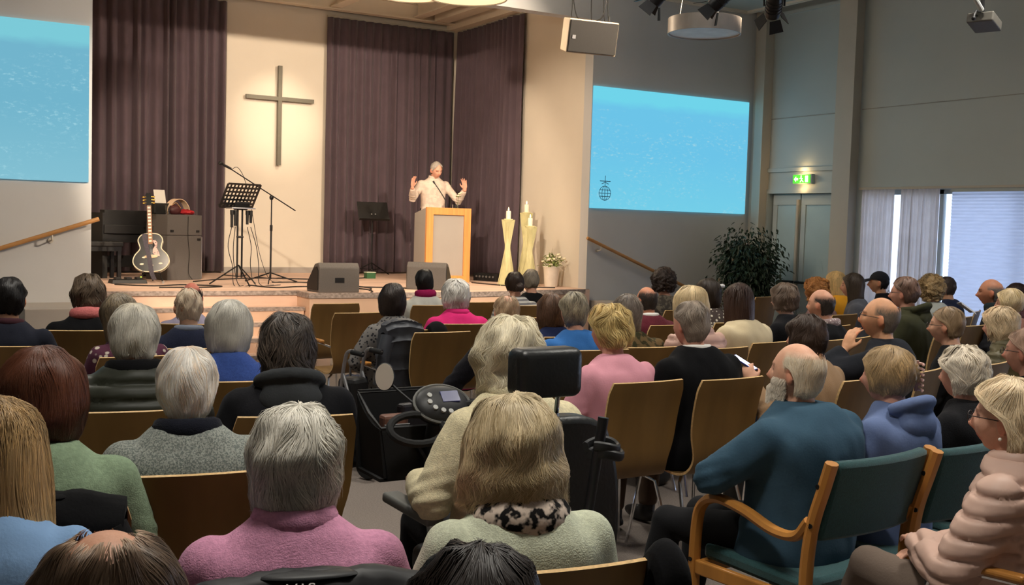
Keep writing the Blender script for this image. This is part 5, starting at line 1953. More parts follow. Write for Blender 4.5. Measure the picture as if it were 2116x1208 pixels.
def ply_fn(u, v):
    def at(v_):
        y = np.interp(v_, PLYS, [p.y for p in PLY])
        z = np.interp(v_, PLYS, [p.z for p in PLY])
        return float(y), float(z)
    y, z = at(v)
    y2, z2 = at(min(v + 0.01, 1))
    y1, z1 = at(max(v - 0.01, 0))
    n_ = Vector((0, -(z2 - z1), (y2 - y1)))
    n_.normalize()
    # plan shape: seat wide, waist narrower, back a little wider again, rounded corners
    w = 0.215
    back = ss(0.5, 1.0, v)
    w += -0.028 * math.exp(-((v - 0.52) / 0.10) ** 2) + 0.012 * back - 0.016 * ss(0.9, 1.0, v) ** 3
    x = (u * 2 - 1)
    e = 1 - 0.05 * ss(0.94, 1.0, v) * 0 - 0.12 * ss(0.93, 1.0, 1 - v)
    curve = 0.022 * ss(0.45, 0.8, v) * x * x
    return Vector((x * w * e, y + curve, z)), n_


def chair_proto(label):
    t = thing('stacking_chair', label, 'chair', (0, 0, 0), 0, 'plywood stacking chairs')
    MB().slab(ply_fn, 10, 34, 0.012, 0, 1).build('shell', [M_ply, M_plyedge], t, smooth=40)
    for sx in (-1, 1):
        MB().tube([(sx * 0.15, 0.14, 0.425), (sx * 0.19, 0.16, 0.40), (sx * 0.235, 0.21, 0.0)], 0.009, 8).build('leg', M_chrome, t)
        MB().tube([(sx * 0.15, -0.10, 0.415), (sx * 0.19, -0.13, 0.39), (sx * 0.235, -0.25, 0.0)], 0.009, 8).build('leg', M_chrome, t)
    m = MB()
    for sx in (-1, 1):
        m.tube([(sx * 0.15, 0.14, 0.424), (sx * 0.15, -0.10, 0.414)], 0.009, 8)
    m.tube([(-0.15, 0.02, 0.415), (0.15, 0.02, 0.415)], 0.009, 8)
    m.build('seat_frame', M_chrome, t)
    return t


CH0 = chair_proto('x')
CH_USED = []


def place_chair(loc, rz, label, group='plywood stacking chairs'):
    if not CH_USED:
        CH0.location = loc
        CH0.rotation_euler = (0, 0, rz)
        CH0['label'] = label
        CH_USED.append(CH0)
        return CH0
    c = dup(CH0, loc, rz, label, group)
    CH_USED.append(c)
    return c


def arm_rest(t, side):
    """chrome arm with a wooden pad, a part of the chair it is fixed to"""
    MB().tube(catmull([(side * 0.235, 0.16, 0.36), (side * 0.255, 0.14, 0.60), (side * 0.255, 0.10, 0.66), (side * 0.25, -0.08, 0.672), (side * 0.225, -0.235, 0.655)], 4), 0.009, 8).build('arm_tube', M_chrome, t)
    MB().box((side * 0.255, -0.01, 0.690), (0.045, 0.27, 0.022)).build('arm_pad', M_beech, t, smooth=0, bevel=0.008)


def empty_chair(px, py, face, label, D=None, rz=None, ztop=0.925, arms=()):
    """px,py: middle of the chair's top edge in the photograph"""
    p = onz(px, py, ztop) if D is None else atd(px, py, D)
    r_ = R(face)
    off = Matrix.Rotation(r_, 3, 'Z') @ Vector((0, -0.30, 0))
    c = place_chair((p.x - off.x, p.y - off.y, 0), r_, label)
    for a_ in arms:
        arm_rest(c, a_)
    return c

# ------------------------------------------------------------------ the people
WHITE, SILVER, GREY, GREYB = (228, 222, 212), (206, 201, 188), (150, 142, 132), (112, 100, 90)
BROWN, DBROWN, BLACK, REDB = (92, 66, 48), (52, 38, 30), (26, 23, 22), (84, 46, 28)
BLOND, DBLOND, GINGER = (214, 178, 118), (168, 140, 98), (196, 132, 70)
PALE, ROSY, TAN, DARKS = (226, 184, 160), (222, 164, 140), (204, 154, 122), (150, 100, 74)
C = cloth

# --- left block, nearest rows
person(-14, 816, 2.35, 'the woman with long fair hair', 'woman with very long streaked fair hair and a light blue shirt at the left edge',
       H('long', W=0.104, wb=0.15, zb=-0.46, bb=0.13, streak=((1.5, 1.45, 1.35), 0.4), var=0.3, mess=0.2, tip=0.4), (168, 136, 92), 'shirt', C('light_blue_denim', (120, 152, 190)), bw=0.98, head=(-4, 4, 0))
person(222, 1084, 1.25, 'the man with the bald patch', 'top of a brown haired head with a bald patch, lowest at the bottom left',
       H('short', s0=0.15, th=0.007, W=0.085, B=0.105, var=0.2, den=2.0, lws=0.7, mess=0.3, root=((4.5, 4.8, 5.2), 0.10), len=0.20, puff=0.002, phi='crop', crown=-0.03, fade=0.14, capfrom=0.24), (96, 76, 58), 'jumper', C('dark_grey_jumper', (60, 60, 62), 'knit'), head=(0, -6, 0), chair=False)
person(617, 836, 2.45, 'the woman in the pink cowl jumper', 'woman with thick short silver hair in a pink roll collar jumper',
       H('round', W=0.106, th=0.026, B=0.126, zb=-0.150, wb=0.066, bb=0.092, pw=1.5, len=0.36, mess=0.7, shape=0.0045, den=1.3, flick=0.02, puff=0.014, per=16, tip=-0.35, var=0.22, cov=4, streak=((0.6, 0.58, 0.55), 0.22)), SILVER,
       'jumper', C('pink_knit', (198, 138, 166), 'knit'), 'knit', face=-14, head=(0, 2, 2), bw=1.12, skin=ROSY, inf=0.026,
       collar=('roll_collar', C('pink_knit', (198, 138, 166), 'knit'), 0.083, 0.020, 1.035, -0.006))
person(88, 714, 2.95, 'the woman with auburn hair', 'woman with full auburn brown hair in a pale green jumper',
       H('bob', W=0.118, th=0.03, B=0.135, zb=-0.12, wb=0.092, bb=0.092, n=5000, lw=0.003, mess=0.25, per=14, var=0.22, tip=-0.25), REDB, 'jumper', C('sage_green_knit', (128, 148, 120), 'knit'), 'knit', face=-10, bw=1.05, inf=0.026)
person(388, 716, 3.35, 'the man in the grey fleece', 'white haired man in a speckled grey fleece with navy collar',
       H('short', th=0.010, W=0.092, B=0.114, n=5000, lw=0.0028, per=14, len=0.35, mess=0.3, zb=-0.095, wb=0.068, bb=0.08, streak=((1.0, 0.86, 0.72), 0.25), root=((0.98, 0.80, 0.66), 0.16)), WHITE, 'fleece_jacket',
       C('speckled_grey_fleece', (150, 154, 146), 'knit', col2=S(108, 114, 110), pattern='noise', pscale=190), 'knit', face=-9, head=(-4, 0, 0), skin=ROSY, bw=1.08, inf=0.028,
       collar=('collar', C('navy_fleece', (22, 24, 34), 'knit'), 0.086, 0.022, 1.028, -0.012), seed=4)
person(278, 626, 4.3, 'the man in the olive padded jacket', 'grey haired man in a dark olive padded jacket, left of the bald man in navy',
       H('short', th=0.014, W=0.094, B=0.116, n=4200, lw=0.0032, per=12, len=0.32, mess=0.4, zb=-0.09, wb=0.07, bb=0.08, root=((1.0, 0.9, 0.72), 0.3)), (204, 198, 184), 'padded_jacket', C('olive_puffer', (46, 48, 38), 'puffer'), 'puffer',
       face=-6, bw=1.1, inf=0.035, collar=('collar', C('black_fleece', (18, 18, 20)), 0.09, 0.026, 1.03, -0.01))
person(595, 646, 4.3, 'the woman in the black outdoor jacket', 'woman with shaggy dark grey hair in a black and grey jacket',
       H('round', W=0.104, th=0.026, B=0.122, zb=-0.115, wb=0.082, bb=0.086, n=1900, mess=0.9, len=0.4, var=0.35, streak=((1.9, 1.8, 1.7), 0.25), puff=0.008, rough=0.004), (74, 66, 60), 'jacket',
       C('black_softshell', (34, 34, 38), col2=S(22, 22, 25), pattern='noise', pscale=3), face=-12, bw=1.1, inf=0.034, RE=(0.26, 0.06, 0.72), collar=('hood_collar', C('charcoal_softshell', (58, 60, 62)), 0.095, 0.026, 1.02, -0.015))
person(477, 618, 5.1, 'the woman in cobalt blue', 'woman with a smooth silver bob in a cobalt blue jumper',
       H('bob', W=0.108, th=0.022, B=0.12, zb=-0.12, wb=0.088, n=1600, mess=0.15, len=0.7, var=0.12), SILVER, 'jumper', C('cobalt_knit', (66, 92, 164), 'knit'), face=-12, bw=1.0, head=(0, 0, 3))
person(390, 594, 6.25, 'the bald man in navy', 'nearly bald man with protruding ears in a navy jumper and grey collar',
       H('thin', n=1500), (196, 176, 150), 'jumper', C('navy_knit', (26, 30, 48), 'knit'), face=-10, skin=(212, 168, 138), bw=1.08, stubble=(0.85, 0.80, 0.74),
       collar=('collar', C('grey_collar', (110, 116, 128)), 0.072, 0.016, 1.032, -0.008))
person(396, 582, 7.6, 'the bald man with the dark rimmed scalp', 'reddish bald head just showing above the bald man in navy',
       H('bald', s0=0.36), BLACK, 'jumper', C('lavender_shirt', (150, 142, 160)), skin=(206, 120, 100), bw=0.98)
person(240, 605, 5.8, 'the woman leaning left', 'woman with long grey fair hair and a flowered blouse, leaning behind the olive jacket',
       H('long', W=0.10, wb=0.10, zb=-0.30, streak=((1.3, 1.25, 1.1), 0.3)), (132, 118, 98), 'blouse', C('flowered_blouse', (186, 176, 160), col2=S(80, 44, 60), pattern='voronoi', pscale=26), face=4, head=(0, 0, -14), bw=0.92)
person(183, 566, 7.0, 'the woman with the coral scarf', 'woman with short brown grey hair, coral scarf and black top at the far left',
       H('round', W=0.100, zb=-0.10, len=0.3, mess=0.7, var=0.3, lump=0.004), (98, 82, 66), 'jumper', C('black_jersey', (18, 18, 20)), face=-14, bw=1.12,
       collar=('scarf', C('coral_scarf', (196, 110, 108), bump=(60, 0.4)), 0.088, 0.028, 1.03, -0.02))
person(20, 572, 6.1, 'the young man at the left edge', 'young man with short black hair and a dark jacket at the left edge',
       H('short', th=0.014, W=0.088, B=0.112, phi='crop', len=0.2), BLACK, 'jacket', C('navy_jacket', (28, 30, 40)), face=-18, skin=TAN, bw=1.08,
       collar=('collar', C('maroon_collar', (60, 34, 40)), 0.075, 0.016, 1.03, -0.01))

# --- middle block
person(812, 584, 7.6, 'the woman in the dark patterned dress', 'woman with dark chin length hair in a dark dotted dress',
       H('bob', W=0.098, th=0.016, zb=-0.115, wb=0.08, n=1400), (44, 34, 28), 'dress', C('dotted_dress', (44, 44, 48), col2=S(120, 116, 112), pattern='voronoi', pscale=40), face=4, head=(-10, 0, 0), bw=1.0, LE=(-0.30, 0.0, 0.72))
person(877, 555, 9.9, 'the person with the magenta scarf', 'black haired person with magenta scarf and pale grey top before the right monitor',
       H('short', th=0.018, W=0.090, zb=-0.10), BLACK, 'jumper', C('pale_grey_jersey', (196, 194, 184)), face=-6, skin=DARKS, bw=1.2,
       collar=('scarf', C('magenta_scarf', (150, 30, 80), bump=(60, 0.4)), 0.08, 0.026, 1.05, -0.01))
person(943, 576, 8.2, 'the woman in the magenta jacket', 'woman with short white hair in a bright magenta jacket',
       H('round', W=0.108, th=0.026, zb=-0.10, wb=0.078, len=0.3, mess=0.6), WHITE, 'jacket', C('magenta_fleece', (206, 44, 110)), face=-8, bw=1.12, inf=0.03,
       collar=('collar', C('magenta_fleece', (206, 44, 110)), 0.08, 0.02, 1.03, -0.01))
person(1064, 561, 10.2, 'the woman with the low bun', 'woman with dark hair in a low bun and a striped scarf near the candles',
       H('up', W=0.088), DBROWN, 'jumper', C('striped_wrap', (214, 210, 200), col2=S(110, 108, 112), pattern='stripe', pscale=9), face=-4, bw=0.98)
person(1097, 556, 10.6, 'the grey haired man in the black jacket by the candles', 'grey haired man in a black jacket right of the woman with the bun',
       H('crop', W=0.086, th=0.009), (140, 128, 112), 'jacket', C('black_jacket_cloth', (20, 20, 22)), face=-4, bw=1.1)
person(1048, 609, 6.6, 'the man with thinning hair', 'man with thinning sandy hair and a black jumper in front of the bun woman',
       H('thin', n=2200, s0=0.12, th=0.006), (170, 140, 108), 'jumper', C('black_knit', (20, 19, 24), 'knit'), face=-4, bw=1.14, LE=(-0.36, 0.02, 0.72), LW=(-0.34, 0.22, 0.60), stubble=(0.80, 0.72, 0.62))
person(1140, 604, 7.5, 'the woman in the navy top', 'brown haired woman in a navy top, left of the man in bright blue',
       H('bob', W=0.098, zb=-0.13, mess=0.4, streak=((1.6, 1.5, 1.3), 0.2)), BROWN, 'jumper', C('ink_blue_jersey', (30, 38, 70)), face=-4, bw=1.0)
person(1187, 602, 6.75, 'the person in bright blue', 'grey short haired person in a bright blue jumper',
       H('short', th=0.018, W=0.094, len=0.34, mess=0.6, streak=((1.5, 1.5, 1.4), 0.35), zb=-0.09, tip=-0.3), (128, 118, 100), 'jumper', C('bright_blue_jersey', (56, 110, 176)), face=-4, bw=1.18)
person(1262, 629, 5.45, 'the woman in the rose top', 'woman with short blond layered hair in a rose pink top',
       H('round', W=0.096, th=0.022, B=0.124, zb=-0.085, wb=0.06, bb=0.088, len=0.28, mess=0.9, var=0.32, n=1800, tip=-0.2, phi='short', cov=14, rough=0.005), (206, 178, 116), 'top', C('rose_jersey', (226, 158, 172)), face=2, head=(12, 0, 0), bw=1.06, skin=ROSY, inf=0.020)
person(1297, 606, 7.0, 'the woman in the camouflage scarf', 'woman with grey brown hair and a mottled green brown scarf',
       H('bob', W=0.100, zb=-0.14, var=0.3, streak=((1.7, 1.7, 1.6), 0.3)), GREYB, 'wrap', C('mottled_wrap', (112, 92, 62), col2=S(60, 58, 38), pattern='noise', pscale=22), face=-6, bw=1.15)
person(1338, 591, 8.6, 'the man in the maroon jumper', 'balding man with dark side hair in a maroon jumper',
       H('bald', s0=0.34), (62, 54, 48), 'jumper', C('maroon_knit', (92, 34, 44), 'knit'), face=2, skin=(206, 138, 106), bw=1.1,
       collar=('collar', C('white_shirt_collar', (226, 222, 215)), 0.07, 0.013, 1.035, -0.008))
person(1372, 553, 10.2, 'the curly haired man', 'tall person with round dark curly hair before the right handrail',
       H('curly', W=0.106, th=0.034, zb=-0.085, wb=0.07), (58, 44, 36), 'jacket', C('tweed_jacket', (58, 52, 46), col2=S(92, 84, 72), pattern='noise', pscale=30), face=0, bw=1.0)
person(1429, 589, 7.05, 'the woman in the pale pink coat', 'woman with straight pale blond hair in a pale pink coat',
       H('bob', W=0.106, th=0.022, zb=-0.14, wb=0.10, len=0.7, mess=0.12), (222, 196, 150), 'coat', C('pale_pink_quilt', (206, 166, 150), 'puffer'), 'puffer', face=4, bw=1.0)
person(1430, 621, 5.65, 'the big man in black', 'broad grey haired man in a black jacket with white collar edge',
       H('short', th=0.012, W=0.092, zb=-0.085, len=0.24, mess=0.6, var=0.25, root=((1.1, 1.0, 0.85), 0.25)), (134, 120, 106), 'jacket', C('black_wool', (16, 16, 18)), face=4, head=(4, 0, 0), skin=ROSY, bw=1.2, inf=0.032,
       RE=(0.34, 0.05, 0.71), LE=(-0.32, 0.05, 0.70), collar=('collar', C('white_shirt_collar', (226, 222, 215)), 0.072, 0.010, 1.045, -0.006))
person(1464, 574, 9.0, 'the woman with the white hair clip', 'dark haired woman with a white hair clip and flowered blouse',
       H('bob', W=0.100, th=0.018, zb=-0.14, wb=0.085), (52, 42, 34), 'blouse', C('cream_flowered_blouse', (206, 198, 180), col2=S(70, 60, 56), pattern='voronoi', pscale=30), face=4, bw=0.98)
person(1527, 583, 7.5, 'the woman with long brown hair', 'woman with very long straight brown hair and a cream jacket',
       H('long', W=0.098, wb=0.118, zb=-0.42), (62, 42, 32), 'jacket', C('cream_jacket', (216, 198, 162)), face=8, bw=1.1, inf=0.028)
person(1622, 584, 8.6, 'the woman in the black cardigan', 'woman with short ash brown hair in a black cardigan before the door',
       H('round', W=0.098, zb=-0.09, len=0.3, mess=0.5), (112, 94, 80), 'cardigan', C('black_cardigan', (18, 18, 22), 'knit'), face=12, bw=1.12, lean=0.05, skin=PALE)
person(1700, 596, 8.0, 'the balding man in black with the open collar', 'balding man with a black jacket and pale open shirt collar',
       H('bald', s0=0.42), (64, 56, 50), 'jacket', C('black_blazer', (20, 20, 22)), face=22, bw=1.1, skin=(222, 164, 134),
       collar=('shirt_collar', C('patterned_shirt', (216, 206, 198), col2=S(150, 130, 130), pattern='voronoi', pscale=60), 0.088, 0.022, 1.02, -0.012))
person(1688, 574, 10.2, 'the person with ginger curls', 'person with ginger blond curly hair near the door',
       H('curly', W=0.102, zb=-0.10), GINGER, 'jumper', C('dusty_mauve_knit', (128, 98, 96)), face=12, bw=1.0)
person(1727, 559, 11.3, 'the woman in the mustard top', 'woman with long blond hair in a mustard yellow top',
       H('long', W=0.094, zb=-0.30, wb=0.09), BLOND, 'top', C('mustard_jersey', (222, 156, 40)), face=18, bw=0.95)
person(1763, 563, 10.7, 'the woman in the slate top', 'woman with long dark brown hair in a slate grey top, turned to the stage',
       H('long', W=0.096, zb=-0.25, wb=0.088), (66, 54, 42), 'top', C('slate_jersey', (88, 90, 98)), face=36, bw=0.98)
person(1818, 561, 11.8, 'the man in the black cap', 'man in a black peaked cap and black top in profile before the white curtain',
       H('crop', th=0.006, W=0.081, s0=0.3), BLACK, 'jumper', C('black_sweat', (20, 20, 26)), face=40, skin=TAN, bw=1.05, res=True)
person(1872, 571, 8.6, 'the man in the olive coat', 'man with brown grey hair in an olive hooded coat before the curtains',
       H('short', th=0.014, W=0.092, zb=-0.075, mess=0.6), (120, 92, 78), 'coat', C('olive_coat', (56, 56, 38)), face=22, skin=ROSY, bw=1.15, inf=0.032, res=True,
       collar=('coat_collar', C('olive_coat', (56, 56, 38)), 0.09, 0.026, 1.02, -0.015))
person(1925, 566, 10.3, 'the person with tousled blond curls', 'person with tousled dark blond curls and a pale grey top',
       H('curly', W=0.106, th=0.036, zb=-0.11, n=800, var=0.45), DBLOND, 'top', C('pale_grey_top', (164, 166, 160)), face=14, bw=0.98)
person(1956, 571, 11.2, 'the man in the navy jacket by the blind', 'short haired man in a navy jacket half hidden by the blond curls',
       H('crop', th=0.008), (70, 58, 52), 'jacket', C('navy_softshell', (34, 40, 62)), face=30, bw=1.05, skin=TAN)
person(2051, 575, 9.5, 'the bald man by the blind', 'bald tanned man in a dark jacket in profile before the blind',
       H('bald', s0=0.45, th=0.006), (120, 112, 106), 'jacket', C('dark_grey_jacket', (42, 42, 46)), face=34, skin=(196, 134, 104), bw=1.2, res=True, inf=0.03,
       collar=('jacket_collar', C('dark_teal_collar', (36, 46, 50)), 0.09, 0.03, 1.035, -0.01))
person(2101, 584, 11.0, 'the brown haired person at the right edge', 'person with dark brown hair at the far right edge before the blind',
       H('bob', W=0.10, zb=-0.12), (58, 40, 34), 'jumper', C('plum_jersey', (96, 66, 66)), face=20, bw=1.0)
person(2089, 595, 8.7, 'the pale haired woman at the right', 'woman with pale straw hair pinned up, right of the bald tanned man',
       H('up', W=0.09, th=0.014, streak=((0.8, 0.75, 0.62), 0.2)), (216, 192, 150), 'blouse', C('brown_flowered_blouse', (120, 84, 72)), face=20, bw=1.0)

# --- right block
person(1667, 649, 5.8, 'the person in the tan jacket', 'person with wavy dark brown hair in a tan jacket, holding a phone',
       H('round', W=0.104, th=0.024, zb=-0.10, len=0.34, mess=0.6, lump=0.004), (66, 50, 40), 'jacket', C('tan_jacket', (158, 128, 98)), face=12, bw=1.05, lean=0.10, inf=0.026,
       LE=(-0.33, 0.08, 0.74), LW=(-0.27, 0.24, 0.90), hands=dict(L=dict(d=(0.2, 0.5, 0.8), n=(-0.7, -0.3, 0.3), curl=0.9, side=1)))
person(1828, 613, 6.2, 'the bald man with his hand at his face', 'bald man in a dark jacket resting his face on his hand',
       H('bald', s0=0.40, th=0.007), (120, 106, 92), 'jacket', C('charcoal_jacket', (38, 40, 46)), face=22, head=(16, 6, 0), skin=(232, 172, 132), bw=1.12, inf=0.03, res=True,
       LE=(-0.30, 0.30, 0.80), LW=(-0.140, 0.165, 0.972), hands=dict(L=dict(d=(0.30, -0.25, 1.0), n=(-0.9, 0.35, 0.2), curl=0.5, side=1)))
person(1960, 633, 6.65, 'the man with the thin glasses', 'man with sandy grey hair, thin glasses and a black jumper',
       H('short', th=0.010, W=0.086, zb=-0.075, phi='crop', mess=0.5), (148, 122, 92), 'jumper', C('black_crew', (22, 22, 24)), face=18, head=(6, 0, 0), skin=(230, 176, 146), bw=1.05, res=True)
person(2069, 633, 7.1, 'the woman in the khaki jacket', 'woman with white blond waved hair in a khaki quilted jacket',
       H('round', W=0.102, th=0.026, zb=-0.115, wb=0.076, mess=0.7, lump=0.005, tip=-0.3), (222, 196, 158), 'jacket', C('khaki_quilt', (96, 88, 62), 'puffer'), 'puffer', face=14, skin=ROSY, bw=1.05, inf=0.028,
       collar=('jacket_collar', C('khaki_quilt', (96, 88, 62), 'puffer'), 0.085, 0.026, 1.03, -0.014))
person(1992, 715, 4.75, 'the woman with short white hair in black', 'woman with short white curls and a black cardigan on the farthest green armchair',
       H('round', W=0.104, th=0.024, zb=-0.09, wb=0.074, len=0.26, mess=0.8, lump=0.005, phi='short', cov=10), (226, 212, 190), 'cardigan', C('black_lambswool', (20, 20, 23), 'knit'), face=6, bw=1.12, skin=ROSY, chair=False, inf=0.026)
person(1838, 713, 4.38, 'the woman in the blue hoodie', 'woman with ash blond hair clipped up and a dusty blue hooded top',
       H('up', W=0.100, th=0.020, B=0.122, zb=-0.075, wb=0.066, bb=0.078, len=0.5, var=0.3, mess=0.35, streak=((1.35, 1.3, 1.2), 0.3), n=4000, lw=0.0034, per=14), (158, 132, 96), 'hooded_top', C('dusty_blue_sweat', (98, 114, 152)), face=8, head=(10, 0, 0), bw=1.06, skin=ROSY, chair=False, inf=0.03)
person(1655, 704, 4.1, 'the big man in the teal jumper', 'big bald man with white beard and teal jumper on the nearest green armchair',
       H('bald', s0=0.36, th=0.012, W=0.092, B=0.114, zb=-0.085, wb=0.074, bb=0.082, n=5500, lw=0.003, len=0.26, mess=0.4, puff=0.005, cap=True, per=14, fade=0.2, streak=((0.9, 0.84, 0.74), 0.3)), (232, 216, 190), 'jumper', C('teal_jersey', (58, 84, 102)), face=6, head=(16, 4, 0), skin=(232, 176, 146), bw=1.24, depth=1.3, chair=False, inf=0.032, res=True,
       LE=(-0.33, 0.14, 0.76), LW=(-0.05, 0.31, 0.76), RE=(0.34, 0.12, 0.73), RW=(0.08, 0.33, 0.70), legs=((-0.24, 0.46, 0.50), (-0.30, 0.50, 0.09), (0.0, 0.50, 0.50), (-0.03, 0.52, 0.09)), trous=cloth('black_trouser_cloth', (26, 26, 28)),
       hands=dict(L=dict(d=(1, 0.05, -0.1), n=(0, 0.6, 0.8), curl=0.3), R=dict(d=(-1, 0.1, 0.05), n=(0, 0.6, 0.8), curl=0.3)))
person(2092, 780, 3.35, 'the woman in the pink quilted jacket', 'woman with white blond hair, glasses and pearl earring in a pale pink quilted jacket',
       H('round', W=0.104, th=0.026, B=0.130, zb=-0.125, wb=0.074, bb=0.088, n=6500, lw=0.003, per=16, len=0.34, mess=0.45, tip=-0.25, phi='short', cov=2, streak=((0.75, 0.7, 0.6), 0.2)), (230, 208, 172), 'quilted_jacket', C('pale_pink_puffer', (200, 166, 150), 'puffer'), 'puffer',
       face=14, head=(6, 2, 0), skin=(226, 172, 146), bw=1.12, inf=0.036, chair=False, res=True, trous=cloth('grey_brown_trousers', (112, 98, 88)),
       LE=(-0.29, 0.06, 0.70), LW=(-0.04, 0.28, 0.70), RE=(0.28, 0.06, 0.69), RW=(0.06, 0.27, 0.66), legs=((-0.05, 0.46, 0.58), (0.16, 0.66, 0.20), (0.13, 0.44, 0.50), (0.12, 0.42, 0.09)),
       collar=('padded_collar', C('pale_pink_puffer', (200, 166, 150), 'puffer'), 0.086, 0.028, 1.03, -0.012))
person(2126, 676, 5.3, 'the person cut off at the right edge', 'person with glasses cut off by the right edge, behind the pink quilted jacket',
       H('short', W=0.09), (150, 120, 100), 'jumper', C('black_crew', (22, 22, 24)), face=14, skin=ROSY, bw=1.0, res=True)

# --- the middle front
person(1056, 653, 3.5, 'the woman on the scooter', 'woman with wavy white hair and a cream jumper sitting on the mobility scooter',
       H('round', W=0.106, th=0.024, B=0.128, zb=-0.135, wb=0.086, bb=0.096, n=6000, lw=0.003, per=16, len=0.40, mess=0.5, wave=0.40, wf=11, shape=0.010, tip=-0.1, var=0.16), (228, 216, 186), 'jumper', C('cream_fleece', (216, 204, 168), 'knit'), 'knit', face=0, head=(-8, 2, 0), bw=1.08, zb=0.12, chair=False, inf=0.032,
       LE=(-0.30, -0.03, 0.715), LW=(-0.20, 0.27, 0.70), RE=(0.29, 0.0, 0.72), RW=(0.20, 0.27, 0.70), collar=('jumper_collar', C('cream_fleece', (216, 204, 168), 'knit'), 0.076, 0.022, 1.045, -0.008))
person(1064, 813, 2.6, 'the woman with the fair bob', 'woman with a layered ash blond bob, patterned scarf and pale sage jumper',
       H('bob', W=0.116, th=0.024, B=0.130, zb=-0.142, wb=0.110, bb=0.110, n=7500, len=0.5, mess=0.35, per=24, pw=2.6, flare=0.016, flick=0.035, wave=0.34, shape=0.0055, den=1.2, puff=0.012,  wf=10, rag=0.05, var=0.22, lw=0.0028, root=((1.02, 1.10, 1.25), 0.85), streak=((0.66, 0.62, 0.55), 0.25)), (202, 178, 136), 'jumper', C('pale_sage_knit', (192, 196, 172), 'knit'), 'knit', face=-8, bw=1.02, inf=0.026,
       collar=('scarf', C('black_white_scarf', (206, 188, 172), col2=S(24, 22, 22), pattern='noise', pscale=38), 0.100, 0.034, 0.990, -0.025))
person(990, 1124, 1.5, 'the dark head at the bottom', 'top of a dark brown head with a middle parting at the bottom edge',
       H('bob', W=0.100, th=0.022, n=6000, lw=0.0026, lump=0.010, lf=2, mess=0.12, per=24, zb=-0.12), (40, 32, 28), 'jumper', C('black_jersey', (18, 18, 20)), face=-8, chair=False)

# --- extra pieces of clothing and hair
def on_head(who, name, mb, mats, **kw):
    P = PEOPLE[who][1]
    mb.v = [P.Hm @ v for v in mb.v]
    return part_on(who, name, mb, mats, **kw)


M_specs = mat('spectacle_frame', S(52, 44, 44), 0.4, 0.3)


def glasses(who, mm=None):
    m = MB()
    for sx in (-1, 1):
        m.tube([(sx * 0.033 + 0.022 * math.cos(a * PI / 8), 0.108, 0.002 + 0.017 * math.sin(a * PI / 8)) for a in range(16)], 0.0016, 5, closed=True)
        m.tube([(sx * 0.055, 0.106, 0.008), (sx * 0.076, 0.085, 0.008), (sx * 0.081, 0.0, 0.006), (sx * 0.079, -0.015, -0.01)], 0.0017, 5)
    m.tube([(-0.012, 0.112, 0.005), (0.012, 0.112, 0.005)], 0.0016, 5)
    f = on_head(who, 'eyeglasses', m, mm or M_specs)


for w_ in ('the man with the thin glasses', 'the woman in the pink quilted jacket', 'the man in the olive coat', 'the bald man with his hand at his face', 'the person cut off at the right edge'):
    glasses(w_)
# cap
m = MB().ell((0, -0.006, 0.03), (0.088, 0.106, 0.098), 26, 14, fn=lambda p, d: [p[0], p[1], max(p[2], 0.004)])
on_head('the man in the black cap', 'cap', m, mat('black_cap_cloth', S(20, 22, 30), 0.85))
m = MB().slab(lambda u, v: ((0.075 * (u * 2 - 1) * (1 - 0.3 * v * v), 0.085 + 0.085 * v * math.sqrt(max(1 - 0.55 * (u * 2 - 1) ** 2, 0)), 0.045 - 0.02 * v - 0.02 * (u * 2 - 1) ** 2), (0, 0, 1)), 10, 6, 0.006)
on_head('the man in the black cap', 'cap_peak', m, mat('black_cap_cloth', S(20, 22, 30), 0.85))
# bun, clips
m = MB().ell((0, -0.125, -0.02), (0.045, 0.04, 0.045), 18, 12, fn=lambda p, d: [p[k] * (1 + 0.12 * math.sin(9 * d[0] + 7 * d[2])) for k in range(3)])
on_head('the woman with the low bun', 'hair_bun', m, mat('bun_hair', S(58, 42, 34), 0.5, nz=(60, 0.3)))
m = MB().ell((0.058, -0.108, 0.070), (0.034, 0.016, 0.018), 14, 8)
on_head('the woman with the white hair clip', 'hair_clip', m, mat('white_clip', S(225, 222, 220), 0.4))
m = MB().ell((0, 0, 0), (0.045, 0.028, 0.05), 24, 16, M=Matrix.Translation((0.02, -0.100, 0.02)), fn=lambda p, d: [p[k] * (1 + 0.15 * math.sin(8 * d[0] + 5 * d[2])) for k in range(3)])
on_head('the woman in the blue hoodie', 'hair_twist', m, mat('twist_hair', S(150, 124, 88), 0.5, nz=(90, 0.35)))
m = MB()
for k in range(6):
    z_ = 0.065 - 0.022 * k
    m.tube(catmull([(0.062, -0.100, z_), (0.066, -0.128, z_ - 0.003), (0.034, -0.142, z_ - 0.006)], 4), [0.006] * 8 + [0.003], 6)
m.tube([(0.062, -0.104, 0.075), (0.064, -0.104, -0.055)], 0.009, 8)
on_head('the woman in the blue hoodie', 'claw_clip', m, mat('tortoise_clip', S(190, 150, 140), 0.3))
# hood of the hoodie and hood of the olive coat
def hood(who, name, mt, sc_=1.0):
    P = PEOPLE[who][1]
    m = MB()
    m.ell((0, -0.115 + P.yo(1.0), 0.962), (0.135 * sc_, 0.062 * sc_, 0.098 * sc_), 26, 16, fn=lambda p, d: [p[0] * (1 - 0.25 * max(-d[2], 0)), p[1] * (1 + 0.10 * math.sin(5 * d[0])), p[2]])
    m.tube([(0.125 * sc_ * math.cos(a * PI / 10), -0.06 + P.yo(1.0) - 0.085 * math.sin(a * PI / 10), 1.03 + 0.045 * math.sin(a * PI / 10)) for a in range(11)], 0.028, 10)
    me = bake(m, 0.01, 5)
    o = finish(me, name, mt, PEOPLE[who][0])
    me.transform(Matrix.Scale(PEOPLE[who][2], 4))


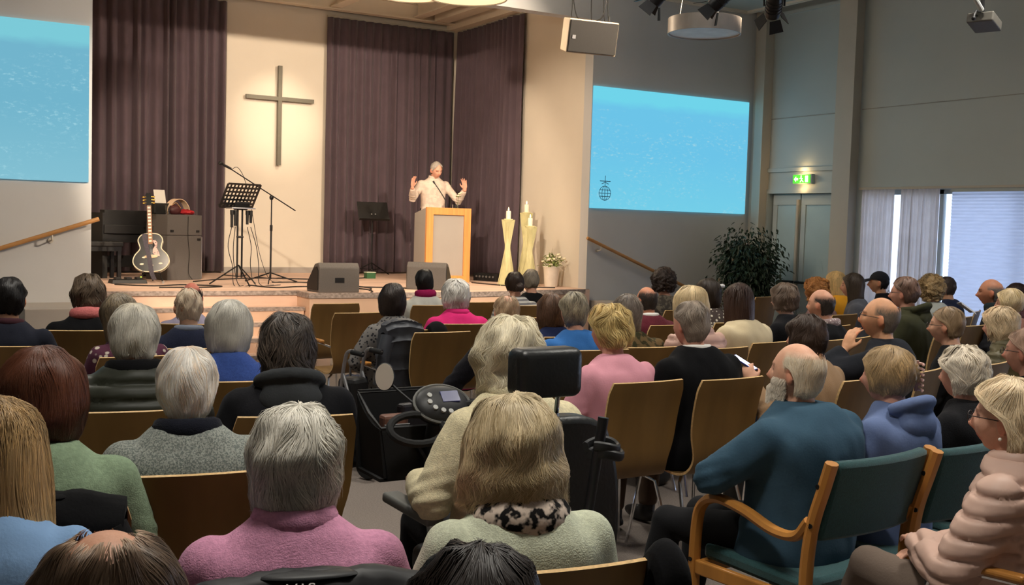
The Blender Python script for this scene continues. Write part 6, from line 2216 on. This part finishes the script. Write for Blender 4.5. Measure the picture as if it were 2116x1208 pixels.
hood('the woman in the blue hoodie', 'hood', C('dusty_blue_sweat', (98, 114, 152)), 0.95)
hood('the man in the olive coat', 'hood', C('olive_coat', (56, 56, 38)), 0.9)
hood('the woman in the black outdoor jacket', 'hood', C('charcoal_softshell', (58, 60, 62)), 0.95)
# beard
rb = np.random.default_rng(3)
m = MB()
for k in range(3600):
    a = rb.uniform(-1.5, 1.5)
    z_ = rb.uniform(-0.116, -0.055) if abs(a) < 0.8 else rb.uniform(-0.098, -0.02)
    k_ = ss(0.02, -0.115, z_)
    p = Vector((0.0750 * (1 - 0.26 * k_) * math.sin(a), 0.099 * math.cos(a), z_))
    d_ = Vector((0.004 * math.sin(a), 0.005 * math.cos(a), 0))
    m.tube([p * 0.985, p + d_ * 0.9 + Vector((0, 0.002, -0.008)), p + d_ * (1.2 + rb.uniform(0, 0.8)) + Vector((0, 0.004, -0.017 + rb.uniform(-0.005, 0.005)))], [0.0007, 0.0009, 0.0004], 3)
o = on_head('the big man in the teal jumper', 'beard', m, hair_mat((234, 222, 204)), smooth=60)
set_tint(o.data, np.ones((len(o.data.vertices), 3)))
# pearl earring
on_head('the woman in the pink quilted jacket', 'earring', MB().ell((-0.082, -0.006, -0.052), (0.006, 0.006, 0.006), 10, 8), mat('pearl_bead', S(240, 232, 220), 0.25))

# ------------------------------------------------------------------ the speaker at the lectern
PR = Pose(bw=1.06, stand=True, lean=0.10, head=(16, -20, 5), LE=(-0.37, 0.06, 0.70), LW=(-0.41, 0.26, 0.87), RE=(0.33, 0.12, 0.71), RW=(0.38, 0.31, 0.87))
pz = 0.36 + 0.09
t = thing('person', 'man with short white hair in a white shirt speaking behind the lectern with raised hands', 'person', (7.44, 15.25, SZ), R(180 - 12))
sc_ = 1.06
me = body_mesh(PR, 0.006, True, dict(L=dict(d=(0.15, 0.1, 1), n=(-0.6, -0.8, 0), curl=0.25, spread=0.10, side=1), R=dict(d=(-0.05, 0.15, 1), n=(0.6, -0.8, 0), curl=0.25, spread=0.10, side=-1)))
skin_tint(me, PR, (0.62, 0.78, 0.9), 0.078, 0.02, 0.7)
pp_ = [finish(me, 'body', skin_mat(ROSY), t)]
pp_.append(hair_object(H('crop', th=0.007, W=0.082, cap=False, den=2.2, mess=0.5, edge=0.22, phi='man'), PR, hair_mat((172, 164, 156)), t, 77, 1))
M_shirt = mat('pale_cotton_shirt', S(222, 204, 190), 0.8, nz=(9, 0.06), col2=S(206, 190, 178), pattern='noise', pscale=16, spec=0.3)
pp_.append(garment(PR, 'knit', 0.009, 0.010, 5, M_shirt, t, 'shirt', 0.34, 0, 0.90))
m = MB()
for k in range(7):
    z_ = 0.95 - 0.075 * k
    m.lathe([(0.001, 0), (0.007, 0), (0.006, 0.003), (0.001, 0.003)], 10, M=Matrix.Translation((0, 0.092 + PR.yo(z_) + (0.012 if z_ < 0.9 else 0.0), z_)) @ Matrix.Rotation(R(-90), 4, 'X'))
pp_.append(finish(m.mesh('b'), 'shirt_buttons', M_paper, t))
m = MB()
for k in range(16):
    pass
m.tube([(0.068 * math.cos(2 * PI * k / 18), -0.012 + PR.yo(1.0) + 0.06 * math.sin(2 * PI * k / 18), 1.04 - 0.012 * math.sin(2 * PI * k / 18)) for k in range(18)], 0.014, 8, closed=True, flat=1.4)
me = m.mesh('c')
pp_.append(finish(me, 'collar', M_shirt, t))
m = MB()
PR.torso(m, 0.010, 0.3)
m.v = [Vector((v.x, v.y, min(v.z, 0.60))) for v in m.v]
PR.legs(m, 0.014, 0.97)
pp_.append(finish(bake(m, 0.014, 5), 'trousers', TROUS[1], t))
for k in (0, 1):
    m = MB()
    PR.foot(m, k, 0.008)
    pp_.append(finish(bake(m, 0.011, 3), 'shoe', SHOES[0], t))
for o in pp_:
    o.data.transform(Matrix.Scale(sc_, 4) @ Matrix.Translation((0, 0, pz)))

# ------------------------------------------------------------------ chairs of the seated people, then the empty chairs
for (q, rz, lab, _) in CHAIRS:
    if lab == 'under the woman in the pink cowl jumper':
        q = q + Matrix.Rotation(rz, 3, 'Z') @ Vector((0, -0.045, 0))
    c = place_chair(tuple(q), rz, 'plywood chair ' + lab)
    if lab == 'under the woman in the dark patterned dress':
        arm_rest(c, -1)
empty_chair(697, 627, 2, 'empty plywood chair nearest the stage steps, with chrome armrest', arms=(-1, 1))
empty_chair(745, 646, 2, 'empty plywood chair left of the woman in the dark dress', arms=(-1,))
empty_chair(918, 686, 2, 'empty plywood chair in front of the dark puffer coat', arms=(1,))
empty_chair(1003, 624, 0, 'empty front row chair right of the white haired woman')
empty_chair(1102, 656, 0, 'empty plywood chair between the thin haired man and the navy top')
empty_chair(1730, 673, 10, 'empty plywood chair behind the balding man in black')
empty_chair(1727, 702, 10, 'empty plywood chair right of the tan jacket')
empty_chair(1587, 613, 12, 'empty plywood chair below the tall plant')
empty_chair(1755, 629, 14, 'empty plywood chair before the mustard top')
empty_chair(2022, 672, 12, 'empty plywood chair left of the khaki jacket')

# ------------------------------------------------------------------ green armchairs
def armchair(loc, rz, label):
    t = thing('wooden_armchair', label, 'armchair', loc, rz, 'green upholstered armchairs')
    for sx in (-1, 1):
        x = sx * 0.285
        m = MB()
        m.tube(catmull([(x, 0.27, 0.0), (x, 0.275, 0.30), (x, 0.27, 0.52), (x, 0.245, 0.615), (x, 0.17, 0.655), (x, 0.04, 0.640), (x, -0.10, 0.600), (x, -0.20, 0.605), (x, -0.255, 0.67)], 6), 0.026, 8, flat=0.75)
        m.build('arm_frame', M_beech, t)
        m = MB()
        m.tube(catmull([(x, -0.30, 0.0), (x, -0.265, 0.25), (x, -0.25, 0.45), (x, -0.265, 0.64), (x, -0.31, 0.80), (x, -0.335, 0.885)], 5), 0.027, 8, flat=0.8)
        m.build('back_post', M_beech, t)
        m = MB()
        for (y, z) in ((-0.30, 0.80), (-0.275, 0.66), (0.275, 0.40)):
            m.tube([(x + sx * 0.018, y, z), (x + sx * 0.026, y, z)], 0.009, 8)
        m.build('screw_cap', M_blackm, t)
        MB().box2((x - 0.015, -0.25, 0.345), (x + 0.015, 0.26, 0.40)).build('side_rail', M_beech, t, smooth=0, bevel=0.006)
    MB().box2((-0.27, -0.265, 0.345), (0.27, -0.24, 0.40)).build('rear_rail', M_beech, t, smooth=0, bevel=0.006)
    MB().box2((-0.27, 0.235, 0.345), (0.27, 0.26, 0.40)).build('front_rail', M_beech, t, smooth=0, bevel=0.006)
    m = MB().slab(lambda u, v: ((0.255 * (u * 2 - 1), -0.23 + 0.49 * v, 0.43 + 0.012 * math.sin(PI * u) * math.sin(PI * v) - 0.02 * (1 - v)), (0, 0, 1)), 10, 10, 0.06)
    m.build('seat', M_teal, t, bevel=0.018)
    def bf(u, v):
        z = 0.60 + 0.285 * v
        y = -0.255 - 0.07 * v - 0.035 * (1 - (u * 2 - 1) ** 2)
        return (0.262 * (u * 2 - 1), y, z), Vector((0, -0.95, -0.2)).normalized()
    MB().slab(bf, 14, 8, 0.045).build('backrest', M_teal, t, bevel=0.016)
    return t


for w_, lab in (('the big man in the teal jumper', 'green armchair with bent beech arms under the man in teal, nearest of three'),
                ('the woman in the blue hoodie', 'green armchair under the woman in the blue hoodie, middle of three'),
                ('the woman with short white hair in black', 'green armchair under the woman in black, farthest of three')):
    t_, P_, s_, rz, _p = PEOPLE[w_]
    q = t_.location + Matrix.Rotation(rz, 3, 'Z') @ Vector((0, -0.03, 0))
    armchair((q.x, q.y, 0), rz, lab)
t_, P_, s_, rz, _p = PEOPLE['the woman in the pink quilted jacket']
c = place_chair((t_.location.x, t_.location.y, 0), rz, 'plywood chair with wooden arm pads under the woman in the pink quilted jacket')
arm_rest(c, -1)
arm_rest(c, 1)


# ------------------------------------------------------------------ coats hung over chairs
def chair_coat(who, name, label, mt, w=0.23, front=0.55, back=0.35, th=0.035, quilt=0.0, dx=0.0, top=0.955, sleeve=True, q=None, rz=None):
    if who:
        t_, P_, s_, rz, _p = PEOPLE[who]
        q = t_.location
    t = thing(name, label, 'coat', (q.x, q.y, 0), rz, None)
    path = catmull([(0, -0.20, front), (0, -0.235, 0.75), (0, -0.268, top - 0.05), (0, -0.305, top), (0, -0.345, top - 0.06), (0, -0.33, 0.75), (0, -0.30, 0.55), (0, -0.285, back)], 5)
    n_ = len(path)

    def fn(u, v):
        f = v * (n_ - 1)
        i = min(int(f), n_ - 2)
        p = path[i].lerp(path[i + 1], f - i)
        tg = (path[i + 1] - path[i]).normalized()
        nn = Vector((0, -tg.z, tg.y)) * -1
        x = (u * 2 - 1)
        wob = (w > 0.1) * 0.010 * noise.noise((x * 3 + dx, v * 7, 1.3)) + (w > 0.1) * 0.006 * noise.noise((x * 9, v * 15, 4))
        if quilt:
            k = (v * 13) % 1.0
            wob -= quilt * math.exp(-(min(k, 1 - k) / 0.12) ** 2)
        sag = -0.03 * abs(x) ** 2.2 * math.exp(-((v - 0.4) / 0.25) ** 2)
        return p + Vector((x * w * (1 + 0.08 * math.sin(v * 5)) + dx, 0, sag)) + nn * -wob, nn
    MB().slab(fn, 20, 60, th).build('coat_body', mt, t, smooth=60)
    if sleeve:
        for sx in (-1, 1):
            m = MB().tube(catmull([(dx + sx * w * 0.85, -0.33, top - 0.08), (dx + sx * (w + 0.02), -0.345, 0.75), (dx + sx * (w + 0.015), -0.34, 0.5), (dx + sx * w, -0.34, 0.36)], 5), [0.05 - 0.001 * k for k in range(16)], 10)
            m.build('sleeve', mt, t)
    if sleeve:
        m = MB().ell((dx, -0.315, top + 0.004), (w * 0.42, 0.03, 0.010), 18, 10)
        m.build('coat_collar', mt, t)
    return t


chair_coat('the woman in the dark patterned dress', 'hanging_coat', 'dark grey quilted puffer coat hung over the chair of the woman in the dotted dress', C('charcoal_puffer', (62, 64, 70), 'puffer'), quilt=0.018, w=0.13, th=0.045, dx=-0.10, top=0.975)
chair_coat('the woman in the dark patterned dress', 'hanging_coat', 'black coat hung beside the puffer coat on the same chair', C('black_loden', (20, 20, 20)), w=0.06, th=0.03, dx=0.17, top=0.968, sleeve=False)
t = chair_coat('the woman in the pink cowl jumper', 'hanging_coat', 'black jacket with white letters hung over the chair of the pink jumper', C('black_nylon', (22, 22, 24), 'puffer'), w=0.235, top=0.962, th=0.028)
t.location = t.location + Matrix.Rotation(t.rotation_euler.z, 3, 'Z') @ Vector((0, -0.045, 0))
cu = bpy.data.curves.new('lettering', 'FONT')
cu.body = 'STA'
cu.size = 0.032
cu.extrude = 0.0006
cu.align_x = 'CENTER'
oc_ = bpy.data.objects.new('lettering', cu)
COL.objects.link(oc_)
me = bpy.data.meshes.new_from_object(oc_.evaluated_get(bpy.context.evaluated_depsgraph_get()))
bpy.data.objects.remove(oc_)
bpy.data.curves.remove(cu)
o = bpy.data.objects.new('lettering', me)
COL.objects.link(o)
me.materials.clear()
me.materials.append(mat('white_print', S(210, 205, 200), 0.6))
o.parent = t
o.location = (-0.02, -0.344, 0.960)
o.rotation_euler = Matrix(((-1, 0, 0), (0, -0.66, -0.75), (0, -0.75, 0.66))).to_euler()
chair_coat('the woman with auburn hair', 'hanging_coat', 'black coat hung over the chair of the auburn haired woman', C('black_wool_coat', (20, 20, 21)), w=0.20, top=0.95)
chair_coat('the woman with the fair bob', 'hanging_coat', 'black coat hung on the right side of the chair of the fair bob', C('black_cotton_coat', (18, 18, 20)), w=0.035, dx=0.232, top=0.955, sleeve=False)

# ------------------------------------------------------------------ mobility scooter
t_, P_, s_, rz, _p = PEOPLE['the woman on the scooter']
SL = t_.location.copy()
SL.z = 0
t = thing('mobility_scooter', 'black mobility scooter with headrest, front basket and round display in the aisle', 'mobility scooter', SL, 0)
Li = world_of(t).inverted()
loc = lambda px_, py_, D_: Li @ atd(px_, py_, D_)
M_leath = mat('black_leatherette', S(26, 27, 27), 0.38, nz=(30, 0.1), bump=(90, 0.1))
M_grey = mat('grey_moulding', S(92, 92, 88), 0.5)


def rbox(name, c, sz, mt, M=None, bev=0.02, parent=None):
    o = MB().box(c, sz, 0, M).build(name, mt, parent or t, smooth=0, bevel=bev)
    o.modifiers['bevel'].segments = 5
    for p in o.data.polygons:
        p.use_smooth = True
    return o


hr = loc(1126, 768, 3.26)
rbox('headrest', (0, 0, 0), (0.225, 0.10, 0.15), M_leath, Matrix.Translation(hr), 0.03)
m = MB()
for sx in (-0.05, 0.05):
    m.tube([(hr.x + sx, hr.y, hr.z - 0.06), (hr.x + sx, hr.y + 0.02, 1.0)], 0.008, 8)
m.build('headrest_post', M_chrome, t)
# seat
bk = MB().slab(lambda u, v: ((0.24 * (u * 2 - 1) * (1 - 0.30 * v ** 3), -0.235 - 0.03 * v - 0.02 * (1 - (u * 2 - 1) ** 2), 0.62 + 0.47 * v - 0.05 * v * abs(u * 2 - 1) ** 3), (0, 1, 0)), 12, 12, 0.09)
o = bk.build('seat_back', M_leath, t, bevel=0.03)
rbox('seat_cushion', (0, 0.0, 0.545), (0.48, 0.46, 0.10), M_leath, None, 0.035)
MB().tube([(0, 0, 0.35), (0, 0, 0.5)], 0.05, 14).build('seat_post', M_blackm, t)
for sx in (-1, 1):
    rbox('armrest', (sx * 0.285, 0.12, 0.74), (0.065, 0.34, 0.035), M_grey, None, 0.012)
    MB().tube([(sx * 0.285, -0.02, 0.73), (sx * 0.285, -0.06, 0.58), (sx * 0.2, -0.10, 0.52)], 0.016, 8).build('armrest_bracket', M_silver, t)
# chassis
m = MB().box2((-0.27, -0.05, 0.12), (0.27, 0.62, 0.17)).box2((-0.27, -0.52, 0.14), (0.27, 0.02, 0.40))
m.build('body_shell', M_black, t, smooth=0, bevel=0.03)
tl = loc(912, 838, 3.98)
fw_ = Vector((tl.x * 0.9, tl.y + 0.12, 0))
m = MB().tube([(0, 0.62, 0.15), Vector((0, 0.62, 0.15)).lerp(tl, 0.5) + Vector((0, 0.05, 0)), tl - Vector((0, 0.0, 0.05))], [0.06, 0.045, 0.05], 12)
m.build('tiller', M_black, t)
for (x, y) in ((0.06, 0.74), (-0.27, -0.36), (0.27, -0.36)):
    m = MB()
    A = rotM((x, y, 0.135), R(90), R(90))
    m.lathe([(0.07, -0.045), (0.125, -0.05), (0.135, -0.03), (0.135, 0.03), (0.125, 0.05), (0.07, 0.045)], 26, M=A)
    w_ = m.build('wheel', M_gum, t)
    MB().lathe([(0.001, -0.03), (0.07, -0.035), (0.07, 0.035), (0.001, 0.03)], 20, M=A).build('hub', M_silver, w_)
m = MB().box2((-0.06, 0.55, 0.20), (0.20, 0.84, 0.34))
m.build('front_fender', M_black, t, smooth=0, bevel=0.05)
# console facing the rider and tilted up
view = (Vector((0, -0.72, 0.69))).normalized()
xa = Vector((1, 0, 0))
ya = view.cross(xa)
TC = Matrix(((xa.x, ya.x, view.x, tl.x), (xa.y, ya.y, view.y, tl.y), (xa.z, ya.z, view.z, tl.z), (0, 0, 0, 1)))
m = MB().ell((0, 0, 0), (0.115, 0.085, 0.045), 28, 14, M=TC)
m.build('console', M_black, t)
MB().tube([(0.112 * math.cos(a * PI / 14), 0.083 * math.sin(a * PI / 14), 0.012) for a in range(28)], 0.006, 6, M=TC, closed=True).build('console_rim', M_grey, t)
MB().box((0.022, 0.01, 0.044), (0.07, 0.045, 0.006), 0, TC).build('display', mat('lcd_display', S(64, 66, 100), 0.25, emit=(S(60, 62, 110), 0.25)), t, smooth=0)
for k, (x, y) in enumerate(((-0.055, 0.024), (-0.062, -0.004), (-0.048, -0.03), (-0.02, -0.044), (0.008, -0.05))):
    MB().lathe([(0.001, 0.032), (0.0095, 0.032), (0.0095, 0.042), (0.001, 0.042)], 12, M=TC @ Matrix.Translation((x, y, 0))).build('button', mat('grey_button', S(165, 165, 160), 0.4), t)
MB().box((0.0, 0.052, 0.030), (0.03, 0.010, 0.004), 0, TC).build('maker_badge', M_silver, t, smooth=0)
# handlebar loop on the rider's left and one on the right
for sx in (-1, 1):
    c0 = (Li @ atd(862, 886, 3.86)) if sx < 0 else Vector((tl.x + 0.12, tl.y - 0.06, tl.z - 0.04))
    pts = []
    for k in range(20):
        a = 2 * PI * k / 20
        pts.append(c0 + xa * (0.105 * math.cos(a)) + ya * (0.062 * math.sin(a)))
    MB().tube(pts, 0.014, 8, closed=True).build('handlebar', M_gum, t)
# basket
bc = loc(836, 902, 4.1)
m = MB()
bw_, bd_, bh_ = 0.145, 0.11, 0.13
for k in (0,):
    m.slab(lambda u, v: (bc + Vector((bw_ * (u * 2 - 1) * (0.8 + 0.2 * v), -bd_, bh_ * (v * 1.45 - 1))), (0, 1, 0)), 6, 6, 0.012)
    m.slab(lambda u, v: (bc + Vector((bw_ * (u * 2 - 1), bd_, bh_ * (v * 2 - 1) + 0.04 * v)), (0, 1, 0)), 6, 6, 0.012)
    for sx in (-1, 1):
        m.slab(lambda u, v: (bc + Vector((sx * bw_ * (0.85 + 0.15 * v), bd_ * (u * 2 - 1), -bh_ + bh_ * v * (1.45 + 0.75 * u * u))), (1, 0, 0)), 6, 6, 0.012)
    m.slab(lambda u, v: (bc + Vector((bw_ * (u * 2 - 1), bd_ * (v * 2 - 1), -bh_)), (0, 0, 1)), 6, 6, 0.012)
me = m.mesh('basket')
MBb = m.build('front_basket', mat('black_nylon_basket', S(14, 14, 15), 0.75, nz=(60, 0.2)), t, smooth=0)
rim = [(-1, -1, 0.45), (-1, 0, 0.75), (-1, 1, 1.22), (1, 1, 1.22), (1, 0, 0.75), (1, -1, 0.45)]
MB().tube([bc + Vector((bw_ * a, bd_ * b_, bh_ * c_)) for a, b_, c_ in rim], 0.008, 6, closed=True).build('basket_rim', M_black, t)
MB().tube([bc + Vector((0, -bd_, 0)), Vector((0, tl.y - 0.02, tl.z - 0.25))], 0.015, 8).build('basket_bracket', M_blackm, t)
# mirror
mc = loc(795, 778, 4.0)
Am = Matrix.Translation(mc) @ Matrix.Rotation(R(-30), 4, 'Z') @ Matrix.Rotation(R(84), 4, 'X')
MB().ell((0, 0, -0.004), (0.037, 0.052, 0.012), 24, 10, M=Am).build('mirror_housing', M_black, t)
MB().lathe([(0.001, 0.006), (1.0, 0.006), (1.0, 0.009), (0.001, 0.009)], 28, M=Am @ Matrix.Diagonal((0.034, 0.049, 1, 1))).build('mirror_glass', mat('mirror_glass', (0.85, 0.78, 0.66), 0.3, 0.55, nz=(2, 0.0)), t)  # beige reflection painted in as the colour of the glass
mf = loc(860, 838, 3.98)
MB().tube([mc + Vector((0.02, 0.01, -0.02)), mc.lerp(mf, 0.5) + Vector((0, 0.02, 0.0)), mf], 0.0055, 6).build('mirror_stalk', M_black, t)
# things lying in the basket
B0 = world_of(t) @ bc
for k, (dx, dy, dz, sz, lab, mt) in enumerate(((-0.06, -0.03, 0.05, (0.10, 0.06, 0.09), 'brown leather purse in the scooter basket', mat('brown_purse', S(110, 74, 60), 0.5)),
                                               (0.05, 0.03, 0.075, (0.15, 0.04, 0.10), 'black wallet with zips in the scooter basket', mat('black_wallet', S(34, 30, 32), 0.45)))):
    pz_ = thing('purse', lab, 'purse', B0 + Vector((dx, dy, dz)), 0.3 * k)
    o = MB().box((0, 0, 0), sz).build('purse_body', mt, pz_, smooth=0, bevel=0.012)
    MB().tube([(-sz[0] / 2, -sz[1] / 2 - 0.002, 0.01), (sz[0] / 2, -sz[1] / 2 - 0.002, 0.01)], 0.004, 6).build('zip', M_silver, pz_)

# forearm crutch standing in its holder behind the scooter seat
ct_ = atd(1247, 862, 3.05)
cb_ = atd(1204, 1130, 3.05)
dirn = (cb_ - ct_).normalized()
foot_ = ct_ + dirn * ((ct_.z - 0.02) / -dirn.z)
t = thing('forearm_crutch', 'black forearm crutch with open cuffs behind the scooter seat', 'crutch', foot_)
MB().tube([ct_, ct_.lerp(foot_, 0.5), foot_], [0.016, 0.014, 0.013], 10).build('crutch_tube', M_blackm, t, world=True)
for k, (px_, py_) in enumerate(((1251, 935), (1243, 920))):
    cc = atd(px_, py_, 3.05)
    pts = [cc + Vector((0.045 * math.cos(a), 0.045 * math.sin(a), 0.006 * math.sin(a * 2))) for a in [R(-150 + 15 * i) for i in range(21)]]
    MB().tube(pts, 0.009, 8, flat=1.6).build('cuff', M_black, t, world=True)
MB().tube([foot_ + Vector((0, 0, -0.02)), foot_ + Vector((0, 0, 0.03))], [0.02, 0.017], 10).build('rubber_tip', M_gum, t, world=True)

# rollator standing in the aisle
rp = onz(742, 900, 0.25)
t = thing('rollator', 'black folded walking frame with chrome handles in the aisle', 'walking frame', (rp.x, rp.y, 0), R(25))
m = MB()
for sx in (-1, 1):
    m.tube(catmull([(sx * 0.09, -0.10, 0.80), (sx * 0.09, 0.02, 0.81), (sx * 0.09, 0.06, 0.72), (sx * 0.09, 0.12, 0.40), (sx * 0.09, 0.28, 0.11)], 5), 0.012, 8)
    m.tube([(sx * 0.09, 0.07, 0.66), (sx * 0.09, -0.16, 0.11)], 0.012, 8)
m.tube([(-0.09, 0.09, 0.5), (0.09, 0.09, 0.5)], 0.01, 8)
m.build('frame', M_silver, t)
for sx in (-1, 1):
    MB().tube([(sx * 0.09, -0.10, 0.80), (sx * 0.09, -0.005, 0.808)], 0.018, 10).build('grip', M_gum, t)
o = MB().box((0, 0.06, 0.46), (0.15, 0.16, 0.34)).build('carry_bag', M_black, t, smooth=0, bevel=0.03)
for (x, y) in ((-0.09, 0.28), (0.09, 0.28), (-0.09, -0.16), (0.09, -0.16)):
    MB().lathe([(0.03, -0.018), (0.085, -0.018), (0.095, 0), (0.085, 0.018), (0.03, 0.018)], 22, M=rotM((x, y, 0.096), R(90), R(90))).build('wheel', M_gum, t)

# bags, phone, booklet
def bag(label, c, rz, sz, mt, strap=True):
    t = thing('handbag', label, 'bag', c, rz)
    MB().ell((0, 0, sz[2] / 2), (sz[0] / 2, sz[1] / 2, sz[2] / 2), 24, 14, fn=lambda p, d: [math.copysign(abs(d[0]) ** 0.6, d[0]) * sz[0] / 2 * (1 - 0.15 * max(d[2], 0)), math.copysign(abs(d[1]) ** 0.6, d[1]) * sz[1] / 2, math.copysign(abs(d[2]) ** 0.6, d[2]) * sz[2] / 2]).build('bag_body', mt, t)
    MB().tube(catmull([(-sz[0] * 0.35, 0, sz[2] * 0.9), (-sz[0] * 0.2, 0.02, sz[2] * 1.5), (sz[0] * 0.2, 0.02, sz[2] * 1.5), (sz[0] * 0.35, 0, sz[2] * 0.9)], 5), 0.008, 8).build('bag_strap', mt, t)
    return t


fb = onz(1352, 945, 0.18)
bag('black handbag on the floor between the two plywood chairs', (fb.x, fb.y, 0), 0.3, (0.3, 0.16, 0.28), mat('black_bag_leather', S(22, 22, 24), 0.5))
fb = onz(1530, 735, 0.45)
bag('black rucksack leaning beside the long haired woman', (fb.x, fb.y, 0), 0.8, (0.32, 0.2, 0.46), mat('black_rucksack', S(26, 26, 30), 0.7))
t_, P_, s_, rz, _p = PEOPLE['the person in the tan jacket']
W_ = world_of(t_)
ph = W_ @ (P_.wr[0] * s_ + Vector((0.045, 0.085, 0.10)))
t = thing('smartphone', 'smartphone with a lit screen held by the person in the tan jacket', 'phone', ph, rz + R(20))
MB().box((0, 0, 0), (0.072, 0.145, 0.008), 0, Matrix.Rotation(R(28), 4, 'X')).build('phone_case', mat('phone_case', S(30, 40, 120), 0.4), t, smooth=0, bevel=0.003)
MB().box((0, 0, 0.0046), (0.066, 0.135, 0.001), 0, Matrix.Rotation(R(28), 4, 'X')).build('phone_screen', mat('phone_screen', S(220, 225, 250), 0.3, emit=(S(215, 222, 255), 1.2)), t, smooth=0)
bp = atd(2000, 634, 8.6)
t = thing('booklet', 'pale grey open booklet held up before the bald tanned man', 'booklet', bp, R(50))
for sx in (-1, 1):
    MB().box((sx * 0.05, 0, 0), (0.10, 0.004, 0.13), 0, Matrix.Rotation(R(-55), 4, 'X') @ Matrix.Rotation(sx * R(10), 4, 'Z')).build('page', mat('grey_paper', S(170, 168, 168), 0.8), t, smooth=0)

# ------------------------------------------------------------------ pieces that belong to a part go one level below it
NEST = {'cap_peak': 'cap', 'hair_bun': 'hair', 'hair_clip': 'hair', 'hair_twist': 'hair', 'claw_clip': 'hair', 'earring': 'body', 'collar': ('jumper', 'shirt', 'jacket', 'fleece_jacket', 'padded_jacket'),
        'roll_collar': ('jumper',), 'jumper_collar': ('jumper',), 'coat_collar': ('coat', 'coat_body'), 'jacket_collar': ('jacket',), 'padded_collar': ('quilted_jacket',), 'hood': ('hooded_top', 'coat', 'jacket'), 'hood_collar': ('jacket',), 'shirt_buttons': ('shirt',),
        'tuning_peg': 'headstock', 'fret_inlays': 'neck', 'pickguard': 'guitar_body', 'pearl_inlays': 'guitar_body', 'binding': 'guitar_body', 'sound_hole': 'guitar_body', 'bridge': 'guitar_body',
        'clamp_screw': 'desk', 'barn_door': 'lamp_body', 'lens': 'lamp_body', 'grille': 'cabinet', 'badge': 'cabinet', 'carry_handle': 'cabinet', 'side_cheek': 'cabinet', 'display': 'console', 'button': 'console', 'console_rim': 'console', 'maker_badge': 'console',
        'basket_rim': 'front_basket', 'mirror_glass': 'mirror_housing', 'headrest_post': 'headrest', 'wick': 'wax', 'flame': 'wax', 'screw_cap': 'back_post', 'arm_pad': 'arm_tube', 'arrow': 'green_face', 'running_figure': 'green_face', 'door_symbol': 'green_face',
        'lettering': 'coat_body', 'emblem': 'projected_image', 'pedal': 'board', 'socket': 'case', 'recessed_handle': 'upper_case', 'lid': 'carton', 'rubber_foot': 'stand_tube', 'projector_lens': 'projector_body', 'phone_screen': 'phone_case', 'zip': 'purse_body', 'side_rail': 'arm_frame'}
strip = lambda n_: n_.split('.')[0]
for root in [o for o in COL.objects if o.parent is None and o.get('category')]:
    kids = list(root.children)
    for c in kids:
        to = NEST.get(strip(c.name))
        if not to:
            continue
        to = (to,) if isinstance(to, str) else to
        cand = [k for k in kids if strip(k.name) in to and k is not c]
        if cand:
            if len(cand) > 1:
                ctr = lambda o_: sum((Vector(v) for v in o_.bound_box), Vector()) / 8
                cand.sort(key=lambda k: (ctr(k) - ctr(c)).length)
            c.parent = cand[0]
